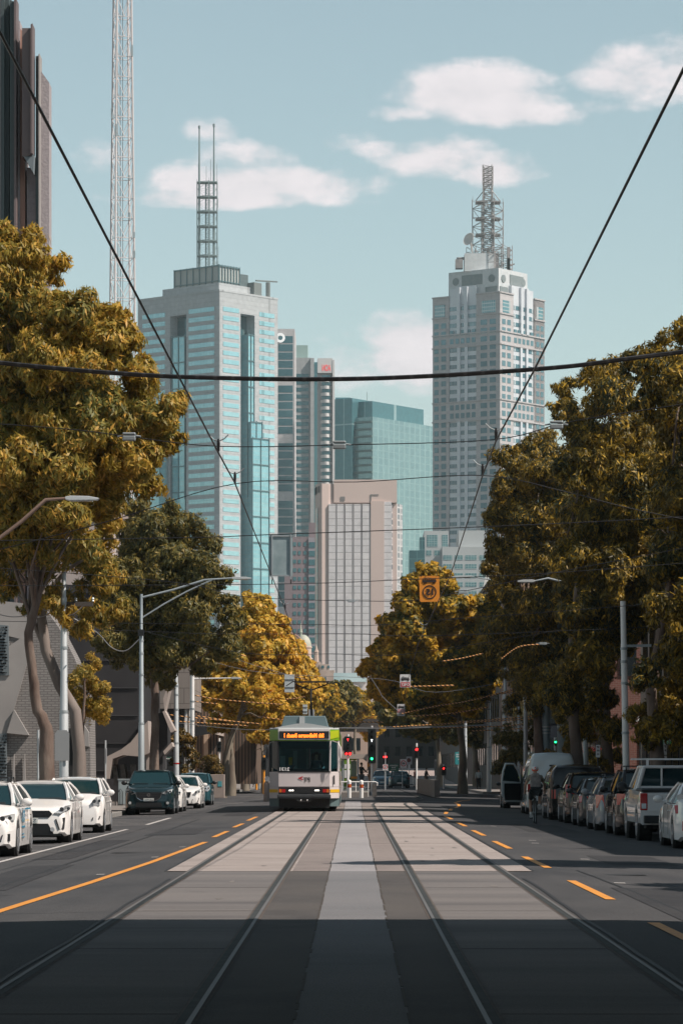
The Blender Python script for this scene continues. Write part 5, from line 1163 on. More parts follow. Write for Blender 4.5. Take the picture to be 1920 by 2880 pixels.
# right side row
facade('shop_building', 'low concrete shop building at the right edge behind the parked cars', 12.4, 40, 98, 146, 10.5, mat('warm_render', (.30, .235, .20), .8, col2=(.24, .19, .165), scale=.4), grid('s', 8, 47, 12, 4.5, 8.2, 1, .6, .6)+grid('s', 8, 47, 14, .2, 3.2, 1, .78, .9))
t, O = facade('brick_shop', 'dark red brick building with pale mirrored sign letters between the right gum trunks', 11.6, 40, 156, 190, 13.0, brickmat('dark_red_brick', (.17, .060, .045), (.14, .052, .040), (.20, .13, .11), .24, .086, .012, .85, 'diag'), grid('f', .3, 8, 5, 5.6, 11.5, 1, .5, .9)+grid('f', 1.2, 9, 3, .2, 3.1, 1, .7, .95)+grid('s', 1, 33, 9, 4.5, 12, 2, .55, .7)+grid('s', 1, 33, 8, .2, 3.2, 1, .75, .95))
text('sign_letters', 'K', .6, mat('sign_white', (.75, .75, .73), .5), t, Vector((12.75, 155.9, 4.0))-O, True, .35, .5, .02, bold=.03)
text('sign_letters', 'ANA', .6, mat('sign_grey', (.22, .12, .10), .5), t, Vector((12.05, 155.9, 4.0))-O, True, .6, .4, .02)
text('sign_letters', 'oo', .6, mat('sign_white', (0, 0, 0)), t, Vector((13.2, 155.9, 3.92))-O, True, .5, .28, .02, bold=.02)
facade('office_building', 'dark navy glazed building behind the white poles on the right', 10.9, 40, 200, 232, 15.0, mat('navy_clad', (.018, .024, .034), .4), grid('f', .5, 20, 8, .5, 14, 4, .8, .75)+grid('s', 1, 31, 9, .5, 14, 4, .7, .7))
t, O = facade('office_building', 'dark brown building with faint mirrored wall letters beyond the crossing on the right', 11.4, 50, 262, 320, 17.0, mat('dark_brown_wall', (.060, .042, .036), .8, col2=(.045, .034, .030), scale=.3), grid('f', 1.2, 30, 9, 6, 16, 3, .5, .5)+grid('s', 2, 56, 12, 1, 16, 4, .5, .5))
for i, w_ in enumerate(('POR', 'ER', 'GAL')): text('wall_letters', w_, .6, mat('sign_greybrown', (.14, .12, .11), .6), t, Vector((12.0, 261.9, 6.1-i*1.05))-O, True, .35*len(w_), .7, .02)
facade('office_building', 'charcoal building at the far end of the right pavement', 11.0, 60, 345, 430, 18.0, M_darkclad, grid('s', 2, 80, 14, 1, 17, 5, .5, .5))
t, O = facade('gallery_building', 'pale building with white zigzag louvres peeping out above the dark trees on the right', 17.8, 60, 500, 560, 26.0, mat('pale_green_wall', (.42, .47, .45), .7), ())
b = MB()
for q in range(5):
    x = 18+q*1.4; b.prism([(x, 23), (x+.45, 23), (x+2.2, 31), (x+1.7, 31)], (0, 499.2, 0), (1, 0, 0), (0, 0, 1), (0, .6, 0))
b.build('louvre_blades', mat('white_louvre', (.62, .62, .60), .6), t, O)
b = MB(); b.prism([(17.8, 26.4), (21.5, 31.5), (21.5, 26.4)], (0, 500, 0), (1, 0, 0), (0, 0, 1), (0, 30, 0)); b.build('roof', mat('pale_green_wall', (0, 0, 0)), t, O)
# end of the street
t, O = facade('low_building', 'beige building with one dark window just right of the tram, behind the shelter', -8, 2.6, 470, 500, 7.4, mat('beige_wall', (.42, .32, .27), .8, col2=(.36, .28, .24), scale=.3), [('f', 6.6, 9.0, 4.2, 5.9)])
t = thing('footbridge', 'dark concrete footbridge crossing behind the tram roof', 'bridge', (-2, 452, 0))
b = MB(); b.box(-9, 3.4, 450, 454, 6.6, 8.3); b.build('deck', mat('dark_beam', (.10, .085, .08), .8, col2=(.05, .045, .043), scale=.4, stretch=(1, 1, .1)), t, (-2, 452, 0))
for x in (-8.6, 2.8): b = MB(); b.box(x-.3, x+.3, 451.4, 452.6, -.2, 6.6); b.build('pier', mat('dark_beam', (0, 0, 0)), t, (-2, 452, 0))
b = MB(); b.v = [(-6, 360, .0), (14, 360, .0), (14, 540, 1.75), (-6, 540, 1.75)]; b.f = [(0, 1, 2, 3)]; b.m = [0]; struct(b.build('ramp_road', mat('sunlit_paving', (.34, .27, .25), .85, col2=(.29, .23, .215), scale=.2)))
facade('office_building', 'dark distant building closing the street on the left behind the yellow trees', -60, -11, 470, 520, 17, M_darkclad, grid('s', 2, 48, 8, 1, 16, 4, .5, .5))
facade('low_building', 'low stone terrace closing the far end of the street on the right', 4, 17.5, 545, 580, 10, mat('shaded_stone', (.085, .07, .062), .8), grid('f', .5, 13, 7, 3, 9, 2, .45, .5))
# left side
O = Vector((-13, 118, 0)); t = thing('gallery_building', 'pale perforated brick building with angular facets behind the left trunks', 'building', O)
Yb = 118
def fp(b, pts, y, d): b.prism([(PX(x, Yb), PZ(z, Yb)) for x, z in pts], (0, y, 0), (1, 0, 0), (0, 0, 1), (0, d, 0))
M_perf = brickmat('perforated_brick', (.27, .25, .243), (.225, .21, .204), (.15, .14, .135), .26, .086, .018, .85, 'diag')
M_smooth = mat('smooth_concrete', (.33, .31, .30), .8, col2=(.27, .255, .25), scale=.7)
M_holes = mat('blue_grey_panel', (.16, .19, .21), .7, col2=(.13, .155, .17), scale=2)
b = MB(); fp(b, [(-90, 1690), (120, 1700), (166, 1765), (210, 1850), (252, 1960), (256, 2210), (-90, 2210)], Yb, 2.5); b.box(-24, PX(60, Yb), Yb+2.5, Yb+20, -.3, PZ(1705, Yb)); b.build('wall', M_perf, t, O)
b = MB(); fp(b, [(-90, 1760), (70, 1800), (95, 1700), (-90, 1680)], Yb-.05, .3); fp(b, [(22, 2062), (42, 1996), (84, 2068)], Yb-.25, .6); fp(b, [(-90, 2060), (20, 2064), (60, 1930), (95, 1800), (60, 1795), (-90, 1900)], Yb-.12, .3); b.build('smooth_facet', M_smooth, t, O)
for pp_, dd_ in (([(-90, 2064), (21, 2064), (21, 2210), (-90, 2210)], .16), ([(-90, 1750), (26, 1760), (28, 1900), (-90, 1900)], .18)): b = MB(); fp(b, pp_, Yb-dd_, .3); hp = b.build('perforated_panel', M_holes, t, O)
b = MB()
for i in range(24):
    for j in range(16):
        if rnd.random() < .75:
            x = PX(-30+i*2.2*1.0+(j % 2)*1.1, Yb); z = PZ(2070+j*9, Yb); r = rnd.uniform(.012, .035)
            if PX(20, Yb) > x: b.lathe([(0, 0), (r, 0), (r, .01)], (x, Yb-.175, z), (0, -1, 0), 6)
            z = PZ(1765+j*8.5, Yb); b.lathe([(0, 0), (r, 0), (r, .01)], (x, Yb-.195, z), (0, -1, 0), 6)
o_ = b.build('perforations', M_under, t, O); o_['kind'] = 'stuff'
b = MB(); pts = [(186, 2210), (186, 2080), (190, 2060), (198, 2048), (206, 2046), (212, 2050), (212, 2210)]; fp(b, pts, Yb-.08, .2); b.build('arched_doorway', M_under, t, O)
b = MB(); fp(b, [(232, 2030), (252, 2060), (253, 2100), (238, 2098)], Yb-.3, .5); b.build('angled_hood', M_smooth, t, O)
for x0_, x1_ in ((6, 12), (36, 42)):
    b = MB(); fp(b, [(x0_+30, 2210), (x0_+33, 2150), (x1_+30, 2120), (x1_+33, 2210)], Yb-.2, .15); b.build('smooth_rib', M_smooth, t, O)
# tall stepped concrete hall above the left trees
O = Vector((-14, 150, 0)); Yb = 150; t = thing('concert_hall', 'tall grey concrete hall with stepped vertical fins above the left trees, cut by the edge', 'building', O)
M_fin = mat('teal_black_fin', (.045, .065, .070), .6, col2=(.07, .09, .095), scale=.4, stretch=(1, 1, .2)); M_hall = mat('pebbled_concrete', (.35, .315, .33), .9, col2=(.30, .27, .285), scale=6, bump=.6, bscale=9, detail=2)
M_fin2 = mat('brown_fin', (.15, .115, .115), .7, col2=(.12, .095, .10), scale=.5); M_rust2 = mat('salmon_panel', (.44, .25, .20), .7, col2=(.37, .22, .175), scale=.5)
def slab_(name, x0, x1, top, m, y, d=1.2, topr=None, bot=2200, label=None):
    b = MB(); tr_ = top if topr is None else topr; b.prism([(PX(x0, Yb), PZ(bot, Yb) if bot < 2190 else 0), (PX(x1, Yb), PZ(bot, Yb) if bot < 2190 else 0), (PX(x1, Yb), PZ(tr_, Yb)), (PX(x0, Yb), PZ(top, Yb))], (0, y, 0), (1, 0, 0), (0, 0, 1), (0, d, 0)); return b.build(name, m, t, O, label=label)
slab_('wall_panel', -120, 7, -150, M_hall, Yb, 1.2)
b = MB(); b.box(-30, PX(100, Yb)-2.4, Yb+1.3, Yb+22, -.3, PZ(150, Yb)); b.build('hall_body', M_hall, t, O)
slab_('fin', 7, 17, -60, M_fin, Yb-.6, 1.2); slab_('fin', 17, 28, -20, M_fin, Yb-.3, 1.2); slab_('wall_panel', 28, 33, 10, M_hall, Yb+.3, 1.2)
slab_('fin', 33, 46, 12, M_fin, Yb-.7, 1.2, 14); slab_('fin', 46, 52, 8, M_fin2, Yb-.9, 1.2, 8)
slab_('wall_panel', 52, 57, 60, M_hall, Yb-.1, 1.2); slab_('salmon_panel', 57, 71, 78, M_rust2, Yb+.1, 1.2, 96); slab_('wall_panel', 76, 104, 470, M_hall, Yb+.1, 1.2)
slab_('fin', 71, 99, 97, M_fin2, Yb-1.3, 1.2, 97, 455); slab_('fin', 96, 101, 90, M_fin2, Yb-1.5, 1.2, 86, 448)
slab_('fin', 104, 113, 165, M_fin, Yb-.5, 1.2, 163); slab_('fin', 113, 116, 162, M_smooth, Yb-.7, 1.2, 160)
slab_('wall_panel', 116, 139, 200, M_hall, Yb, 1.2, 232)
b = MB(); b.prism([(PX(76, Yb), PZ(455, Yb)), (PX(104, Yb), PZ(450, Yb)), (PX(102, Yb), PZ(500, Yb))], (0, Yb-1.3, 0), (1, 0, 0), (0, 0, 1), (0, 1.6, 0)); b.build('soffit', M_holes, t, O)
# pink block behind the dark gum
facade('apartment_building', 'pale pink building glimpsed through the dark gum on the left', -18.5, -14.2, 262, 280, 21, mat('pale_pink_wall', (.55, .42, .38), .8, col2=(.50, .39, .35), scale=.2), grid('f', .3, 4, 2, 3, 20, 6, .4, .4))
# black theatre with folded canopies
t, O = facade('theatre_building', 'black clad theatre building behind the left street poles', -19, -10.4, 165, 182, 10.2, M_darkclad, ())
Yb = 160
b = MB()
for q in range(6): b.box(-18.6, -10.5, 164.93, 164.99, 1.5+q*1.35, 1.53+q*1.35)
b.build('cladding_joint', mat('joint_grey', (.07, .07, .075), .6), t, O)
b = MB(); fp(b, [(300, 2190), (302, 2130), (345, 2108), (372, 2088), (392, 2062), (420, 2028), (424, 2118), (398, 2128), (350, 2124), (322, 2134), (312, 2190)], 159, 4); b.build('folded_canopy', mat('warm_panel', (.42, .36, .33), .8, col2=(.34, .29, .265), scale=.5), t, O)
b = MB()
for x in (322, 344, 372): fp(b, [(x, 2210), (x-6, 2150), (x+6, 2150), (x+14, 2210)], 160, 1.5)
b.build('slanted_column', mat('rough_dark', (.13, .12, .115), .9, col2=(.07, .065, .062), scale=6), t, O)
b = MB(); fp(b, [(408, 2205), (408, 2110), (428, 2108), (428, 2205)], 161, 2); b.build('side_wall', mat('warm_panel', (0, 0, 0)), t, O)
b = MB(); fp(b, [(425, 2205), (425, 2000), (446, 1995), (452, 2040), (452, 2105), (438, 2125), (438, 2205)], 166, 3); b.build('dark_fold', M_darkclad, t, O)
b = MB(); fp(b, [(444, 1998), (450, 1994), (480, 2052), (468, 2058)], 164, 2); fp(b, [(446, 2112), (470, 2086), (474, 2098), (450, 2122)], 164, 2); fp(b, [(446, 1960), (456, 1930), (464, 1935), (450, 1996)], 164, 2); b.build('folded_canopy', mat('warm_panel', (0, 0, 0)), t, O)
Yb = 196
O = Vector((-10.6, 196, 0)); t = thing('concrete_building', 'brown concrete panel block above the white columns on the left', 'building', O)
b = MB(); fp(b, [(446, 1993), (446, 1838), (536, 1838), (536, 1993)], 196, 14); b.build('upper_storeys', M_cpanel, t, O)
b = MB(); fp(b, [(446, 2205), (446, 1993), (515, 1993), (515, 2205)], 197, 12); b.build('wall', brickmat('grey_brown_brick', (.15, .125, .115), (.125, .105, .097), (.09, .075, .07), .5, .2, .02, .85, 'xz'), t, O)
for x in (519, 531): b = MB(); fp(b, [(x, 2205), (x, 1993), (x+7, 1993), (x+7, 2205)], 196.5, .6); b.build('column', M_white, t, O)
Yb = 236
O = Vector((-10.5, 236, 0)); t = thing('timber_building', 'brown vertical-timber clad building with a dark awning left of the plane trunks', 'building', O)
b = MB(); fp(b, [(530, 2205), (530, 2010), (575, 1985), (650, 2030), (720, 2050), (720, 2205)], 236, 20); b.build('wall', brickmat('timber_boards', (.20, .13, .09), (.05, .038, .032), (.025, .02, .018), .22, 30, .05, .8, 'xz'), t, O)
b = MB(); fp(b, [(574, 2205), (574, 2015), (586, 2020), (586, 2205)], 235.6, .5); b.build('pale_post', mat('pale_timber', (.40, .29, .21), .8), t, O)
b = MB(); fp(b, [(548, 2050), (617, 2038), (617, 2068), (552, 2078)], 224, .4); b.build('awning_face', M_darkclad, t, O)
b = MB(); fp(b, [(617, 2038), (628, 2042), (630, 2071), (617, 2068)], 224, 12); b.build('awning_end', mat('warm_panel', (0, 0, 0)), t, O)

# ---------------------------------------------------------------- broadcast mast
Ym = 420; O = Vector((PX(345, Ym), Ym, 0)); t = thing('radio_mast', 'very tall white lattice radio mast left of the granite skyscraper, running out of the top', 'radio mast', O)
M_lat = mat('mast_white', (.60, .555, .56), .6)
def mw(z): return 3.9-.0195*z
lv = []
n = 42; zt = 105
b = MB(); rot = R(18)
lv = []
for i in range(n+1):
    z = zt*i/n; w = mw(z)/math.sqrt(2)*.92; lv.append([Vector((O.x+w*math.cos(rot+math.pi/4+k*math.pi/2), O.y+w*math.sin(rot+math.pi/4+k*math.pi/2), z)) for k in range(4)])
for k in range(4): b = MB(); b.path([l[k] for l in lv], .115, 6); b.build('leg', M_lat, t, O)
b = MB()
for i in range(n):
    for k in range(4):
        k2 = (k+1) % 4; b.tube(lv[i][k], lv[i][k2], .042, n=4); m_ = (lv[i][k]+lv[i][k2])/2; b.tube(m_, lv[i+1][k], .042, n=4); b.tube(m_, lv[i+1][k2], .042, n=4)
b.build('bracing', M_lat, t, O)
b = MB()
for k in range(3): b.path([(O.x-.5+k*.3, O.y, 0), (O.x-.5+k*.3-.1, O.y, zt)], .05, 4)
b.build('feeder_cables', M_steel, t, O)
for i in range(20, n, 1):
    if i % 3 == 0 or rnd.random() < .2: b = MB(); p = lv[i][rnd.randrange(4)]; b.box(p.x-.12, p.x+.12, p.y-.5, p.y-.2, p.z, p.z+rnd.uniform(.4, 1.6)); b.build('panel_antenna', M_steel, t, O)

# ---------------------------------------------------------------- poles and street lamps
def pole(name, label, X, Y, h, r0, r1, m=None, group=None, base=None, cap=True):
    t = thing(name, label, 'pole' if 'lamp' not in name else 'street lamp', (X, Y, .02), group=group)
    b = MB(); b.path([(0, 0, 0), (0, 0, h*.38), (0, 0, h*.385), (0, 0, h*.80), (0, 0, h*.805), (0, 0, h)], [r0, r0*.92, lerp(r0, r1, .4), lerp(r0, r1, .7), r1, r1], 14); p = b.build('shaft', m or M_pole, t, smooth=40)
    b = MB()
    for z in (h*.39, h*.62, h*.72, h*.78): b.lathe([(lerp(r0, r1, z/h)+.02, -.04), (lerp(r0, r1, z/h)+.02, .04)], (0, 0, z), (0, 0, 1), 14)
    b.build('clamp', M_steel, t); return t
def arm(t, h, path, head_l, m=None):
    b = MB(); b.path(path, [.045]*(len(path)-1)+[.03], 8); b.build('lamp_arm', m or M_steel, t, smooth=60)
    e = Vector(path[-1]); s = 1 if e.x > path[0][0] else -1
    b = MB(); b.prism([(0, -.03), (head_l*.12, -.055), (head_l*.95, -.045), (head_l, .0), (head_l*.7, .045), (head_l*.15, .055), (0, .03)], e+Vector((0, -.13, 0)), (s, 0, 0), (0, 0, 1), (0, .26, 0)); hd = b.build('lamp_head', mat('lamp_grey', (.50, .52, .53), .4), t, bevel=.01)
    b = MB(); b.box(min(e.x+s*.15*head_l, e.x+s*.8*head_l), max(e.x+s*.15*head_l, e.x+s*.8*head_l), e.y-.09, e.y+.09, e.z-.075, e.z-.05); b.build('lens', M_lens, hd)
gPo = 'overhead wire poles'
X, Y = -8.98, 105; p1 = pole('wire_pole', 'thick grey pole with a timber crossarm, tallest pole on the left', X, Y, PZ(1527, Y), .15, .07, group=gPo)
z = PZ(1699, Y)-.02; b = MB(); b.box(PX(95, Y)-X, PX(262, Y)-X, -.06, .06, z-.07, z+.07); b.build('crossarm', mat('grey_timber', (.07, .06, .055), .9), p1)
for px in (98, 148, 214, 262):
    b = MB(); b.lathe([(.02, 0), (.05, .02), (.03, .06), (.05, .09), (.02, .14)], (PX(px, Y)-X, 0, z+.07), (0, 0, 1), 8); b.build('insulator', M_steel, p1)
b = MB(); zz = PZ(2060, Y); b.prism([(-.28, 0), (.16, 0), (.16, .85), (.08, .95), (-.2, .95), (-.28, .85)], (.02, -.2, zz-.9), (1, 0, 0), (0, 0, 1), (0, .03, 0)); b.build('rounded_sign_back', mat('sign_back', (.28, .29, .30), .5), p1)
b = MB(); b.path([(.16, .12, .4), (.12, .1, 2.5), (.05, .12, 4), (-.02, .1, 5.4)], .03, 6); b.build('cable_run', M_black, p1)
X, Y = PX(398, 144), 144; p2 = pole('street_lamp', 'tall blue-grey street lamp with double curved arm above the dark teal SUV', X, Y, PZ(1672, Y), .14, .06, M_steel)
h = PZ(1672, Y); e0 = P(652, 1627, Y); ex_ = e0.x-X; ez = e0.z
arm(p2, h, [(0, 0, h-.15), (ex_*.35, 0, h+.18), (ex_*.7, 0, ez-.08), (ex_, 0, ez)], .85)
b = MB(); b.path([(0, 0, PZ(1740, Y)), (ex_*.25, 0, PZ(1700, Y)), (ex_*.5, 0, PZ(1665, Y)), (ex_*.8, 0, ez-.04)], .035, 6); b.build('brace_arm', M_steel, p2, smooth=60)
b = MB(); b.box(-.13, .13, -.2, -.1, PZ(1790, Y), PZ(1772, Y)); b.build('junction_box', M_black, p2)
X, Y = PX(496, 172), 172; p3 = pole('wire_pole', 'slender grey pole with a thin red band, right of the left street lamp', X, Y, PZ(1840, Y), .15, .09, group=gPo)
b = MB(); b.lathe([(.16, -.03), (.16, .03)], (0, 0, PZ(2148, Y)), (0, 0, 1), 14); b.build('red_band', M_red, p3)
X, Y = PX(541, 192), 192; p4 = pole('street_lamp', 'white pole with one straight horizontal lamp arm near the concrete block', X, Y, PZ(1898, Y), .13, .12, M_white)
arm(p4, 0, [(0, 0, PZ(1910, Y)), (PX(650, Y)-X, 0, PZ(1908, Y))], .6, M_white)
X, Y = -8.30, 266; p5 = pole('wire_pole', 'white pole with black foot left of the tram', X, Y, PZ(1935, Y), .17, .09, M_white, group=gPo)
b = MB(); b.lathe([(.19, 0), (.19, .7)], (0, 0, 0), (0, 0, 1), 14); b.build('black_foot', M_black, p5)
# lamp outside the left edge reaching in
t = thing('street_lamp', 'street lamp whose sloping arm enters from the left edge in front of the tallest gum', 'street lamp', (-9.1, 80, .02))
b = MB(); b.path([(0, 0, 0), (0, 0, 6.7)], [.13, .08], 12); b.build('shaft', M_pole, t)
arm(t, 0, [(0, 0, 6.5), (P(60, 1470, 80).x+9.1, 0, PZ(1470, 80)), (P(130, 1408, 80).x+9.1, 0, PZ(1408, 80)), (P(185, 1404, 80).x+9.1, 0, PZ(1404, 80))], .8, mat('brown_arm', (.20, .13, .10), .6))
# right side poles
X, Y = PX(1762, 111), 111; q1 = pole('wire_pole', 'leaning pale grey pole rising into the foliage on the right', X, Y, 7.1, .12, .09, M_white, group=gPo); q1.rotation_euler = (0, R(-1.1), 0)
b = MB(); b.box(.0, .9, -.04, .04, PZ(1822, Y), PZ(1815, Y)); b.build('short_arm', M_steel, q1)
X, Y = PX(1374, 232), 232; q2 = pole('wire_pole', 'white pole with two crossbars on the far side of the crossing, right', X, Y, PZ(1905, Y), .17, .08, M_white, group=gPo)
for zz, x0, x1 in ((PZ(1905, Y), PX(1308, Y), PX(1450, Y)), (PZ(1963, Y), PX(1348, Y), PX(1398, Y))): b = MB(); b.box(x0-X, x1-X, -.05, .05, zz-.05, zz+.05); b.build('crossbar', M_white, q2)
for px, Y, top, r, lab in ((1415, 215, 1945, .10, 'thin white pole with rounded cap beside the twin-crossbar pole'), (1458, 205, 1925, .10, 'white pole third from the twin-crossbar pole, with a bracket frame'), (1477, 178, 1850, .12, 'pale pole reaching higher into the dark foliage above the van'), (1308, 262, 2030, .14, 'grey pole beside the teal banner beyond the crossing')):
    X = PX(px, Y); pole('wire_pole', lab, X, Y, PZ(top, Y), r, r*.8, M_pole, group=gPo)
b = MB(); X = PX(1452, 204.5); Yq = 204.5; b.path([(X, Yq, PZ(1850, Yq)), (X-.1, Yq, PZ(1990, Yq)), (X+.2, Yq, PZ(1992, Yq))], .035, 5); b.build('bracket_frame', M_white, bpy.data.objects['wire_pole.007'] if 'wire_pole.007' in bpy.data.objects else q2, (PX(1458, 205) if 'wire_pole.007' in bpy.data.objects else PX(1374, 232), 205 if 'wire_pole.007' in bpy.data.objects else 232, .02))
for px, r, lab in ((1535, .19, 'thick ribbed blue-grey column behind the white van'), (1580, .25, 'thickest plain blue-grey column behind the white van roof')):
    Y = 168; t = thing('column', lab, 'column', (PX(px, Y), Y, .02)); b = MB(); b.path([(0, 0, 0), (0, 0, 9)], r, 18); b.build('shaft', mat('blue_grey_column', (.20, .26, .29), .5, col2=(.16, .21, .235), scale=1), t, smooth=60)
    b = MB()
    for q in range(3 if px == 1535 else 1): b.lathe([(r+.02, -.03), (r+.02, .03)], (0, 0, PZ(2045+q*9, Y)), (0, 0, 1), 18)
    b.build('band', M_steel, t)
for (x0, y0), (x1, y1), Y, lab in (((1275, 1618), (1410, 1637), 205, 'bent lamp arm poking out beside the orange sign tree'), ((1540, 1628), (1478, 1638), 134, 'lamp head hanging out of the right foliage')):
    a, c = P(x0, y0, Y), P(x1, y1, Y); X_ = 9.2
    t = thing('street_lamp', lab, 'street lamp', (X_, Y, .02)); b = MB(); b.path([(0, 0, 0), (0, 0, max(a.z, c.z)-.3)], [.12, .07], 10); b.build('shaft', M_pole, t)
    far_, near_ = (a, c) if a.x < c.x else (c, a)
    arm(t, 0, [(0, 0, max(a.z, c.z)-.35), ((near_.x-X_), 0, near_.z), (lerp(near_.x, far_.x, .6)-X_, 0, lerp(near_.z, far_.z, .75))], abs(a.x-c.x)*.45 if Y > 150 else .7)
# ---------------------------------------------------------------- overhead wires
def wire(label, pts, Y, r, m=None, sag=0, name='overhead_wire', group=None, world_=False):
    pp = [Vector(p) for p in pts] if world_ else [P(x*S, y*S, Y) for x, y in pts]; fin = []
    for i in range(len(pp)-1):
        p0, p1_, p2_, p3_ = pp[max(i-1, 0)], pp[i], pp[i+1], pp[min(i+2, len(pp)-1)]
        for q in range(6):
            f = q/6; p = (p1_*2+(p2_-p0)*f+(p0*2-p1_*5+p2_*4-p3_)*f*f+(p1_*3-p0-p2_*3+p3_)*f*f*f)*.5 if name != 'contact_wire' else p1_.lerp(p2_, f)
            fin.append(p)
    fin.append(pp[-1]); b = MB(); b.path(fin, r, 6); return tag(b.build(name, m or M_wire, None, fin[0], smooth=60), label, 'wire', group)
gW = 'span wires above the tracks'
wire('contact wire over the left track, the long dark diagonal from the upper left', [(-1.83, 8, 5.42), (-1.82, 17.4, 5.4), (-1.62, 40.3, 5.4), (-1.57, 44.9, 5.4), (-1.62, 80.5, 5.4), (-1.75, 130, 5.3), (-1.8, 200, 5.3)], 0, .0095, world_=True, name='contact_wire')
wire('contact wire over the right track, the long dark diagonal from the upper right', [(1.83, 8, 5.42), (1.79, 18.35, 5.4), (1.72, 32.2, 5.4), (1.65, 39, 5.4), (1.67, 43.6, 5.4), (1.9, 66, 5.4), (1.97, 103, 5.4), (2.5, 165, 5.3), (3.6, 210, 5.3)], 0, .0095, world_=True, name='contact_wire')
M_twist = brickmat('twisted_cable', (.018, .018, .02), (.018, .018, .02), (.040, .040, .043), .19, 9, .02, .45, 'xz')
wire('thick twisted black cable sagging right across the picture', [(-120, 818), (0, 833), (120, 845), (250, 856), (380, 864), (500, 868), (660, 871), (820, 870), (960, 865), (1100, 857), (1300, 842), (1440, 824), (1568, 808), (1700, 790)], 36, .024, M_twist, name='cable')
W = [([(-200, 960), (150, 985), (297, 1003), (500, 1025), (780, 1022), (1130, 1010), (1280, 975), (1390, 955), (1760, 900)], 42, 'topmost span wire, carrying three insulators, over the nearest tracks', .006),
     ([(-150, 1300), (240, 1200), (540, 1111), (820, 1107), (1108, 1092), (1300, 1130), (1480, 1175), (1800, 1235)], 46.5, 'second span wire from the top, kinked down at both ends', .006),
     ([(-250, 1245), (420, 1235), (620, 1228), (1180, 1207), (1568, 1187), (1800, 1170)], 60, 'third span wire, passing along the top of the hanging grey sign', .008),
     ([(-250, 1346), (600, 1342), (960, 1330), (1280, 1315), (1800, 1275)], 77, 'fourth span wire, carrying the orange tram sign', .008),
     ([(-200, 1290), (380, 1335), (560, 1370), (807, 1380), (960, 1378), (1065, 1358), (1300, 1310), (1800, 1215)], 92, 'fifth span wire, sagging in the middle across the pink hotel', .009),
     ([(-100, 1425), (330, 1432), (700, 1434), (860, 1436), (1060, 1420), (1270, 1405), (1700, 1370)], 108, 'sixth span wire, just above the copper dome', .009),
     ([(-50, 1440), (330, 1450), (500, 1456), (800, 1456), (1000, 1460), (1500, 1440)], 120, 'seventh span wire, crossing the dome spire', .010),
     ([(340, 1452), (560, 1500), (760, 1502), (850, 1505), (950, 1500), (1240, 1455), (1420, 1420)], 135, 'eighth span wire, sloping up to the right gum trees', .010),
     ([(200, 1395), (335, 1440), (560, 1520), (700, 1560)], 150, 'thin wire sloping down from the left street lamp into the yellow trees', .009),
     ([(335, 1465), (570, 1540), (880, 1560), (1000, 1590), (1200, 1560), (1400, 1540)], 165, 'ninth span wire, between the tram-only sign and the trees', .010),
     ([(405, 1660), (570, 1676), (760, 1672), (1100, 1667), (1300, 1668)], 185, 'pale wire lowest across the crossing', .014)]
for i, (pts, Y, lab, r) in enumerate(W): wire(lab, pts, Y, r, M_wire if i < 8 else M_wire_l, 0.02, group=gW)
def ins(x, y, Y, lab, l=.16, h=.10):
    p = P(x*S, y*S, Y); t = thing('insulator', lab, 'insulator', p, group='insulators on the span wires'); b = MB(); b.box(-l/2, l/2, -.04, .04, -h/2, h*.1); b.box(-l/2, l/2, -.04, .04, h*.2, h*.5); b.build('block', M_steel, t, bevel=.01)
    b = MB(); b.path([(-l*.9, 0, 0), (-l/2, 0, .01)], .012, 5); b.path([(l/2, 0, .01), (l*.9, 0, 0)], .012, 5); b.build('clip', M_steel, t)
ins(297, 1003, 42, 'grey block insulator on the topmost span wire in front of the left gum'); ins(779, 1022, 42, 'grey block insulator on the topmost span wire between the teal block and the slim tower'); ins(1277, 976, 42, 'grey block insulator on the topmost span wire beside the right gums')
ins(807, 1380, 92, 'small insulator on the wire in front of the pink hotel', .2, .08); ins(1063, 1359, 92, 'small dark insulator on the wire right of the orange sign', .25, .12); ins(1246, 1500-22, 135, 'small insulator on the wire before the right foliage', .3, .1)
def hanger(x, Y, z, lab, s):
    t = thing('wire_hanger', lab, 'wire clamp', (x, Y, z), group='clamps holding the contact wires'); b = MB(); b.path([(0, 0, 0), (0, 0, .10), (0, .0, .15)], [.015, .02, .01], 6); b.build('clamp', M_wire, t); b = MB(); b.path([(-.12*s, 0, .20), (-.06*s, 0, .14), (0, 0, .12), (.07*s, 0, .15), (.12*s, 0, .2)], .008, 5); b.build('bridle', M_steel, t)
hanger(-1.61, 40.4, 5.4, 'clamp on the left contact wire where it meets the topmost span wire', 1); hanger(-1.57, 44.9, 5.4, 'clamp on the left contact wire at the second span wire', 1); hanger(1.65, 39.1, 5.4, 'clamp on the right contact wire where it meets the topmost span wire', -1); hanger(1.67, 43.7, 5.4, 'clamp on the right contact wire at the second span wire', -1); hanger(-1.62, 80.5, 5.4, 'small far clamp on the left contact wire below the hanging grey sign', 1); hanger(1.93, 92, 5.4, 'small far clamp on the right contact wire under the orange sign', 1)
def stripemat():
    m = bpy.data.materials.new('orange_black_spiral'); m.use_nodes = True; t = m.node_tree; b = t.nodes['Principled BSDF']
    tcn = N(t, 'ShaderNodeTexCoord'); s = N(t, 'ShaderNodeSeparateXYZ'); t.links.new(tcn.outputs['Object'], s.inputs[0])
    v = mathn(t, 'FRACT', mathn(t, 'ADD', mathn(t, 'MULTIPLY', s.outputs[0], 4.6), mathn(t, 'MULTIPLY', s.outputs[2], 9.0)))
    t.links.new(mixc(t, mathn(t, 'GREATER_THAN', v, .46), (.03, .02, .018), (.82, .40, .14)), b.inputs['Base Color']); b.inputs['Roughness'].default_value = .5; return m
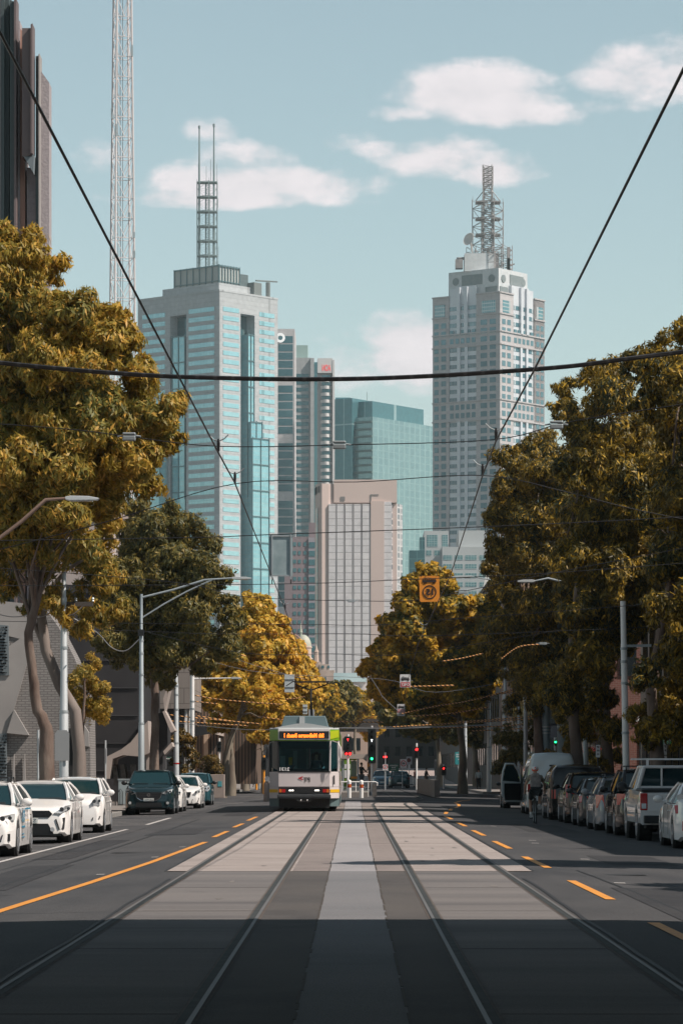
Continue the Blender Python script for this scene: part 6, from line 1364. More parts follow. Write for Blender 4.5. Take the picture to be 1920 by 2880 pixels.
M_spiral = stripemat(); gS = 'orange and black marked cables over the crossing'
SP = [([(338, 1453), (450, 1478), (565, 1507)], 150, 'orange-black cable sloping from the left street lamp into the yellow tree'),
      ([(447, 1597), (500, 1606), (575, 1613), (650, 1618)], 190, 'orange-black cable starting at the white lamp pole, upper one of the left bundle'),
      ([(447, 1611), (500, 1617)], 191, 'short plain orange cable piece under the upper left one'),
      ([(376, 1640), (440, 1648), (570, 1660), (600, 1663)], 192, 'orange-black cable highest in the left low bundle'),
      ([(450, 1644), (570, 1662)], 194, 'orange-black cable second in the left low bundle'),
      ([(380, 1655), (440, 1659), (570, 1667)], 196, 'orange-black cable third in the left low bundle'),
      ([(450, 1668), (500, 1665), (570, 1668)], 198, 'orange-black cable lowest in the left bundle'),
      ([(500, 1604), (650, 1606), (700, 1600)], 200, 'dark marked cable just above the white pole top left of the tram'),
      ([(575, 1643), (640, 1652), (690, 1656)], 202, 'orange-black cable between the white pole and the tram roof'),
      ([(1015, 1519), (1060, 1512), (1108, 1501)], 150, 'short orange-black cable in the right dark tree, highest of all'),
      ([(925, 1577), (980, 1576), (1043, 1574)], 152, 'orange-black cable beside the upper tram-only sign'),
      ([(920, 1640), (1000, 1622), (1080, 1609), (1205, 1577), (1230, 1572)], 170, 'long orange-black cable sloping up right behind the twin-crossbar pole'),
      ([(940, 1646), (1040, 1638), (1120, 1624)], 171, 'orange-black cable from the lower tram-only sign to the crossbar'),
      ([(1150, 1594), (1205, 1583)], 172, 'short plain orange cable right of the twin-crossbar pole'),
      ([(1050, 1664-6), (1170, 1650), (1260, 1640)], 180, 'orange-black cable topmost in the right low bundle'),
      ([(900, 1670), (1000, 1664), (1120, 1657), (1260, 1649)], 182, 'orange-black cable second in the right low bundle'),
      ([(1000, 1672), (1150, 1668), (1200, 1663)], 184, 'orange-black cable third in the right low bundle'),
      ([(1080, 1679), (1150, 1676), (1200, 1673)], 186, 'short orange cable lowest in the right bundle'),
      ([(760, 1657), (800, 1658), (880, 1659)], 175, 'orange-black cable just right of the tram roof'),
      ([(1150, 1520-6), (1190, 1486), (1240, 1480)], 155, 'thin orange-black cable high in the right gums')]
for pts, Y, lab in SP: wire(lab, pts, Y, .028, M_spiral, name='marked_cable', group=gS)
wire('long pale cable under the orange bundles, from the tram roof to the right', [(745, 1672), (900, 1673), (1030, 1669), (1120, 1664)], 178, .022, M_wire_l)
wire('zigzag tie wire between the two tram-only signs', [(852, 1558), (870, 1585), (878, 1600), (905, 1625), (915, 1634)], 160, .014, M_wire_l)
wire('dipping service cable from the tall left pole to the street lamp', [(160, 1415), (220, 1450), (258, 1488), (290, 1494), (320, 1468)], 112, .016, M_wire_l)
for i, (pts, lab) in enumerate((([(-40, 1400), (20, 1416), (60, 1413), (85, 1392)], 'outermost jumper loop left of the timber crossarm'), ([(60, 1416), (100, 1416), (130, 1393)], 'jumper loop under the left half of the timber crossarm'), ([(130, 1412), (165, 1412), (190, 1393)], 'jumper loop under the right half of the timber crossarm'), ([(-40, 1150), (0, 1270), (60, 1380), (150, 1412)], 'service wire running steeply down to the tall left pole'), ([(-40, 1290), (0, 1325), (60, 1385), (95, 1396)], 'second service wire running down to the timber crossarm'))):
    wire(lab, pts, 104.8, .014, M_wire_l, .02, group='service wires at the tall left pole')
# ---------------------------------------------------------------- hanging signs
M_ring = mat('sign_ink', (.03, .02, .02), .5); M_sor = mat('sign_orange', (.72, .26, .03), .45); M_swh = mat('sign_face_white', (.66, .65, .66), .45); M_srd = mat('sign_face_red', (.50, .035, .05), .45)
def tram_icon(b, x, z, s):       # small tram pictogram, drawn mirrored
    b.box(x-.5*s, x+.5*s, -.012, -.006, z, z+.16*s); b.box(x-.46*s, x+.46*s, -.012, -.006, z+.24*s, z+.29*s)
    for q in range(7): xx = x-.44*s+.88*s*q/6; b.box(xx-.022*s, xx+.022*s, -.012, -.006, z+.16*s, z+.24*s)
    for q in (-.38, -.26, .26, .38): b.lathe([(0, 0), (.05*s, 0), (.05*s, .006)], (x+q*s, -.006, z-.06*s), (0, -1, 0), 10)
    b.path([(x+.1*s, -.01, z+.29*s), (x-.3*s, -.01, z+.42*s)], .014*s, 4); b.path([(x-.36*s, -.01, z+.36*s), (x-.24*s, -.01, z+.46*s)], .012*s, 4)
def rrect(w, h, r=.04): 
    out = []
    for cx, cz, a0 in ((w/2-r, h/2-r, 0), (-w/2+r, h/2-r, 90), (-w/2+r, -h/2+r, 180), (w/2-r, -h/2+r, 270)):
        for q in range(4): a = R(a0+q*30); out.append((cx+r*math.cos(a), cz+r*math.sin(a)))
    return out
Y = 78; c = P(1207, 1656, Y); t = thing('tram_sign', 'orange hanging sign with a black tram and the speed 15 in a ring', 'sign', c)
b = MB(); b.prism(rrect(.46, .60), (0, 0, 0), (1, 0, 0), (0, 0, 1), (0, .02, 0)); b.build('plate', M_sor, t)
b = MB(); b.lathe([(.135, -.0), (.16, -.0), (.16, .008), (.135, .008), (.135, 0)], (0, -.002, -.075), (0, -1, 0), 28); b.build('ring', M_ring, t)
text('speed_number', '15', .2, M_ring, t, (0, -.004, -.075), True, .17, .15, .008, bold=.012)
b = MB(); tram_icon(b, 0, .15, .32); b.build('tram_pictogram', M_ring, t)
b = MB(); b.path([(-.18, 0, .29), (-.18, 0, .36)], .008, 4); b.path([(.18, 0, .29), (.18, 0, .36)], .008, 4); b.build('hook', M_wire, t); t.rotation_euler = (0, R(-1.2), 0)
for x, y, w, h, Y, lab in ((1139, 1915, .47, .58, 150, 'upper white sign with a black tram and red ONLY panel'), (1127, 1997, .50, .78, 222, 'lower, farther white tram sign with red ONLY panel')):
    t = thing('tram_sign', lab, 'sign', P(x, y, Y), group='tram only signs'); b = MB(); b.prism(rrect(w, h, .03), (0, 0, 0), (1, 0, 0), (0, 0, 1), (0, .02, 0)); b.build('plate', M_swh, t)
    z0 = -h/2+.03 if h < .7 else -.16; b = MB(); b.box(-w/2+.03, w/2-.03, -.008, .0, z0, z0+.20); b.build('red_panel', M_srd, t); text('sign_text', 'ONLY', .2, M_swh, t, (0, -.008, z0+.10), True, w-.1, .13, .006, bold=.008)
    b = MB(); tram_icon(b, 0, z0+.30, w*.78); b.build('tram_pictogram', M_ring, t)
    if h > .7: text('sign_text', 'CARS', .2, M_ring, t, (0, -.002, -.28), True, w-.25, .09, .006)
    b = MB(); b.path([(w/2, 0, 0), (w/2+.1, 0, .02)], .012, 4); b.build('hook', M_wire_l, t)
Y = 66; c = P(790, 1563, Y); t = thing('hanging_sign', 'large blank grey sign back hanging from the span wires left of the pink hotel', 'sign', c)
ppm = F/Y; w, h = 66/ppm, 116/ppm
b = MB(); b.box(-w/2, w/2, 0, .02, -h/2, h/2); b.build('plate', mat('sign_back_pale', (.34, .42, .44), .5, .2, col2=(.25, .33, .35), scale=5), t)
b = MB()
for x in (-w*.38, w*.42): b.box(x-.012, x+.012, -.03, 0, -h/2-.06, h/2+.02)
for z in (-h/2, h/2-.03): b.box(-w/2, w/2, -.02, 0, z, z+.03)
b.build('frame', M_steel, t)
b = MB(); b.path([(-w*.38, 0, -h/2), (-w*.38, 0, -h/2-.16)], .012, 5); b.path([(w*.42, 0, -h/2), (w*.42, 0, -h/2-.14)], .012, 5); b.build('hook', M_wire, t)
for x, y, w, h, Y, lab in ((814, 1922, 28, 50, 160, 'pale blue-grey sign back above the tram, left of the pantograph'), (858, 1995, 13, 27, 200, 'small white sign back just above the tram roof')):
    ppm = F/Y; t = thing('hanging_sign', lab, 'sign', P(x, y, Y)); b = MB(); b.box(-w/ppm/2, w/ppm/2, 0, .02, -h/ppm/2, h/ppm/2); b.build('plate', mat('sign_back_pale2', (.48, .53, .55), .5), t)
    b = MB(); b.box(-w/ppm/2, w/ppm/2, -.03, 0, -h/ppm*.22, -h/ppm*.22+.03); b.box(-w/ppm/2, w/ppm/2, -.03, 0, h/ppm*.22, h/ppm*.22+.03); b.build('rail', M_steel, t)
# ---------------------------------------------------------------- signs on posts
def post_sign(name, label, px, Y, ytop, parts, group=None, rpost=.03, postm=None, foot=.0, cat='sign'):
    X = PX(px, Y); t = thing(name, label, cat, (X, Y, foot), group=group)
    b = MB(); b.path([(0, .03, 0), (0, .03, PZ(ytop, Y)-foot)], rpost, 8); b.build('post', postm or M_pole, t)
    for nm, fx in parts: fx(t, nm, X, Y, foot)
    return t
def plate(dx, y0, y1, w, m, r=.02):
    def f(t, nm, X, Y, ft):
        ppm = F/Y; z = (PZ(y0, Y)+PZ(y1, Y))/2-ft; b = MB(); b.prism(rrect(w/ppm, (y1-y0)/ppm, r), (dx/ppm, -.03, z), (1, 0, 0), (0, 0, 1), (0, .02, 0)); b.build(nm, m, t)
    return f
def ring_(dx, yc, r0, r1, m):
    def f(t, nm, X, Y, ft):
        ppm = F/Y; b = MB(); b.lathe([(r0/ppm, 0), (r1/ppm, 0), (r1/ppm, .006), (r0/ppm, .006), (r0/ppm, 0)], (dx/ppm, -.031, PZ(yc, Y)-ft), (0, -1, 0), 20); b.build(nm, m, t)
    return f
def txt(dx, yc, s, w, h, m):
    def f(t, nm, X, Y, ft): ppm = F/Y; text(nm, s, .2, m, t, (dx/ppm, -.034, PZ(yc, Y)-ft), True, w/ppm, h/ppm, .005, bold=.008)
    return f
M_sg = mat('sign_green', (.02, .11, .075), .5); M_sgrey = mat('sign_grey2', (.40, .41, .43), .5); M_steal = mat('sign_teal', (.03, .25, .27), .5)
post_sign('parking_sign', 'white two-hour parking sign with mirrored 2P before the red brick shop', 1680, 122, 2094, [('plate', plate(0, 2095, 2130, 12, M_swh)), ('sign_text', txt(0, 2101, '2P', 8, 6, M_ring)), ('sign_text', txt(0, 2111, 'MTR', 8, 5, M_ring)), ('sign_text', txt(0, 2121, '-W-', 8, 5, M_ring)), ('small_plate', plate(3, 2155, 2171, 6, M_swh))], postm=M_black)
post_sign('parking_sign', 'tall narrow white parking sign above the utility truck', 1869, 100, 2080, [('plate', plate(0, 2081, 2123, 9, M_swh)), ('sign_text', txt(0, 2088, 'P', 6, 6, M_ring)), ('sign_text', txt(0, 2099, '2P', 6, 6, M_ring)), ('sign_text', txt(0, 2111, 'P', 5, 6, M_ring)), ('small_plate', plate(1, 2125, 2138, 7, M_swh))], postm=M_black)
post_sign('speed_sign', 'white 40 speed sign in a red ring beyond the crossing', 1131, 285, 2136, [('plate', plate(3, 2135, 2160, 19, M_swh)), ('ring', ring_(3, 2147, 6.3, 8.4, M_srd)), ('speed_number', txt(3, 2147, '40', 9, 7, M_ring))])
post_sign('no_entry_sign', 'grey no-entry sign standing just right of the 40 speed sign', 1150, 300, 2128, [('plate', plate(0, 2128, 2150, 16, M_sgrey)), ('ring', ring_(-1, 2138, 0.1, 6, mat('dull_red', (.12, .03, .03), .6))), ('bar', plate(-1, 2136, 2140, 8, M_sgrey, .01)), ('small_plate', plate(0, 2150, 2166, 6, M_swh))])
post_sign('direction_sign', 'dark green direction sign on two posts left of the 40 speed sign', 1106, 290, 2149, [('plate', plate(0, 2148, 2169, 29, M_sg)), ('sign_text', txt(0, 2153, 'ALEXANDRA', 24, 4, M_swh)), ('sign_text', txt(0, 2158.5, 'Parade', 12, 4, M_swh)), ('sign_text', txt(0, 2164, 'Queens', 14, 3, M_swh))])
post_sign('turn_sign', 'small white no-U-turn sign with red ring below the twin red lights', 1083, 262, 2122, [('plate', plate(0, 2150, 2166, 14, M_swh)), ('ring', ring_(0, 2157, 4.6, 6.4, M_srd)), ('turn_arrow', txt(0, 2157, 'U', 4, 5, M_ring))])
post_sign('warning_sign', 'orange tram warning sign behind the two waiting people', 1041, 236, 2144, [('plate', plate(-1, 2144, 2166, 15, M_sor)), ('sign_text', txt(-1, 2148, 'TRAMS', 11, 3, M_ring))])
post_sign('banner', 'narrow white vertical banner with dark marks right of the concrete barrier', 1224, 236, 2135, [('plate', plate(0, 2136, 2186, 6, M_swh)), ('sign_text', txt(0, 2161, 'PLANT', 4, 40, M_ring))], cat='banner')
post_sign('banner', 'teal banner with pale lines at the foot of the dark right trees', 1288, 262, 2114, [('plate', plate(0, 2115, 2150, 18, M_steal)), ('sign_text', txt(0, 2122, 'GARDEN', 13, 4, M_swh)), ('sign_text', txt(0, 2128, 'EVENTS', 13, 4, M_swh)), ('sign_text', txt(2, 2136, 'now', 8, 3, M_swh))], cat='banner')
for px, Y, y0, lab in ((108, 104, 2053, 'thin grey sign post left of the tallest gum trunk'), (254, 122, 2074, 'thin grey sign post right of the leaning gum trunk'), (297, 128, 2082, 'thin grey sign post with a side-on sign above the orange bollard'), (464, 178, 2100, 'thin grey post behind the dark teal SUV, carrying a green street name'), (523, 180, 2120, 'thin grey post in front of the young olive tree')):
    post_sign('sign_post', lab, px, Y, y0, [('edge_plate', plate(3, y0+22, y0+62, 3, M_sgrey))]+([('street_name', plate(8, 2129, 2137, 40, M_sg)), ('sign_text', txt(8, 2133, 'Grant St', 24, 5, M_swh))] if px == 464 else []), cat='post', rpost=.035)
# ---------------------------------------------------------------- traffic lights
E_red = emis('lit_red', (1.0, .03, .03), 3); E_green = emis('lit_green', (.05, 1.0, .45), 1.6); E_white = emis('lit_white', (.9, .95, 1.0), 2.5); M_house = mat('signal_housing', (.012, .016, .018), .5)
def signal(label, px, Y, y0, y1, w, lenses, pole_top=None, tletters=(), polem=None, board=True):
    X = PX(px, Y); t = thing('traffic_light', label, 'traffic light', (X, Y, .0), group='traffic lights at the crossing'); ppm = F/Y
    b = MB(); b.path([(0, .12, 0), (0, .12, PZ(pole_top or y0-6, Y))], .07, 10); b.build('post', polem or M_white, t)
    b = MB(); b.prism(rrect(w/ppm, (y1-y0)/ppm, .08), (0, -.02, (PZ(y0, Y)+PZ(y1, Y))/2), (1, 0, 0), (0, 0, 1), (0, .08, 0)); bd = b.build('housing', M_house, t)
    for dx, y, r, m in lenses:
        r = r*.82
        b = MB(); b.lathe([(0, .012), (r/ppm, 0)], (dx/ppm, -.03, PZ(y, Y)), (0, -1, 0), 16); b.lathe([(r/ppm*1.2, 0), (r/ppm*1.2, .12)], (dx/ppm, -.02, PZ(y, Y)), (0, -1, 0), 16)
        mm = m or M_under; o_ = b.build('lamp_lens', [mm], t)
    for dx, y, s, m in tletters: text('signal_letter', s, .2, m, t, (dx/ppm, -.04, PZ(y, Y)), True, 5/ppm, 7/ppm, .01, bold=.01)
    return t
signal('tall signal showing a red T beside the tram, over two red aspects', 978, 196, 2071, 2124, 22, [(0, 2095, 3.2, None), (0, 2105, 3.2, None), (-4, 2120, 3.6, E_red), (6, 2120, 4, E_red)], tletters=[(0, 2081, 'T', E_red)])
signal('tallest double signal with a white T above and a green light below', 1045, 205, 2047, 2147, 22, [(0, 2058, 4, None), (0, 2072, 4, None), (0, 2098, 4, None), (0, 2110, 4, None), (0, 2134, 4.2, E_green)], tletters=[(0, 2083, 'T', E_white)])
signal('small signal with twin red lights on a white post', 1083, 270, 2123, 2148, 15, [(-4, 2129, 2.6, E_red), (3, 2129, 2.6, E_red), (0, 2137, 2.4, None)], pole_top=2116)
signal('single bright red signal on the tall white post left of the plane trunks', 1171, 262, 2100, 2132, 12, [(0, 2108, 4, E_red), (0, 2117, 3, None), (0, 2126, 3, None)], pole_top=2090)
signal('low red pedestrian signal among the dark trunks on the right', 1247, 275, 2155, 2181, 14, [(0, 2161, 2.4, E_red), (0, 2171, 2.6, None)], polem=M_pole)
signal('green pedestrian signal in front of the blue-grey columns', 1561, 165, 2080, 2098, 8, [(0, 2087, 3, E_green), (0, 2094, 2.2, None)], polem=M_pole)
signal('signal seen from the side in front of the timber building', 617, 230, 2085, 2115, 12, [(0, 2093, 3.5, None), (0, 2105, 3.5, None)], pole_top=2076)
signal('dark signal cluster at the left edge of the tram', 742, 215, 2130, 2165, 14, [(2, 2140, 3, None), (2, 2152, 3, None)], polem=M_orange)
# ---------------------------------------------------------------- platform stop
O = Vector((PX(1000, 225), 225, 0)); Y = 225; t = thing('tram_stop', 'green glazed tram stop shelter right of the tram', 'shelter', O)
M_sgl = mat('shelter_glass', (.30, .38, .30), .15, .1, spec=.7); 
b = MB(); b.prism([(PX(955, Y), PZ(2122, Y)), (PX(1034, Y), PZ(2121, Y)), (PX(1032, Y), PZ(2142, Y)), (PX(1022, Y), PZ(2134, Y)), (PX(955, Y), PZ(2134, Y))], (0, 225, 0), (1, 0, 0), (0, 0, 1), (0, 6, 0)); b.build('roof', mat('shelter_roof', (.42, .36, .32), .6), t, O)
for x in (962, 1004): b = MB(); b.box(PX(x, Y), PX(x, Y)+.12, 225.2, 225.4, .3, PZ(2130, Y)); b.build('post', M_steel, t, O)
b = MB(); b.box(PX(940, Y), PX(1003, Y), 226, 226.05, .7, PZ(2140, Y)); b.build('glass_panel', M_sgl, t, O)
b = MB(); b.box(PX(940, Y), PX(1003, Y), 225.9, 225.95, PZ(2138, Y), PZ(2134, Y)); b.build('green_fascia', M_lime, t, O)
b = MB(); b.box(PX(960, Y), PX(1005, Y), 225.7, 226.0, PZ(2190, Y), PZ(2184, Y)); b.build('bench', M_orange, t, O)
Y = 215; O = Vector((PX(976, Y), Y, .3)); t = thing('information_pylon', 'white and green stop information pylon before the shelter', 'sign', O)
b = MB(); b.box(PX(967, Y), PX(986, Y), Y, Y+.15, .3, PZ(2138, Y)); b.build('pylon', mat('pylon_green', (.14, .26, .03), .5), t, O)
for y0, y1, nm in ((2149, 2162, 'route_panel'), (2166, 2188, 'timetable_panel')): b = MB(); b.box(PX(968, Y), PX(985, Y), Y-.02, Y, PZ(y1, Y), PZ(y0, Y)); b.build(nm, M_swh, t, O)
b = MB(); b.box(-2.9, .85, 192, 262, -.05, .29); struct(b.build('platform', M_pave, bevel=.02))
O = Vector((-.6, 196, 0)); t = thing('handrail', 'steel handrail with rounded end along the platform edge right of the tram', 'railing', O)
Yh = 196; zr = PZ(2199, Yh); b = MB(); b.path([(PX(940, Yh), Yh, zr), (PX(1055, Yh), Yh, zr), (PX(1061, Yh), Yh, zr-.05), (PX(1060, Yh), Yh, zr-.22)], .035, 8); b.build('rail', M_white, t, O)
for x in (962, 1000, 1035): b = MB(); b.path([(PX(x, Yh), Yh, 0), (PX(x, Yh), Yh, zr)], .03, 8); b.build('rail_post', M_white, t, O)
b = MB()
for q in range(26): x = PX(945, Yh)+q*.07; b.tube((x, Yh, .1), (x, Yh, .55), .008, n=4)
b.tube((PX(945, Yh), Yh, .55), (PX(1040, Yh), Yh, .55), .015, n=5); b.build('mesh_infill', M_steel, t, O)
b = MB(); b.box(PX(1046, Yh), PX(1059, Yh), Yh-.1, Yh+.1, 0, PZ(2203, Yh)); tag(b.build('barrier_end', mat('rough_dark', (0, 0, 0)), None, (PX(1052, Yh), Yh, 0)), 'dark grey end post closing the platform handrail', 'post')
def bollard(px, Y, y0, y1, lab, r=.11):
    X = PX(px, Y); h = PZ(y0, Y); t = thing('bollard', lab, 'bollard', (X, Y, 0), group='white bollards with red bands'); b = MB(); b.lathe([(r, 0), (r, h*.82), (r*1.0, h*.86), (r*.9, h*.95), (r*.5, h), (0, h)], (0, 0, 0), (0, 0, 1), 16); b.build('post', M_white, t, smooth=50)
    for q in (.62, .72): b = MB(); b.lathe([(r+.004, -.05), (r+.004, .04)], (0, 0, h*q), (0, 0, 1), 16); b.build('red_band', M_red, t)
    b = MB(); b.lathe([(r+.004, -.02), (r+.004, .02)], (0, 0, h*.67), (0, 0, 1), 16); b.build('yellow_band', M_ty, t)
bollard(982, 187, 2193, 2244, 'white bollard nearest the tram, in front of the platform handrail'); bollard(1016, 187, 2194, 2243, 'white bollard in the middle, in front of the two waiting people'); bollard(1227, 195, 2197, 2240, 'white bollard right of the wedge-shaped concrete barrier')
O = Vector((PX(1172, 230), 230, 0)); t = thing('concrete_barrier', 'wedge-shaped grey concrete barrier right of the curving tracks', 'barrier', O)
b = MB(); A0, A1 = P(1172, 2190, 232), P(1221, 2194, 190); b.v = [(A0.x, 232, 0), (A1.x, 190, 0), (A1.x, 190, A1.z), (A0.x, 232, A0.z), (A0.x+.3, 232, 0), (A1.x+.3, 190, 0), (A1.x+.3, 190, A1.z), (A0.x+.3, 232, A0.z)]
b.f = [(0, 1, 2, 3), (4, 7, 6, 5), (1, 5, 6, 2), (0, 3, 7, 4), (3, 2, 6, 7)]; b.m = [0]*5; b.build('slab', mat('barrier_concrete', (.24, .205, .185), .85, col2=(.19, .165, .15), scale=1.5), t, O)
# left street furniture
O = Vector((PX(355, 147), 147, .02)); t = thing('utility_cabinet', 'pale blue-grey perforated cabinet left of the dark teal SUV', 'cabinet', O)
b = MB(); b.box(-.32, .34, -.3, .3, .05, 1.12); b.build('body', brickmat('perforated_metal', (.10, .14, .15), (.09, .12, .13), (.34, .40, .42), .045, .045, .018, .5, 'xz'), t, bevel=.02)
b = MB(); b.box(-.34, .36, -.32, .32, 1.10, 1.16); b.box(-.30, -.2, -.28, .28, 0, .06); b.box(.2, .3, -.28, .28, 0, .06); b.build('frame', M_steel, t)
t = thing('bicycle_rack', 'dark hoop bicycle rack beside the perforated cabinet', 'bike rack', (PX(334, 147), 146.5, .02))
for q in range(2): b = MB(); b.path([(-.1+q*.12, 0, 0), (-.12+q*.12, 0, .55), (.0+q*.12, 0, .72), (.1+q*.1, 0, .6), (.1+q*.1, 0, 0)], .02, 6); b.build('hoop', M_black, t, smooth=60)
t = thing('bollard', 'orange bollard on the left pavement behind the small rounded hatchback', 'bollard', (PX(273.5, 128), 128, .02)); b = MB(); b.lathe([(.062, 0), (.062, 1.1), (.05, 1.2), (0, 1.24)], (0, 0, 0), (0, 0, 1), 14); b.build('post', M_orange, t, smooth=50)
b = MB(); b.lathe([(.066, -.03), (.066, .03)], (0, 0, 1.02), (0, 0, 1), 14); b.build('band', M_sor, t)
Y = 184; O = Vector((PX(602, Y), Y, .02)); t = thing('planter', 'concrete planter box with a turquoise poster under the round bush', 'planter', O)
b = MB(); b.box(PX(575, Y), PX(631, Y), Y, Y+1, .02, PZ(2186, Y)+.15); b.build('box', mat('planter_concrete', (.34, .28, .25), .85, col2=(.29, .24, .215), scale=2), t, O, bevel=.02)
b = MB(); b.box(PX(613, Y), PX(624, Y), Y-.02, Y, PZ(2212, Y), PZ(2197, Y)); b.build('poster', mat('poster_turquoise', (.05, .42, .48), .5, col2=(.10, .25, .28), scale=7), t, O)
t = thing('post_box', 'grey street bin between the white pole and the tram', 'bin', (PX(728, 262), 262, .02)); b = MB(); b.box(-.28, .1, -.25, .25, 0, 1.25); b.build('body', M_steel, t, bevel=.05); b = MB(); b.box(-.2, .04, -.27, -.25, .8, 1.0); b.build('slot', M_black, t)
t = thing('sign_post', 'brown timber post with orange foot left of the tram', 'post', (PX(721, 258), 258, .02)); b = MB(); b.path([(0, 0, 1.8), (0, 0, 3.6)], .06, 8); b.build('upper_post', M_pole, t); b = MB(); b.path([(0, 0, 0), (0, 0, 1.8)], .085, 8); b.build('lower_post', M_orange, t)
t = thing('concrete_bollard', 'broad concrete bollard at the kerb touching the left side of the tram', 'bollard', (PX(750, 170), 170, -.1)); b = MB(); b.lathe([(.16, 0), (.15, .95), (.10, 1.06), (0, 1.08)], (0, 0, 0), (0, 0, 1), 14); b.build('post', mat('planter_concrete', (0, 0, 0)), t, smooth=50)
b = MB(); b.lathe([(0, 0), (.13, 0), (.13, .03), (0, .03)], (.02, -.12, 1.22), (0, -1, 0), 16); b.build('round_marker', M_swh, t)
for px, Y, lab in ((1418.5, 158, 'orange traffic cone by the right kerb, left one of the pair'), (1425.5, 160, 'orange traffic cone by the right kerb, right one of the pair')):
    t = thing('traffic_cone', lab, 'traffic cone', (PX(px, Y), Y, -.08), group='traffic cones by the right kerb'); b = MB(); b.lathe([(.15, .04), (.03, .7), (0, .72)], (0, 0, 0), (0, 0, 1), 14); b.build('cone', mat('cone_orange', (.75, .10, .02), .5), t, smooth=60); b = MB(); b.lathe([(.115, .25), (.08, .42)], (0, 0, 0), (0, 0, 1), 14); b.build('band', M_swh, t); b = MB(); b.box(-.19, .19, -.19, .19, 0, .045); b.build('foot', M_black, t)
t = thing('skip_bin', 'grey-topped box by the kerb left of the open van door', 'bin', (PX(1428, 172), 172, .02)); b = MB(); b.box(-.28, .28, -.3, .3, .02, 1.3); b.build('body', M_darkclad, t, bevel=.02); b = MB(); b.box(-.3, .3, -.32, .32, 1.3, 1.42); b.build('lid', M_sgrey, t, bevel=.02)
# ---------------------------------------------------------------- people
M_skin = mat('skin', (.42, .24, .17), .55); M_hair = mat('dark_hair', (.025, .018, .014), .7)
def skin(name, pts, edges, m, parent, sub=1):
    me = bpy.data.meshes.new(name); keys = list(pts); me.from_pydata([pts[k][0] for k in keys], [(keys.index(a), keys.index(c)) for a, c in edges], []); me.materials.append(m)
    o = bpy.data.objects.new(name, me); C.objects.link(o); o.parent = parent
    sk = o.modifiers.new('skin', 'SKIN'); sk.use_smooth_shade = True
    for i, k in enumerate(keys):
        r = pts[k][1]; v = me.skin_vertices[0].data[i]; v.radius = (r, r) if isinstance(r, (int, float)) else r
    me.skin_vertices[0].data[0].use_root = True
    if sub: s = o.modifiers.new('sub', 'SUBSURF'); s.levels = sub; s.render_levels = sub
    return o
def hand(pts, edges, wr, d, s, curl=0.0):
    d = Vector(d).normalized(); sdv = d.cross(Vector((0, 0, 1))); sdv = sdv.normalized() if sdv.length > .1 else Vector((0, 1, 0)); w = Vector(pts[wr][0]); pl = w+d*.085
    pts[wr+'p'] = (tuple(pl), (.030, .018)); edges.append((wr, wr+'p'))
    dn = Vector((0, 0, -1)) if abs(d.z) < .7 else Vector((0, -1, 0))
    for q, (o_, l) in enumerate(((-.030, .060), (-.010, .075), (.010, .078), (.030, .068))):
        a = pl+sdv*o_+d*.01; b1 = a+d*l*.5+dn*curl*l*.3; b2 = b1+(d*(1-curl)+dn*curl*1.5).normalized()*l*.5; k = f'{wr}f{q}'
        pts[k+'a'] = (tuple(b1), .009); pts[k+'b'] = (tuple(b2), .008); edges += [(wr+'p', k+'a'), (k+'a', k+'b')]
    a = w+d*.03+sdv*.035; b1 = a+d*.04+sdv*.015+dn*.02*curl; pts[wr+'ta'] = (tuple(a), .011); pts[wr+'tb'] = (tuple(b1), .009); edges += [(wr, wr+'ta'), (wr+'ta', wr+'tb')]
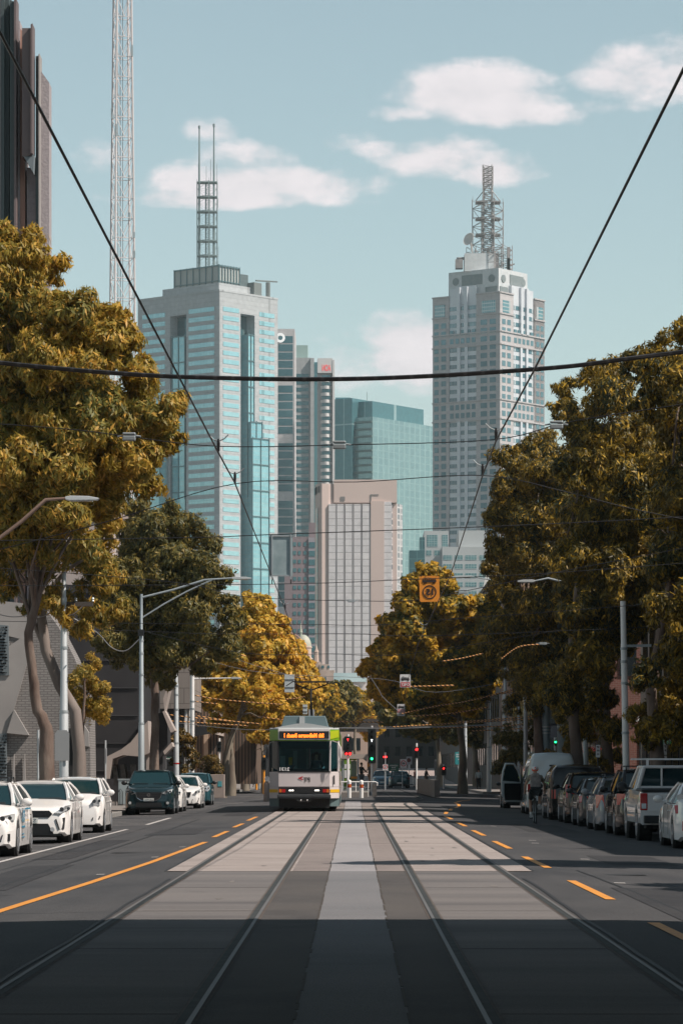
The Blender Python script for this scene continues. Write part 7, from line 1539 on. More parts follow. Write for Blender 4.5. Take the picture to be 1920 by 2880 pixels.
def person(label, loc, rz, J, shirt, trousers, shoes=None, hair=True, sleeves=1, shorts=False, skinm=None, sc_=1.0, group=None, pants=True):
    # J: pelvis, chest, neck, head, shoulder/elbow/wrist L R, hip/knee/ankle/toe L R (local metres, the person faces -y)
    t = thing('person', label, 'person', loc, rz, group); t.scale = (sc_,)*3; v = Vector
    p = {}; e = []
    p['pelvis'] = (J['pelvis'], (.145, .10)); sp = tuple(v(J['pelvis']).lerp(v(J['chest']), .5)); p['spine'] = (sp, (.13, .095)); p['chest'] = (J['chest'], (.165, .11)); p['neck'] = (J['neck'], .052)
    hd = v(J['head']); nk = v(J['neck']); up = (hd-nk).normalized(); p['jaw'] = (tuple(nk+(hd-nk)*.55+v(J.get('face', (0, -1, 0)))*.015), .068); p['head'] = (tuple(hd), (.076, .092)); p['crown'] = (tuple(hd+up*.075), .065)
    e += [('pelvis', 'spine'), ('spine', 'chest'), ('chest', 'neck'), ('neck', 'jaw'), ('jaw', 'head'), ('head', 'crown')]
    fc = v(J.get('face', (0, -1, 0))).normalized(); p['nose'] = (tuple(hd-up*.02+fc*.105), .012); e.append(('head', 'nose'))
    for s in 'LR':
        p['sh'+s] = (J['sh'+s], .062); p['el'+s] = (J['el'+s], .043); p['wr'+s] = (J['wr'+s], .028); e += [('chest', 'sh'+s), ('sh'+s, 'el'+s), ('el'+s, 'wr'+s)]; hand(p, e, 'wr'+s, v(J['wr'+s])-v(J['el'+s]), s, J.get('curl', .35))
        if 'kn'+s in J:
            hp = v(J['pelvis'])+v((.10 if s == 'R' else -.10, 0, -.06)); p['hp'+s] = (tuple(hp), .088); p['kn'+s] = (J['kn'+s], .058); cf = v(J['kn'+s]).lerp(v(J['an'+s]), .35); p['cf'+s] = (tuple(cf), .057); p['an'+s] = (J['an'+s], .038); p['to'+s] = (J['to'+s], (.042, .028)); e += [('pelvis', 'hp'+s), ('hp'+s, 'kn'+s), ('kn'+s, 'cf'+s), ('cf'+s, 'an'+s), ('an'+s, 'to'+s)]
    body = skin('body', p, e, skinm or M_skin, t)
    g = {k: (p[k][0], tuple(q*1.14+.012 for q in (p[k][1] if isinstance(p[k][1], tuple) else (p[k][1],)*2))) for k in ('spine', 'chest', 'pelvis')}
    ge = [('spine', 'chest'), ('spine', 'pelvis')]
    g['col'] = (tuple(v(J['chest']).lerp(v(J['neck']), .6)), .085); ge.append(('chest', 'col'))
    for s in 'LR':
        g['sh'+s] = (J['sh'+s], .078); ge.append(('chest', 'sh'+s)); f = .6 if sleeves == 0 else 1
        g['el'+s] = (tuple(v(J['sh'+s]).lerp(v(J['el'+s]), f)), .058); ge.append(('sh'+s, 'el'+s))
        if sleeves == 1: g['wr'+s] = (tuple(v(J['el'+s]).lerp(v(J['wr'+s]), .95)), .038); ge.append(('el'+s, 'wr'+s))
    skin('shirt', g, ge, shirt, t)
    if 'knL' in J:
        g = {'pelvis': (J['pelvis'], (.165, .125))}; ge = []
        for s in 'LR':
            g['hp'+s] = (p['hp'+s][0], .108); ge.append(('pelvis', 'hp'+s))
            if shorts: g['kn'+s] = (tuple(v(p['hp'+s][0]).lerp(v(J['kn'+s]), .8)), .092); ge.append(('hp'+s, 'kn'+s))
            else: g['kn'+s] = (J['kn'+s], .075); g['an'+s] = (tuple(v(J['kn'+s]).lerp(v(J['an'+s]), .93)), .058); ge += [('hp'+s, 'kn'+s), ('kn'+s, 'an'+s)]
            a, to = v(J['an'+s]), v(J['to'+s]); skin('shoe', {'a': (tuple(a+v((0, 0, -.02))), .050), 'h': (tuple(a-(to-a).normalized()*.04+v((0, 0, -.04))), .04), 't': (tuple(to), (.05, .036))}, [('a', 'h'), ('a', 't')], shoes or M_black, t)
        skin('shorts' if shorts else 'trousers', g, ge, trousers, t)
    if hair:
        b = MB(); c_ = hd+up*.035-fc*.018; b.ball(tuple(c_), (.088, .098, .095), 14); b.build('hair', M_hair, t, smooth=True)
    return t
def standing(armL=(0, 0, 0), armR=(0, 0, 0), st=.11, dx=0): 
    return dict(pelvis=(0, 0, .95), chest=(0, 0, 1.32), neck=(0, 0, 1.52), head=(0, -.01, 1.67), shL=(-.19, 0, 1.42), shR=(.19, 0, 1.42), elL=(-.25+armL[0], .02+armL[1], 1.14+armL[2]), elR=(.25+armR[0], .02+armR[1], 1.14+armR[2]), wrL=(-.26+armL[0]*1.5, -.06+armL[1]*2, .90+armL[2]*2), wrR=(.26+armR[0]*1.5, -.06+armR[1]*2, .90+armR[2]*2), knL=(-st, -.02, .50), knR=(st, -.02, .50), anL=(-st-.01, .02, .09), anR=(st+.01, .02, .09), toL=(-st-.03, -.14, .035), toR=(st+.03, -.14, .035))
M_jk = mat('black_cloth', (.015, .02, .022), .8); M_jeans = mat('grey_denim', (.16, .17, .19), .8); M_tan = mat('tan_cloth', (.25, .17, .12), .8); M_redc = mat('dusty_red_cloth', (.32, .10, .08), .8); M_wc = mat('white_cloth', (.62, .60, .59), .8); M_gc = mat('grey_cloth', (.16, .13, .12), .8)
J = standing((0, -.1, .06), (.02, -.12, .10)); person('person in black jacket and grey jeans on the tram platform, left of the pair', (PX(1016, 226), 226, .29), R(60), J, M_jk, M_jeans, sc_=.98)
J = standing((.04, -.12, .12), (.0, -.02, .0)); person('person in a dark tee and tan shorts standing on the platform, facing the other', (PX(1041, 224), 224, .29), R(-60), J, M_jk, M_tan, sleeves=0, shorts=True, sc_=1.0)
J = standing((0, .04, 0), (0, -.08, .05), .09); J['knL'] = (-.09, -.16, .52); J['anL'] = (-.1, .0, .12); J['toL'] = (-.1, -.14, .06); J['anR'] = (.1, .18, .12); J['toR'] = (.1, .05, .04)
person('woman in a dusty red top and white trousers walking beyond the crossing', (PX(1166, 300), 300, -.02), R(-70), J, M_redc, M_wc, sc_=.93)
person('person in grey clothes walking past the dark trunks beyond the barrier', (PX(1198, 305), 305, -.02), R(70), J, M_gc, M_gc, sc_=.98)
person('person in a pale shirt in the shade of the right pavement', (PX(1345, 268), 268, .0), R(180), standing(), mat('pale_shirt', (.40, .46, .48), .8), M_jk, sc_=.92)
person('person standing in the shade at the foot of the far left yellow trees', (PX(716, 300), 300, .0), R(30), standing(), M_gc, M_jk, sc_=.95)
# tram driver
J = dict(pelvis=(0, .05, 0), chest=(0, .0, .36), neck=(0, -.02, .56), head=(0, -.04, .71), shL=(-.19, 0, .46), shR=(.19, 0, .46), elL=(-.27, -.12, .22), elR=(.27, -.12, .22), wrL=(-.18, -.38, .16), wrR=(.18, -.38, .16), knL=(-.12, -.4, -.02), knR=(.12, -.4, -.02), anL=(-.12, -.42, -.42), anR=(.12, -.42, -.42), toL=(-.12, -.55, -.46), toR=(.12, -.55, -.46), curl=.8)
td = person('tram driver in a dark teal jacket sitting behind the windscreen', (TX+.45, TY+1.15, 1.42), 0, J, mat('driver_jacket', (.03, .08, .10), .8), M_jk)
# van driver stepping out in a yellow sleeve
vx, vy = PX(1476, 131), 130.6
J = standing((0, -.05, .05), (0, 0, 0), .1); J['elL'] = (-.34, -.10, 1.22); J['wrL'] = (-.52, -.22, 1.05); J['elR'] = (.26, -.10, 1.20); J['wrR'] = (.30, -.34, 1.12); J['knL'] = (-.10, -.12, .52)
person('person in a bright yellow top and dark trousers standing in the open van doorway', (vx, vy, -.08), R(8), J, mat('hivis_yellow', (.50, .56, .02), .7), M_jk, sc_=1.0)
# ---------------------------------------------------------------- cyclist on a bicycle, riding away from us
cx, cyy = PX(1505.6, 103), 103; zc = gz(cx)
t = thing('bicycle', 'dark bicycle ridden away from the viewer beside the right parked cars', 'bicycle', (cx, cyy, zc))
rw_ = .34
for y, nm in ((.0, 'wheel'), (1.02, 'wheel')):
    b = MB(); pr = [(rw_*math.cos(a), rw_*math.sin(a)) for a in [q*2*math.pi/28 for q in range(29)]]; b.path([(0, y+u, rw_+w_) for u, w_ in pr], .022, 8, cap=False); wv = b.build(nm, M_rubber, t, smooth=60)
    b = MB(); b.path([(0, y+u*.92, rw_+w_*.92) for u, w_ in pr], .010, 6, cap=False)
    for q in range(14): a = q*2*math.pi/14; b.tube((0, y, rw_), (0, y+rw_*.92*math.cos(a), rw_+rw_*.92*math.sin(a)), .003, n=3)
    b.tube((-.045, y, rw_), (.045, y, rw_), .022, n=8); b.build('rim', M_steel, wv)
b = MB(); bb = (0, .43, .29); st_ = (0, .27, .80); hdt = (0, .83, .84); hb = (0, .87, .66)
for a, c, r in ((bb, st_, .017), (bb, hb, .02), (st_, hdt, .017), (hdt, hb, .02)): b.tube(a, c, r)
for s in (-1, 1): b.tube((s*.055, 0, rw_), (s*.03, .43, .29), .010); b.tube((s*.055, 0, rw_), (s*.02, .27, .78), .009); b.tube((s*.05, 1.02, rw_), (s*.03, .88, .70), .012)
b.build('frame', M_black, t)
b = MB(); b.tube((0, .27, .80), (0, .245, .93), .014); b.ball((0, .20, .95), (.075, .13, .03), 12); b.build('saddle', M_black, t, smooth=60)
b = MB(); b.tube((0, .83, .84), (0, .82, .96), .015); b.path([(-.30, .72, .98), (-.28, .80, .99), (0, .86, .99), (.28, .80, .99), (.30, .72, .98)], .014, 8)
for s in (-1, 1): b.path([(s*.30, .72, .98), (s*.305, .62, .97)], .019, 8)
b.build('handlebar', M_black, t, smooth=60)
for s, z_ in ((-1, -.14), (1, .14)): b = MB(); b.tube((s*.06, .43, .29), (s*.07, .43, .29+z_), .012); b.box(min(s*.07, s*.17), max(s*.07, s*.17), .38, .48, .28+z_, .30+z_); b.build('pedal', M_black, t)
b = MB(); b.ball((0, .12, .80), (.025, .02, .02), 8); b.build('rear_light', M_lens, t)
# rider
J = dict(pelvis=(0, .20, 1.02), chest=(0, .34, 1.36), neck=(0, .40, 1.52), head=(0, .44, 1.62), face=(0, 1, 0), shL=(-.18, .36, 1.42), shR=(.18, .36, 1.42), elL=(-.29, .46, 1.18), elR=(.29, .46, 1.18), wrL=(-.30, .58, 1.01), wrR=(.30, .58, 1.01), knL=(-.15, .42, .66), knR=(.15, .46, .88), anL=(-.13, .36, .26), anR=(.13, .34, .50), toL=(-.13, .50, .19), toR=(.13, .48, .44), curl=.9)
rd = person('cyclist seen from behind with red and white helmet, grey backpack and black shorts', (cx, cyy, zc), 0, J, mat('khaki_tee', (.22, .20, .15), .8), M_jk, M_wc, hair=False, sleeves=0, shorts=True)
b = MB(); b.ball((0, .43, 1.675), (.095, .125, .085), 16); hm = b.build('helmet', mat('helmet_white', (.62, .60, .60), .35, coat=.5), rd, smooth=True)
b = MB(); b.lathe([(.086, -.055), (.100, -.03), (.101, .0), (.096, .03)], (0, .43, 1.655), (0, 0, 1), 18); b.box(-.02, .02, .31, .33, 1.64, 1.72)
b.build('helmet_band', mat('helmet_red', (.75, .08, .02), .4), hm)
b = MB(); b.prism([(-.14, 1.04), (.14, 1.04), (.165, 1.15), (.16, 1.42), (.11, 1.52), (-.11, 1.52), (-.16, 1.42), (-.165, 1.15)], (0, .04, 0), (1, 0, 0), (0, 0, 1), (0, .20, .0)); bp_ = b.build('backpack', mat('pack_grey', (.32, .285, .27), .8, col2=(.20, .18, .175), scale=9, bump=.4), rd, bevel=.05)
b = MB(); b.prism([(-.15, 1.03), (.15, 1.03), (.165, 1.13), (-.165, 1.13)], (0, .03, 0), (1, 0, 0), (0, 0, 1), (0, .2, 0)); b.build('pack_base', M_jk, bp_, bevel=.03)
b = MB(); b.prism([(-.12, 1.43), (.12, 1.43), (.10, 1.54), (-.10, 1.54)], (0, .02, 0), (1, 0, 0), (0, 0, 1), (0, .2, 0)); b.build('pack_lid', mat('pack_grey', (0, 0, 0)), bp_, bevel=.03)
for s in (-1, 1):
    b = MB(); b.path([(s*.13, .36, .345 if s < 0 else .585), (s*.13, .345, .27 if s < 0 else .51)], .047, 10); b.build('sock', M_wc, rd, smooth=60)
# ---------------------------------------------------------------- trees
def leafmat(name, cols, rough=.5, trans=.35):
    m = bpy.data.materials.new(name); m.use_nodes = True; t = m.node_tree; t.nodes.clear()
    geo = N(t, 'ShaderNodeNewGeometry'); tcn = N(t, 'ShaderNodeTexCoord')
    n = N(t, 'ShaderNodeTexNoise'); n.inputs['Scale'].default_value = .45; n.inputs['Detail'].default_value = 3; t.links.new(tcn.outputs['Object'], n.inputs['Vector'])
    r = N(t, 'ShaderNodeMapRange'); r.inputs[1].default_value = .38; r.inputs[2].default_value = .62; t.links.new(n.outputs[0], r.inputs[0])
    c1 = mixc(t, r.outputs[0], cols[0], cols[1])
    r2 = N(t, 'ShaderNodeMapRange'); r2.inputs[1].default_value = .55; r2.inputs[2].default_value = 1; t.links.new(geo.outputs['Random Per Island'], r2.inputs[0])
    c2 = mixc(t, r2.outputs[0], c1, cols[2])
    r3 = N(t, 'ShaderNodeMapRange'); r3.inputs[3].default_value = .55; r3.inputs[4].default_value = 1.35; t.links.new(geo.outputs['Random Per Island'], r3.inputs[0])
    c3 = mixc(t, 1.0, c2, r3.outputs[0], 'MULTIPLY')
    p = N(t, 'ShaderNodeBsdfPrincipled'); p.inputs['Roughness'].default_value = rough; p.inputs['Specular IOR Level'].default_value = .35; t.links.new(c3, p.inputs['Base Color'])
    tr = N(t, 'ShaderNodeBsdfTranslucent'); t.links.new(c3, tr.inputs['Color'])
    mx = N(t, 'ShaderNodeMixShader'); mx.inputs[0].default_value = trans; t.links.new(p.outputs[0], mx.inputs[1]); t.links.new(tr.outputs[0], mx.inputs[2])
    o = N(t, 'ShaderNodeOutputMaterial'); t.links.new(mx.outputs[0], o.inputs[0]); return m
M_gumL = leafmat('gum_leaves_golden', ((.46, .315, .042), (.19, .19, .045), (.52, .29, .055)), trans=.42)
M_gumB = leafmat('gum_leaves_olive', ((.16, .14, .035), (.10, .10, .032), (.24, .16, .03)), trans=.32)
M_gumR = leafmat('gum_leaves_dark', ((.22, .155, .026), (.060, .068, .025), (.46, .28, .03)), trans=.40)  # golden tones stand in for sunlit highlights on the dark crowns
M_plane = leafmat('plane_leaves_yellow', ((.70, .45, .050), (.52, .38, .050), (.76, .47, .09)), trans=.52)
M_planeR = leafmat('plane_leaves_mixed', ((.60, .36, .028), (.13, .14, .030), (.62, .36, .03)), trans=.45)
M_shrub = leafmat('shrub_leaves', ((.16, .105, .020), (.075, .075, .022), (.22, .11, .02)), trans=.3)
def leaf_mesh(name, blobs, m, L=.30, W=.085, dens=55, droop=.6, seed=1, sub=9, off=(0, 0, 0), core=.25):
    g = np.random.default_rng(seed); P0, NN = [], []
    for (cx, cy, cz, r) in blobs:
        ns = max(11, int(19*r**.9)); d = g.normal(size=(ns, 3)); d[:, 2] *= .85; d /= np.linalg.norm(d, axis=1)[:, None]
        sc_ = np.array([cx, cy, cz])+d*(r*g.uniform(.40, .92, (ns, 1))); sr = r*g.uniform(.24, .46, ns)
        for k in range(ns):
            n = int(dens*sr[k]**2*22)+3; e = g.normal(size=(n, 3)); e /= np.linalg.norm(e, axis=1)[:, None]
            rad = sr[k]*g.uniform(.35, 1.0, (n, 1))**.45
            wob = 1+.32*np.sin(e[:, :1]*7+k)*np.cos(e[:, 2:]*6+k*2)
            P0.append(sc_[k]+e*rad*wob*np.array([1, 1, .85])); NN.append(e*.75+d[k]*.35)
        n = int(dens*r*r*core*7); e = g.normal(size=(n, 3)); e /= np.linalg.norm(e, axis=1)[:, None]
        P0.append(np.array([cx, cy, cz])+e*r*.75*g.uniform(0, 1, (n, 1))**.5); NN.append(e)
    Pp = np.concatenate(P0); Nn = np.concatenate(NN); n = len(Pp)
    Nn = Nn+g.normal(size=(n, 3))*.42+np.array([0, 0, .15]); Nn /= np.linalg.norm(Nn, axis=1)[:, None]
    ax = g.normal(size=(n, 3))+np.array([0, 0, -droop*2]); ax -= Nn*(ax*Nn).sum(1)[:, None]; ax /= np.linalg.norm(ax, axis=1)[:, None]
    sd_ = np.cross(Nn, ax); l = L*g.uniform(.5, 1.5, (n, 1))/2; w = W*g.uniform(.7, 1.3, (n, 1))/2
    V = np.stack([Pp-ax*l, Pp+sd_*w, Pp+ax*l, Pp-sd_*w], 1).reshape(-1, 3)-np.array(off)
    me = bpy.data.meshes.new(name); me.vertices.add(4*n); me.vertices.foreach_set('co', V.ravel()); me.loops.add(4*n); me.loops.foreach_set('vertex_index', np.arange(4*n, dtype=np.int32))
    me.polygons.add(n); me.polygons.foreach_set('loop_start', np.arange(0, 4*n, 4, dtype=np.int32)); me.polygons.foreach_set('loop_total', np.full(n, 4, np.int32))
    me.materials.append(m); me.update(); me.validate()
    return me
NLEAF = 0; LS, DS = .74, 1.9
def tree(name, label, Y, trunk, blobs, m, L=.30, W=.085, dens=55, droop=.6, depth=2.2, bark=None, tr=.25, seed=1, group=None, limbs=9, extra=1.0, offy=0, dome=True):
    # trunk: photo-pixel path (x, y) from the base up at distance Y; blobs: (x, y, r) in 1568-wide preview pixels
    global NLEAF
    g = random.Random(seed); S = 1920/1568
    pts = [P(x, y, Y) for x, y in trunk]; pts[0].z = gz(pts[0].x) if abs(pts[0].x) < 8.7 else .0
    base = pts[0].copy(); t = thing(name, label, 'tree', base, group=group); tr = tr*.74
    bl = []
    for (x, y, r) in blobs:
        rr = r*S/F*Y*1.13; dy = g.uniform(-1, 1)*depth; c = P(x*S, y*S, Y+dy); bl.append((c.x, c.y, c.z, rr))
        if rr > 1.0 and extra and g.random() < extra*1.0:
            dy2 = (1 if dy < 0 else -1)*g.uniform(.5, 1)*depth; c2 = P(x*S, y*S, Y+dy2); bl.append((c2.x+g.uniform(-.3, .3)*rr, c2.y, c2.z, rr*.85))
    me = leaf_mesh('crown', bl, m, L*LS, W*LS, dens*DS, droop, seed, off=base); NLEAF += len(me.polygons)
    o = bpy.data.objects.new('crown', me); C.objects.link(o); o.parent = t
    b = MB(); n = len(pts); rad = [tr*(1-.55*i/(n-1))*g.uniform(.9, 1.1) for i in range(n)]; rad[0] = tr*1.35
    fine = [pts[0]]; fr = [rad[0]]
    for i in range(n-1):
        for q in range(1, 5):
            f = q/4; p = pts[i].lerp(pts[i+1], f)+Vector((g.uniform(-1, 1), g.uniform(-1, 1), 0))*tr*.18; fine.append(p); fr.append((rad[i]*(1-f)+rad[i+1]*f)*g.uniform(.92, 1.08))
    b.path(fine, fr, 10)
    top = fine[-1]; cand = sorted(bl, key=lambda q: -q[3])[:limbs*2]; g.shuffle(cand)
    for (x, y, z, r) in cand[:limbs]:
        e = Vector((x, y, z)); s0 = fine[g.randrange(len(fine)*2//3, len(fine))] if e.z > top.z-2 else fine[len(fine)//2]
        if e.z < s0.z: continue
        mid = s0.lerp(e, .5)+Vector((g.uniform(-.5, .5), g.uniform(-.5, .5), -g.uniform(.1, .6))); q1 = s0.lerp(mid, .5)+Vector((g.uniform(-.2, .2), 0, .2)); q2 = mid.lerp(e, .5)+Vector((g.uniform(-.3, .3), 0, .2))
        rr = fr[-1]*g.uniform(.5, .8); b.path([s0, q1, mid, q2, e], [rr, rr*.85, rr*.65, rr*.45, rr*.2], 7)
        for _ in range(4):
            s2 = mid.lerp(e, g.random()); e2 = s2+Vector((g.uniform(-1, 1), g.uniform(-1, 1), g.uniform(-.2, 1)))*r*.9; b.path([s2, s2.lerp(e2, .5)+Vector((0, 0, .15)), e2], [rr*.35, rr*.25, rr*.08], 5)
    b.build('trunk', bark or M_bark, t, base, smooth=60)
    return t
gA = 'gum trees along the left kerb'
A = [(30,590,65),(110,625,45),(60,690,80),(160,725,60),(225,735,50),(262,722,32),(-20,640,80),(-30,780,90),(100,830,90),(200,840,80),(280,790,48),(310,860,55),(40,950,90),(150,960,90),(260,950,80),(345,950,52),(398,935,36),(385,1010,42),(300,1050,70),(200,1080,80),(80,1080,90),(-20,1050,90),(340,1110,40),(255,1160,55),(130,1180,75),(10,1190,80),(170,1000,70),(60,1250,55),(-30,1260,70),(210,1240,45),(140,780,60),(20,860,80), (330,1010,50),(366,970,36)]
tree('gum_tree', 'tallest golden gum tree at the far left, filling the left edge of the picture', 101, [(128, 2205), (132, 2060), (110, 2000), (92, 1900), (80, 1780), (112, 1650), (120, 1500)], A, M_gumL, .34, .095, 52, .75, 2.6, tr=.29, seed=3, group=gA, limbs=16)
b = MB()
ta = thing('gum_tree', 'slender pale gum trunk leaning beside the tallest golden gum, with sparse bronze leaves', 'tree', (PX(226, 106), 106, 0), group=gA)
pts = [P(226, 2300, 106), P(224, 2120, 106), P(212, 2000, 106), P(170, 1930, 106), P(130, 1830, 106), P(112, 1700, 106), P(125, 1560, 106), P(150, 1450, 106)]
pts[0].z = 0; b.path(pts, [.26, .2, .19, .18, .17, .15, .12, .08], 10)
for e, s in (((260, 1560), 5), ((200, 1500), 6), ((40, 1480), 5), ((10, 1600), 4)): b.path([pts[s], pts[s].lerp(P(*e, 106), .5)+Vector((0, 0, .3)), P(*e, 106)], [.09, .07, .03], 7)
b.build('trunk', mat('pale_gum_bark', (.22, .185, .165), .85, col2=(.13, .10, .088), scale=1.2, bump=.3, stretch=(1, 1, .3)), ta, (PX(226, 106), 106, 0), smooth=60)
S = 1920/1568
bl = [(*P(x*S, y*S, 106+rnd.uniform(-2, 2)), r*S/F*106) for x, y, r in ((60,1290,50),(130,1270,45),(200,1290,55),(250,1330,40),(20,1350,40),(170,1370,40),(110,1350,35),(240,1240,40),(260,1400,36),(150,1410,30),(190,1450,30),(60,1400,22),(230,1270,30))]
bl += [(x+rnd.uniform(-.5, .5), y+rnd.uniform(-1.5, 1.5), z+rnd.uniform(-.4, .4), r*.9) for x, y, z, r in bl]
me = leaf_mesh('crown', bl, M_gumL, .24, .06, 75, .9, 8, off=(PX(226, 106), 106, 0), core=.1); oc = bpy.data.objects.new('crown', me); C.objects.link(oc); oc.parent = ta
tree('gum_tree', 'small conical bronze-leaved tree beside the tall grey pole on the left pavement', 112, [(232, 2200), (232, 2080), (236, 1990), (240, 1900)], [(195,1545,30),(225,1580,26),(200,1600,36),(215,1640,34),(175,1585,22),(185,1630,26),(165,1560,18),(235,1620,20),(210,1530,24)], M_gumL, .16, .05, 110, .2, .8, tr=.10, seed=5, group=gA, limbs=4)
B = [(380,1190,45),(440,1220,45),(480,1255,35),(340,1240,60),(300,1330,60),(400,1300,65),(465,1325,52),(505,1385,40),(535,1425,32),(440,1410,60),(360,1410,70),(280,1400,50),(500,1475,46),(420,1490,55),(340,1510,50),(290,1490,45),(380,1560,38),(455,1530,33),(545,1480,24),(320,1180,40),(250,1470,35),(350,1340,50)]
tree('gum_tree', 'dark olive gum tree with rounded foliage clumps behind the left street lamp', 150, [(436, 2200), (436, 2060), (438, 1960), (430, 1850), (440, 1760), (420, 1640)], B, M_gumB, .34, .10, 34, .6, 3.4, tr=.30, seed=11, group=gA, limbs=14)
gP = 'plane trees beyond the crossing'
C1 = [(578,1378,24),(600,1400,32),(566,1430,40),(628,1450,38),(600,1490,50),(545,1520,45),(655,1500,34),(520,1580,50),(590,1570,50),(648,1570,46),(470,1600,35),(560,1640,40),(620,1640,35),(500,1660,25),(570,1460,45),(640,1530,40)]
tree('plane_tree', 'bright yellow plane tree behind the left gum, the tallest of the yellow ones', 215, [(650, 2200), (648, 2100), (650, 2000), (670, 1900), (700, 1800)], C1, M_plane, .42, .30, 18, .15, 4.0, M_bark2, .34, 21, gP, 12)
tree('plane_tree', 'yellow plane tree just left of the tram roof, lower than its neighbour', 265, [(690, 2212), (690, 2100), (700, 2000), (720, 1930)], [(668,1495,30),(690,1530,34),(700,1575,38),(665,1600,40),(720,1600,28),(625,1640,38),(680,1630,38),(590,1650,30),(730,1570,20),(712,1545,22),(648,1560,34)], M_plane, .46, .34, 15, .15, 4.5, M_bark2, .36, 22, gP, 10)
tree('plane_tree', 'leaning bare-trunked plane tree with thin yellow leaves left of the white pole', 200, [(625, 2200), (640, 2100), (675, 2010), (700, 1930)], [(600,1600,36),(560,1580,36),(520,1620,30),(610,1550,34),(640,1620,26)], M_plane, .40, .28, 16, .15, 3, M_bark2, .30, 23, gP, 8)
tree('plane_tree', 'small yellow street tree beside the tram, low between the white pole and the tram', 235, [(740, 2212), (738, 2150), (735, 2080)], [(600,1690,26),(620,1660,26),(640,1700,16)], M_plane, .40, .28, 20, .15, 1.5, M_bark2, .15, 24, gP, 4)
gF = 'distant trees above the tram'
for i, (x, y, r, lab) in enumerate(((745, 1605, 28, 'distant orange-brown tree directly above the tram roof'), (775, 1600, 34, 'distant dark green tree behind the pantograph, right of the orange one'), (815, 1605, 26, 'distant yellow-green tree at the end of the street, right of the tram'), (850, 1650, 22, 'distant small yellow tree lowest at the end of the street'))):
    tree('plane_tree', lab, 430+i*10, [(x*S, 2200), (x*S, 2060), (x*S, 2000)], [(x, y, r), (x-r*.6, y+r*.8, r*.8), (x+r*.7, y+r*.7, r*.8), (x, y+r*1.3, r*.9), (x-r*.2, y-r*.6, r*.5), (x+r*.5, y-r*.3, r*.55)], (M_planeR, M_gumB, M_planeR, M_plane)[i], .7, .5, 6, .1, 3, M_bark2, .3, 30+i, gF, 5)
D = [(985,1318,30),(955,1345,30),(1020,1345,32),(988,1375,42),(935,1395,38),(1040,1395,38),(905,1440,38),(960,1450,50),(1030,1450,50),(1075,1430,36),(878,1495,33),(852,1530,26),(920,1520,50),(1000,1530,50),(1070,1520,50),(900,1575,45),(970,1590,45),(1050,1600,50),(872,1590,28),(1105,1480,36),(1100,1560,40),(1115,1395,34),(1120,1440,36),(935,1610,34),(1010,1640,36)]
tree('plane_tree', 'broad dark green plane tree with golden top on the right, behind the orange sign', 232, [(1300, 2215), (1300, 2120), (1290, 2020), (1270, 1900), (1230, 1780)], D, M_planeR, .42, .30, 17, .2, 4.5, M_bark2, .4, 41, gP, 16)
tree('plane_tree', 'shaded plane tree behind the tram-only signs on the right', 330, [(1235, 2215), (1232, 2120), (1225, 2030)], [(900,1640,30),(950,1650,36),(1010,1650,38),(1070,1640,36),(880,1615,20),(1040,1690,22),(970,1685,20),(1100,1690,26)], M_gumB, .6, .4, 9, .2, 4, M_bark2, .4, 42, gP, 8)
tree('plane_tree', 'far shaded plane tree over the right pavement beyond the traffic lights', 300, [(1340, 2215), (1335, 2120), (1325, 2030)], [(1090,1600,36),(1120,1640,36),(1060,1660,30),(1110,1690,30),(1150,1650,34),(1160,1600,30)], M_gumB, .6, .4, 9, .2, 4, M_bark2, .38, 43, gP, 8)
gR = 'gum trees along the right kerb'
E3 = [(1172,1055,38),(1210,1030,32),(1182,1115,48),(1240,1100,60),(1152,1190,42),(1210,1200,60),(1280,1180,60),(1142,1265,38),(1190,1285,55),(1260,1290,60),(1148,1345,35),(1200,1385,55),(1270,1390,60),(1150,1440,42),(1210,1475,55),(1280,1480,50),(1180,1540,40),(1240,1565,50),(1143,1500,36),(1300,1330,50),(1230,1620,30),(1125,1310,26),(1250,1020,40),(1180,1620,26)]
tree('gum_tree', 'dark gum tree nearest the right skyscraper, lower than its neighbours', 168, [(1520, 2200), (1515, 2080), (1500, 1950), (1480, 1800), (1470, 1650)], E3, M_gumR, .36, .10, 30, .8, 3.6, tr=.34, seed=51, group=gR, limbs=14)
E2 = [(1300,895,33),(1278,945,22),(1320,940,35),(1385,860,45),(1420,910,60),(1350,1000,60),(1450,1000,70),(1330,1080,55),(1420,1110,70),(1500,1080,70),(1350,1190,65),(1440,1220,75),(1330,1290,60),(1410,1330,65),(1500,1300,70),(1345,1415,60),(1425,1440,60),(1350,1520,60),(1295,1595,42),(1360,1615,52),(1285,1545,38),(1455,1850-500,50),(1480,1180,60),(1400,1680,40),(1340,1670,36),(1460,840,36)]
tree('gum_tree', 'tall dark gum tree in the middle of the right row', 128, [(1622, 2200), (1620, 2080), (1605, 1960), (1610, 1820), (1620, 1680), (1640, 1500)], E2, M_gumR, .34, .095, 34, .8, 3.2, tr=.33, seed=52, group=gR, limbs=16)
E1 = [(1575,765,40),(1525,815,48),(1485,830,45),(1560,875,70),(1500,930,60),(1600,1000,90),(1540,1060,60),(1590,1150,80),(1565,1270,80),(1610,1380,80),(1530,1400,50),(1570,1500,60),(1490,1560,42),(1540,1600,60),(1500,1675,42),(1560,1680,50),(1650,900,80),(1660,1200,90),(1640,1550,80),(1460,1640,30)]
tree('gum_tree', 'nearest right gum tree with amber-lit leaves, cut by the right edge of the picture', 99, [(1850, 2200), (1845, 2060), (1830, 1950), (1850, 1820), (1880, 1650), (1900, 1400)], E1, M_gumR, .30, .085, 44, .8, 2.6, tr=.27, seed=53, group=gR, limbs=14)
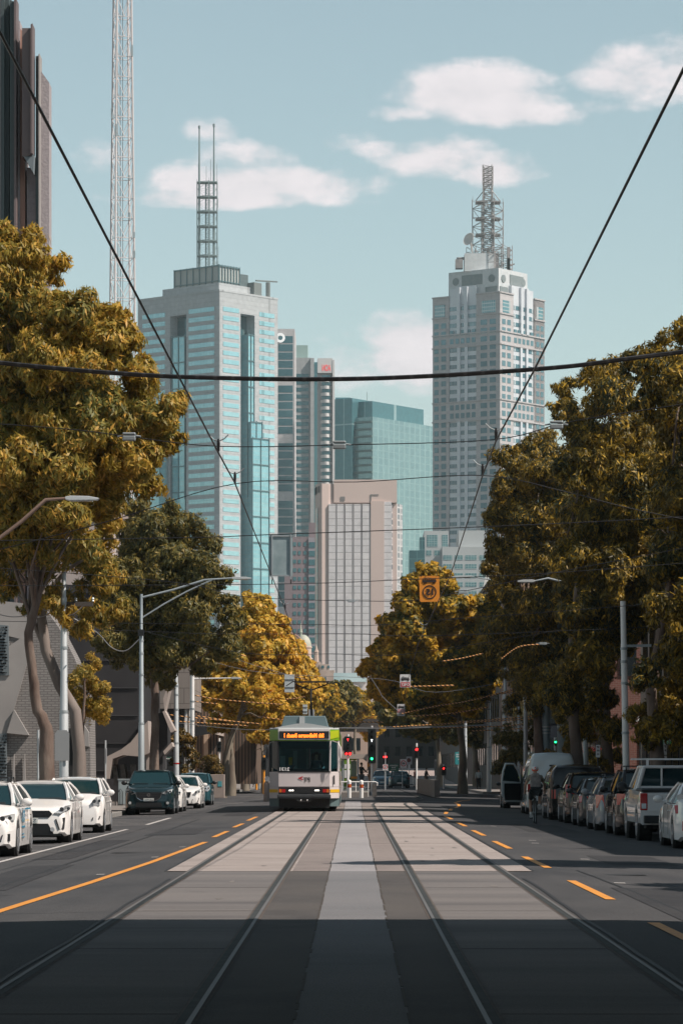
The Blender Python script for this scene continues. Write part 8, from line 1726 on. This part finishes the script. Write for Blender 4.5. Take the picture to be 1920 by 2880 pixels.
tree('gum_tree', 'narrow gum with hanging foliage and thick trunk between the white van and the tall pole', 140, [(1708, 2200), (1706, 2080), (1700, 1950), (1690, 1800)], [(1290,1640,30),(1320,1690,30),(1350,1740,26),(1250,1600,30),(1400,1740,30),(1380,1790-30,22),(1330,1610,36)], M_gumR, .32, .09, 34, .9, 2.4, tr=.36, seed=54, group=gR, limbs=5)
# row right of the frame, shading the street; second-row trees added for more shade
for i, (x, y, h) in enumerate(((10.8, 55.5, 13.2), (13.2, 44, 9.5), (12.0, 110, 15), (12.5, 139, 15), (13, 160, 15))):
    t = thing('gum_tree', ['gum tree just outside the right edge whose shadow crosses both tracks', 'short gum tree outside the right edge nearest the viewer', 'second-row gum tree added for shade behind the nearest right gum', 'second-row gum tree added for shade behind the tall dark gum', 'second-row gum tree added for shade behind the lowest right gum'][i], 'tree', (x, y, .02), group=gR)
    g = random.Random(90+i); n_ = (7, 8, 12, 12, 12)[i]
    bl = [(x+g.uniform(-2.2, 2.2), y+g.uniform(-1.6, 1.6)*(1 if i else .8), h*g.uniform(.45, .92), g.uniform(1.1, 1.9)) for _ in range(n_)]
    me = leaf_mesh('crown', bl, M_gumR, .45, .16, 22, .6, 60+i, off=(x, y, .02)); oc = bpy.data.objects.new('crown', me); C.objects.link(oc); oc.parent = t
    b = MB(); b.path([(x, y, .02), (x+.2, y, h*.35), (x-.1, y+.2, h*.6), (x, y, h*.85)], [.3, .24, .18, .08], 8); b.build('trunk', M_bark, t, (x, y, .02), smooth=60)
# shrubs and small trees
def shrub(name, label, Y, base, blobs, m, dens, L, W, seed, tr=.05):
    return tree(name, label, Y, base, blobs, m, L, W, dens, .2, .35, M_bark, tr, seed, None, 3, extra=.4)
shrub('small_tree', 'young olive green street tree behind the white parked cars on the left', 176, [(525, 2240), (525, 2160), (522, 2090)], [(400,1700,16),(420,1690,18),(440,1705,16),(415,1725,22),(440,1735,18),(405,1750,16),(430,1765,16),(450,1755,10)], M_shrub, 60, .22, .08, 71, .06)
shrub('bush', 'round golden bush growing from the concrete planter', 186, [(596, 2200), (596, 2180), (596, 2160)], [(486,1752,20),(474,1765,14),(498,1765,16),(486,1772,18),(478,1748,12),(496,1745,12)], M_shrub, 120, .13, .06, 72, .04)
shrub('bush', 'small golden bush between the grey columns behind the white van', 158, [(1570, 2250), (1570, 2190), (1570, 2150)], [(1265,1735,22),(1300,1725,18),(1285,1760,22),(1325,1755,20),(1320,1730,14),(1255,1765,16),(1335,1775,14)], M_shrub, 60, .2, .1, 73, .05)
shrub('small_tree', 'dark bushy street tree behind the open van door on the right pavement', 185, [(1450, 2240), (1450, 2170), (1450, 2110)], [(1155,1690,28),(1185,1700,26),(1165,1735,26),(1195,1745,24),(1145,1760,20),(1175,1775,22),(1210,1700,22),(1225,1670,24)], M_gumB, 34, .28, .10, 74, .09)
print('LEAVES', NLEAF)
# ---------------------------------------------------------------- thin haze over the city
b = MB(); b.box(-1600, 1600, -350, 4100, -1.6, 330)
hm_ = bpy.data.materials.new('haze'); hm_.use_nodes = True; t_ = hm_.node_tree; t_.nodes.clear()
pv = N(t_, 'ShaderNodeVolumePrincipled'); pv.inputs['Color'].default_value = (.74, .90, .95, 1); pv.inputs['Density'].default_value = .00009; pv.inputs['Anisotropy'].default_value = .2
mo_ = N(t_, 'ShaderNodeOutputMaterial'); t_.links.new(pv.outputs[0], mo_.inputs['Volume'])
hz_o = b.build('haze', hm_); hz_o['kind'] = 'stuff'
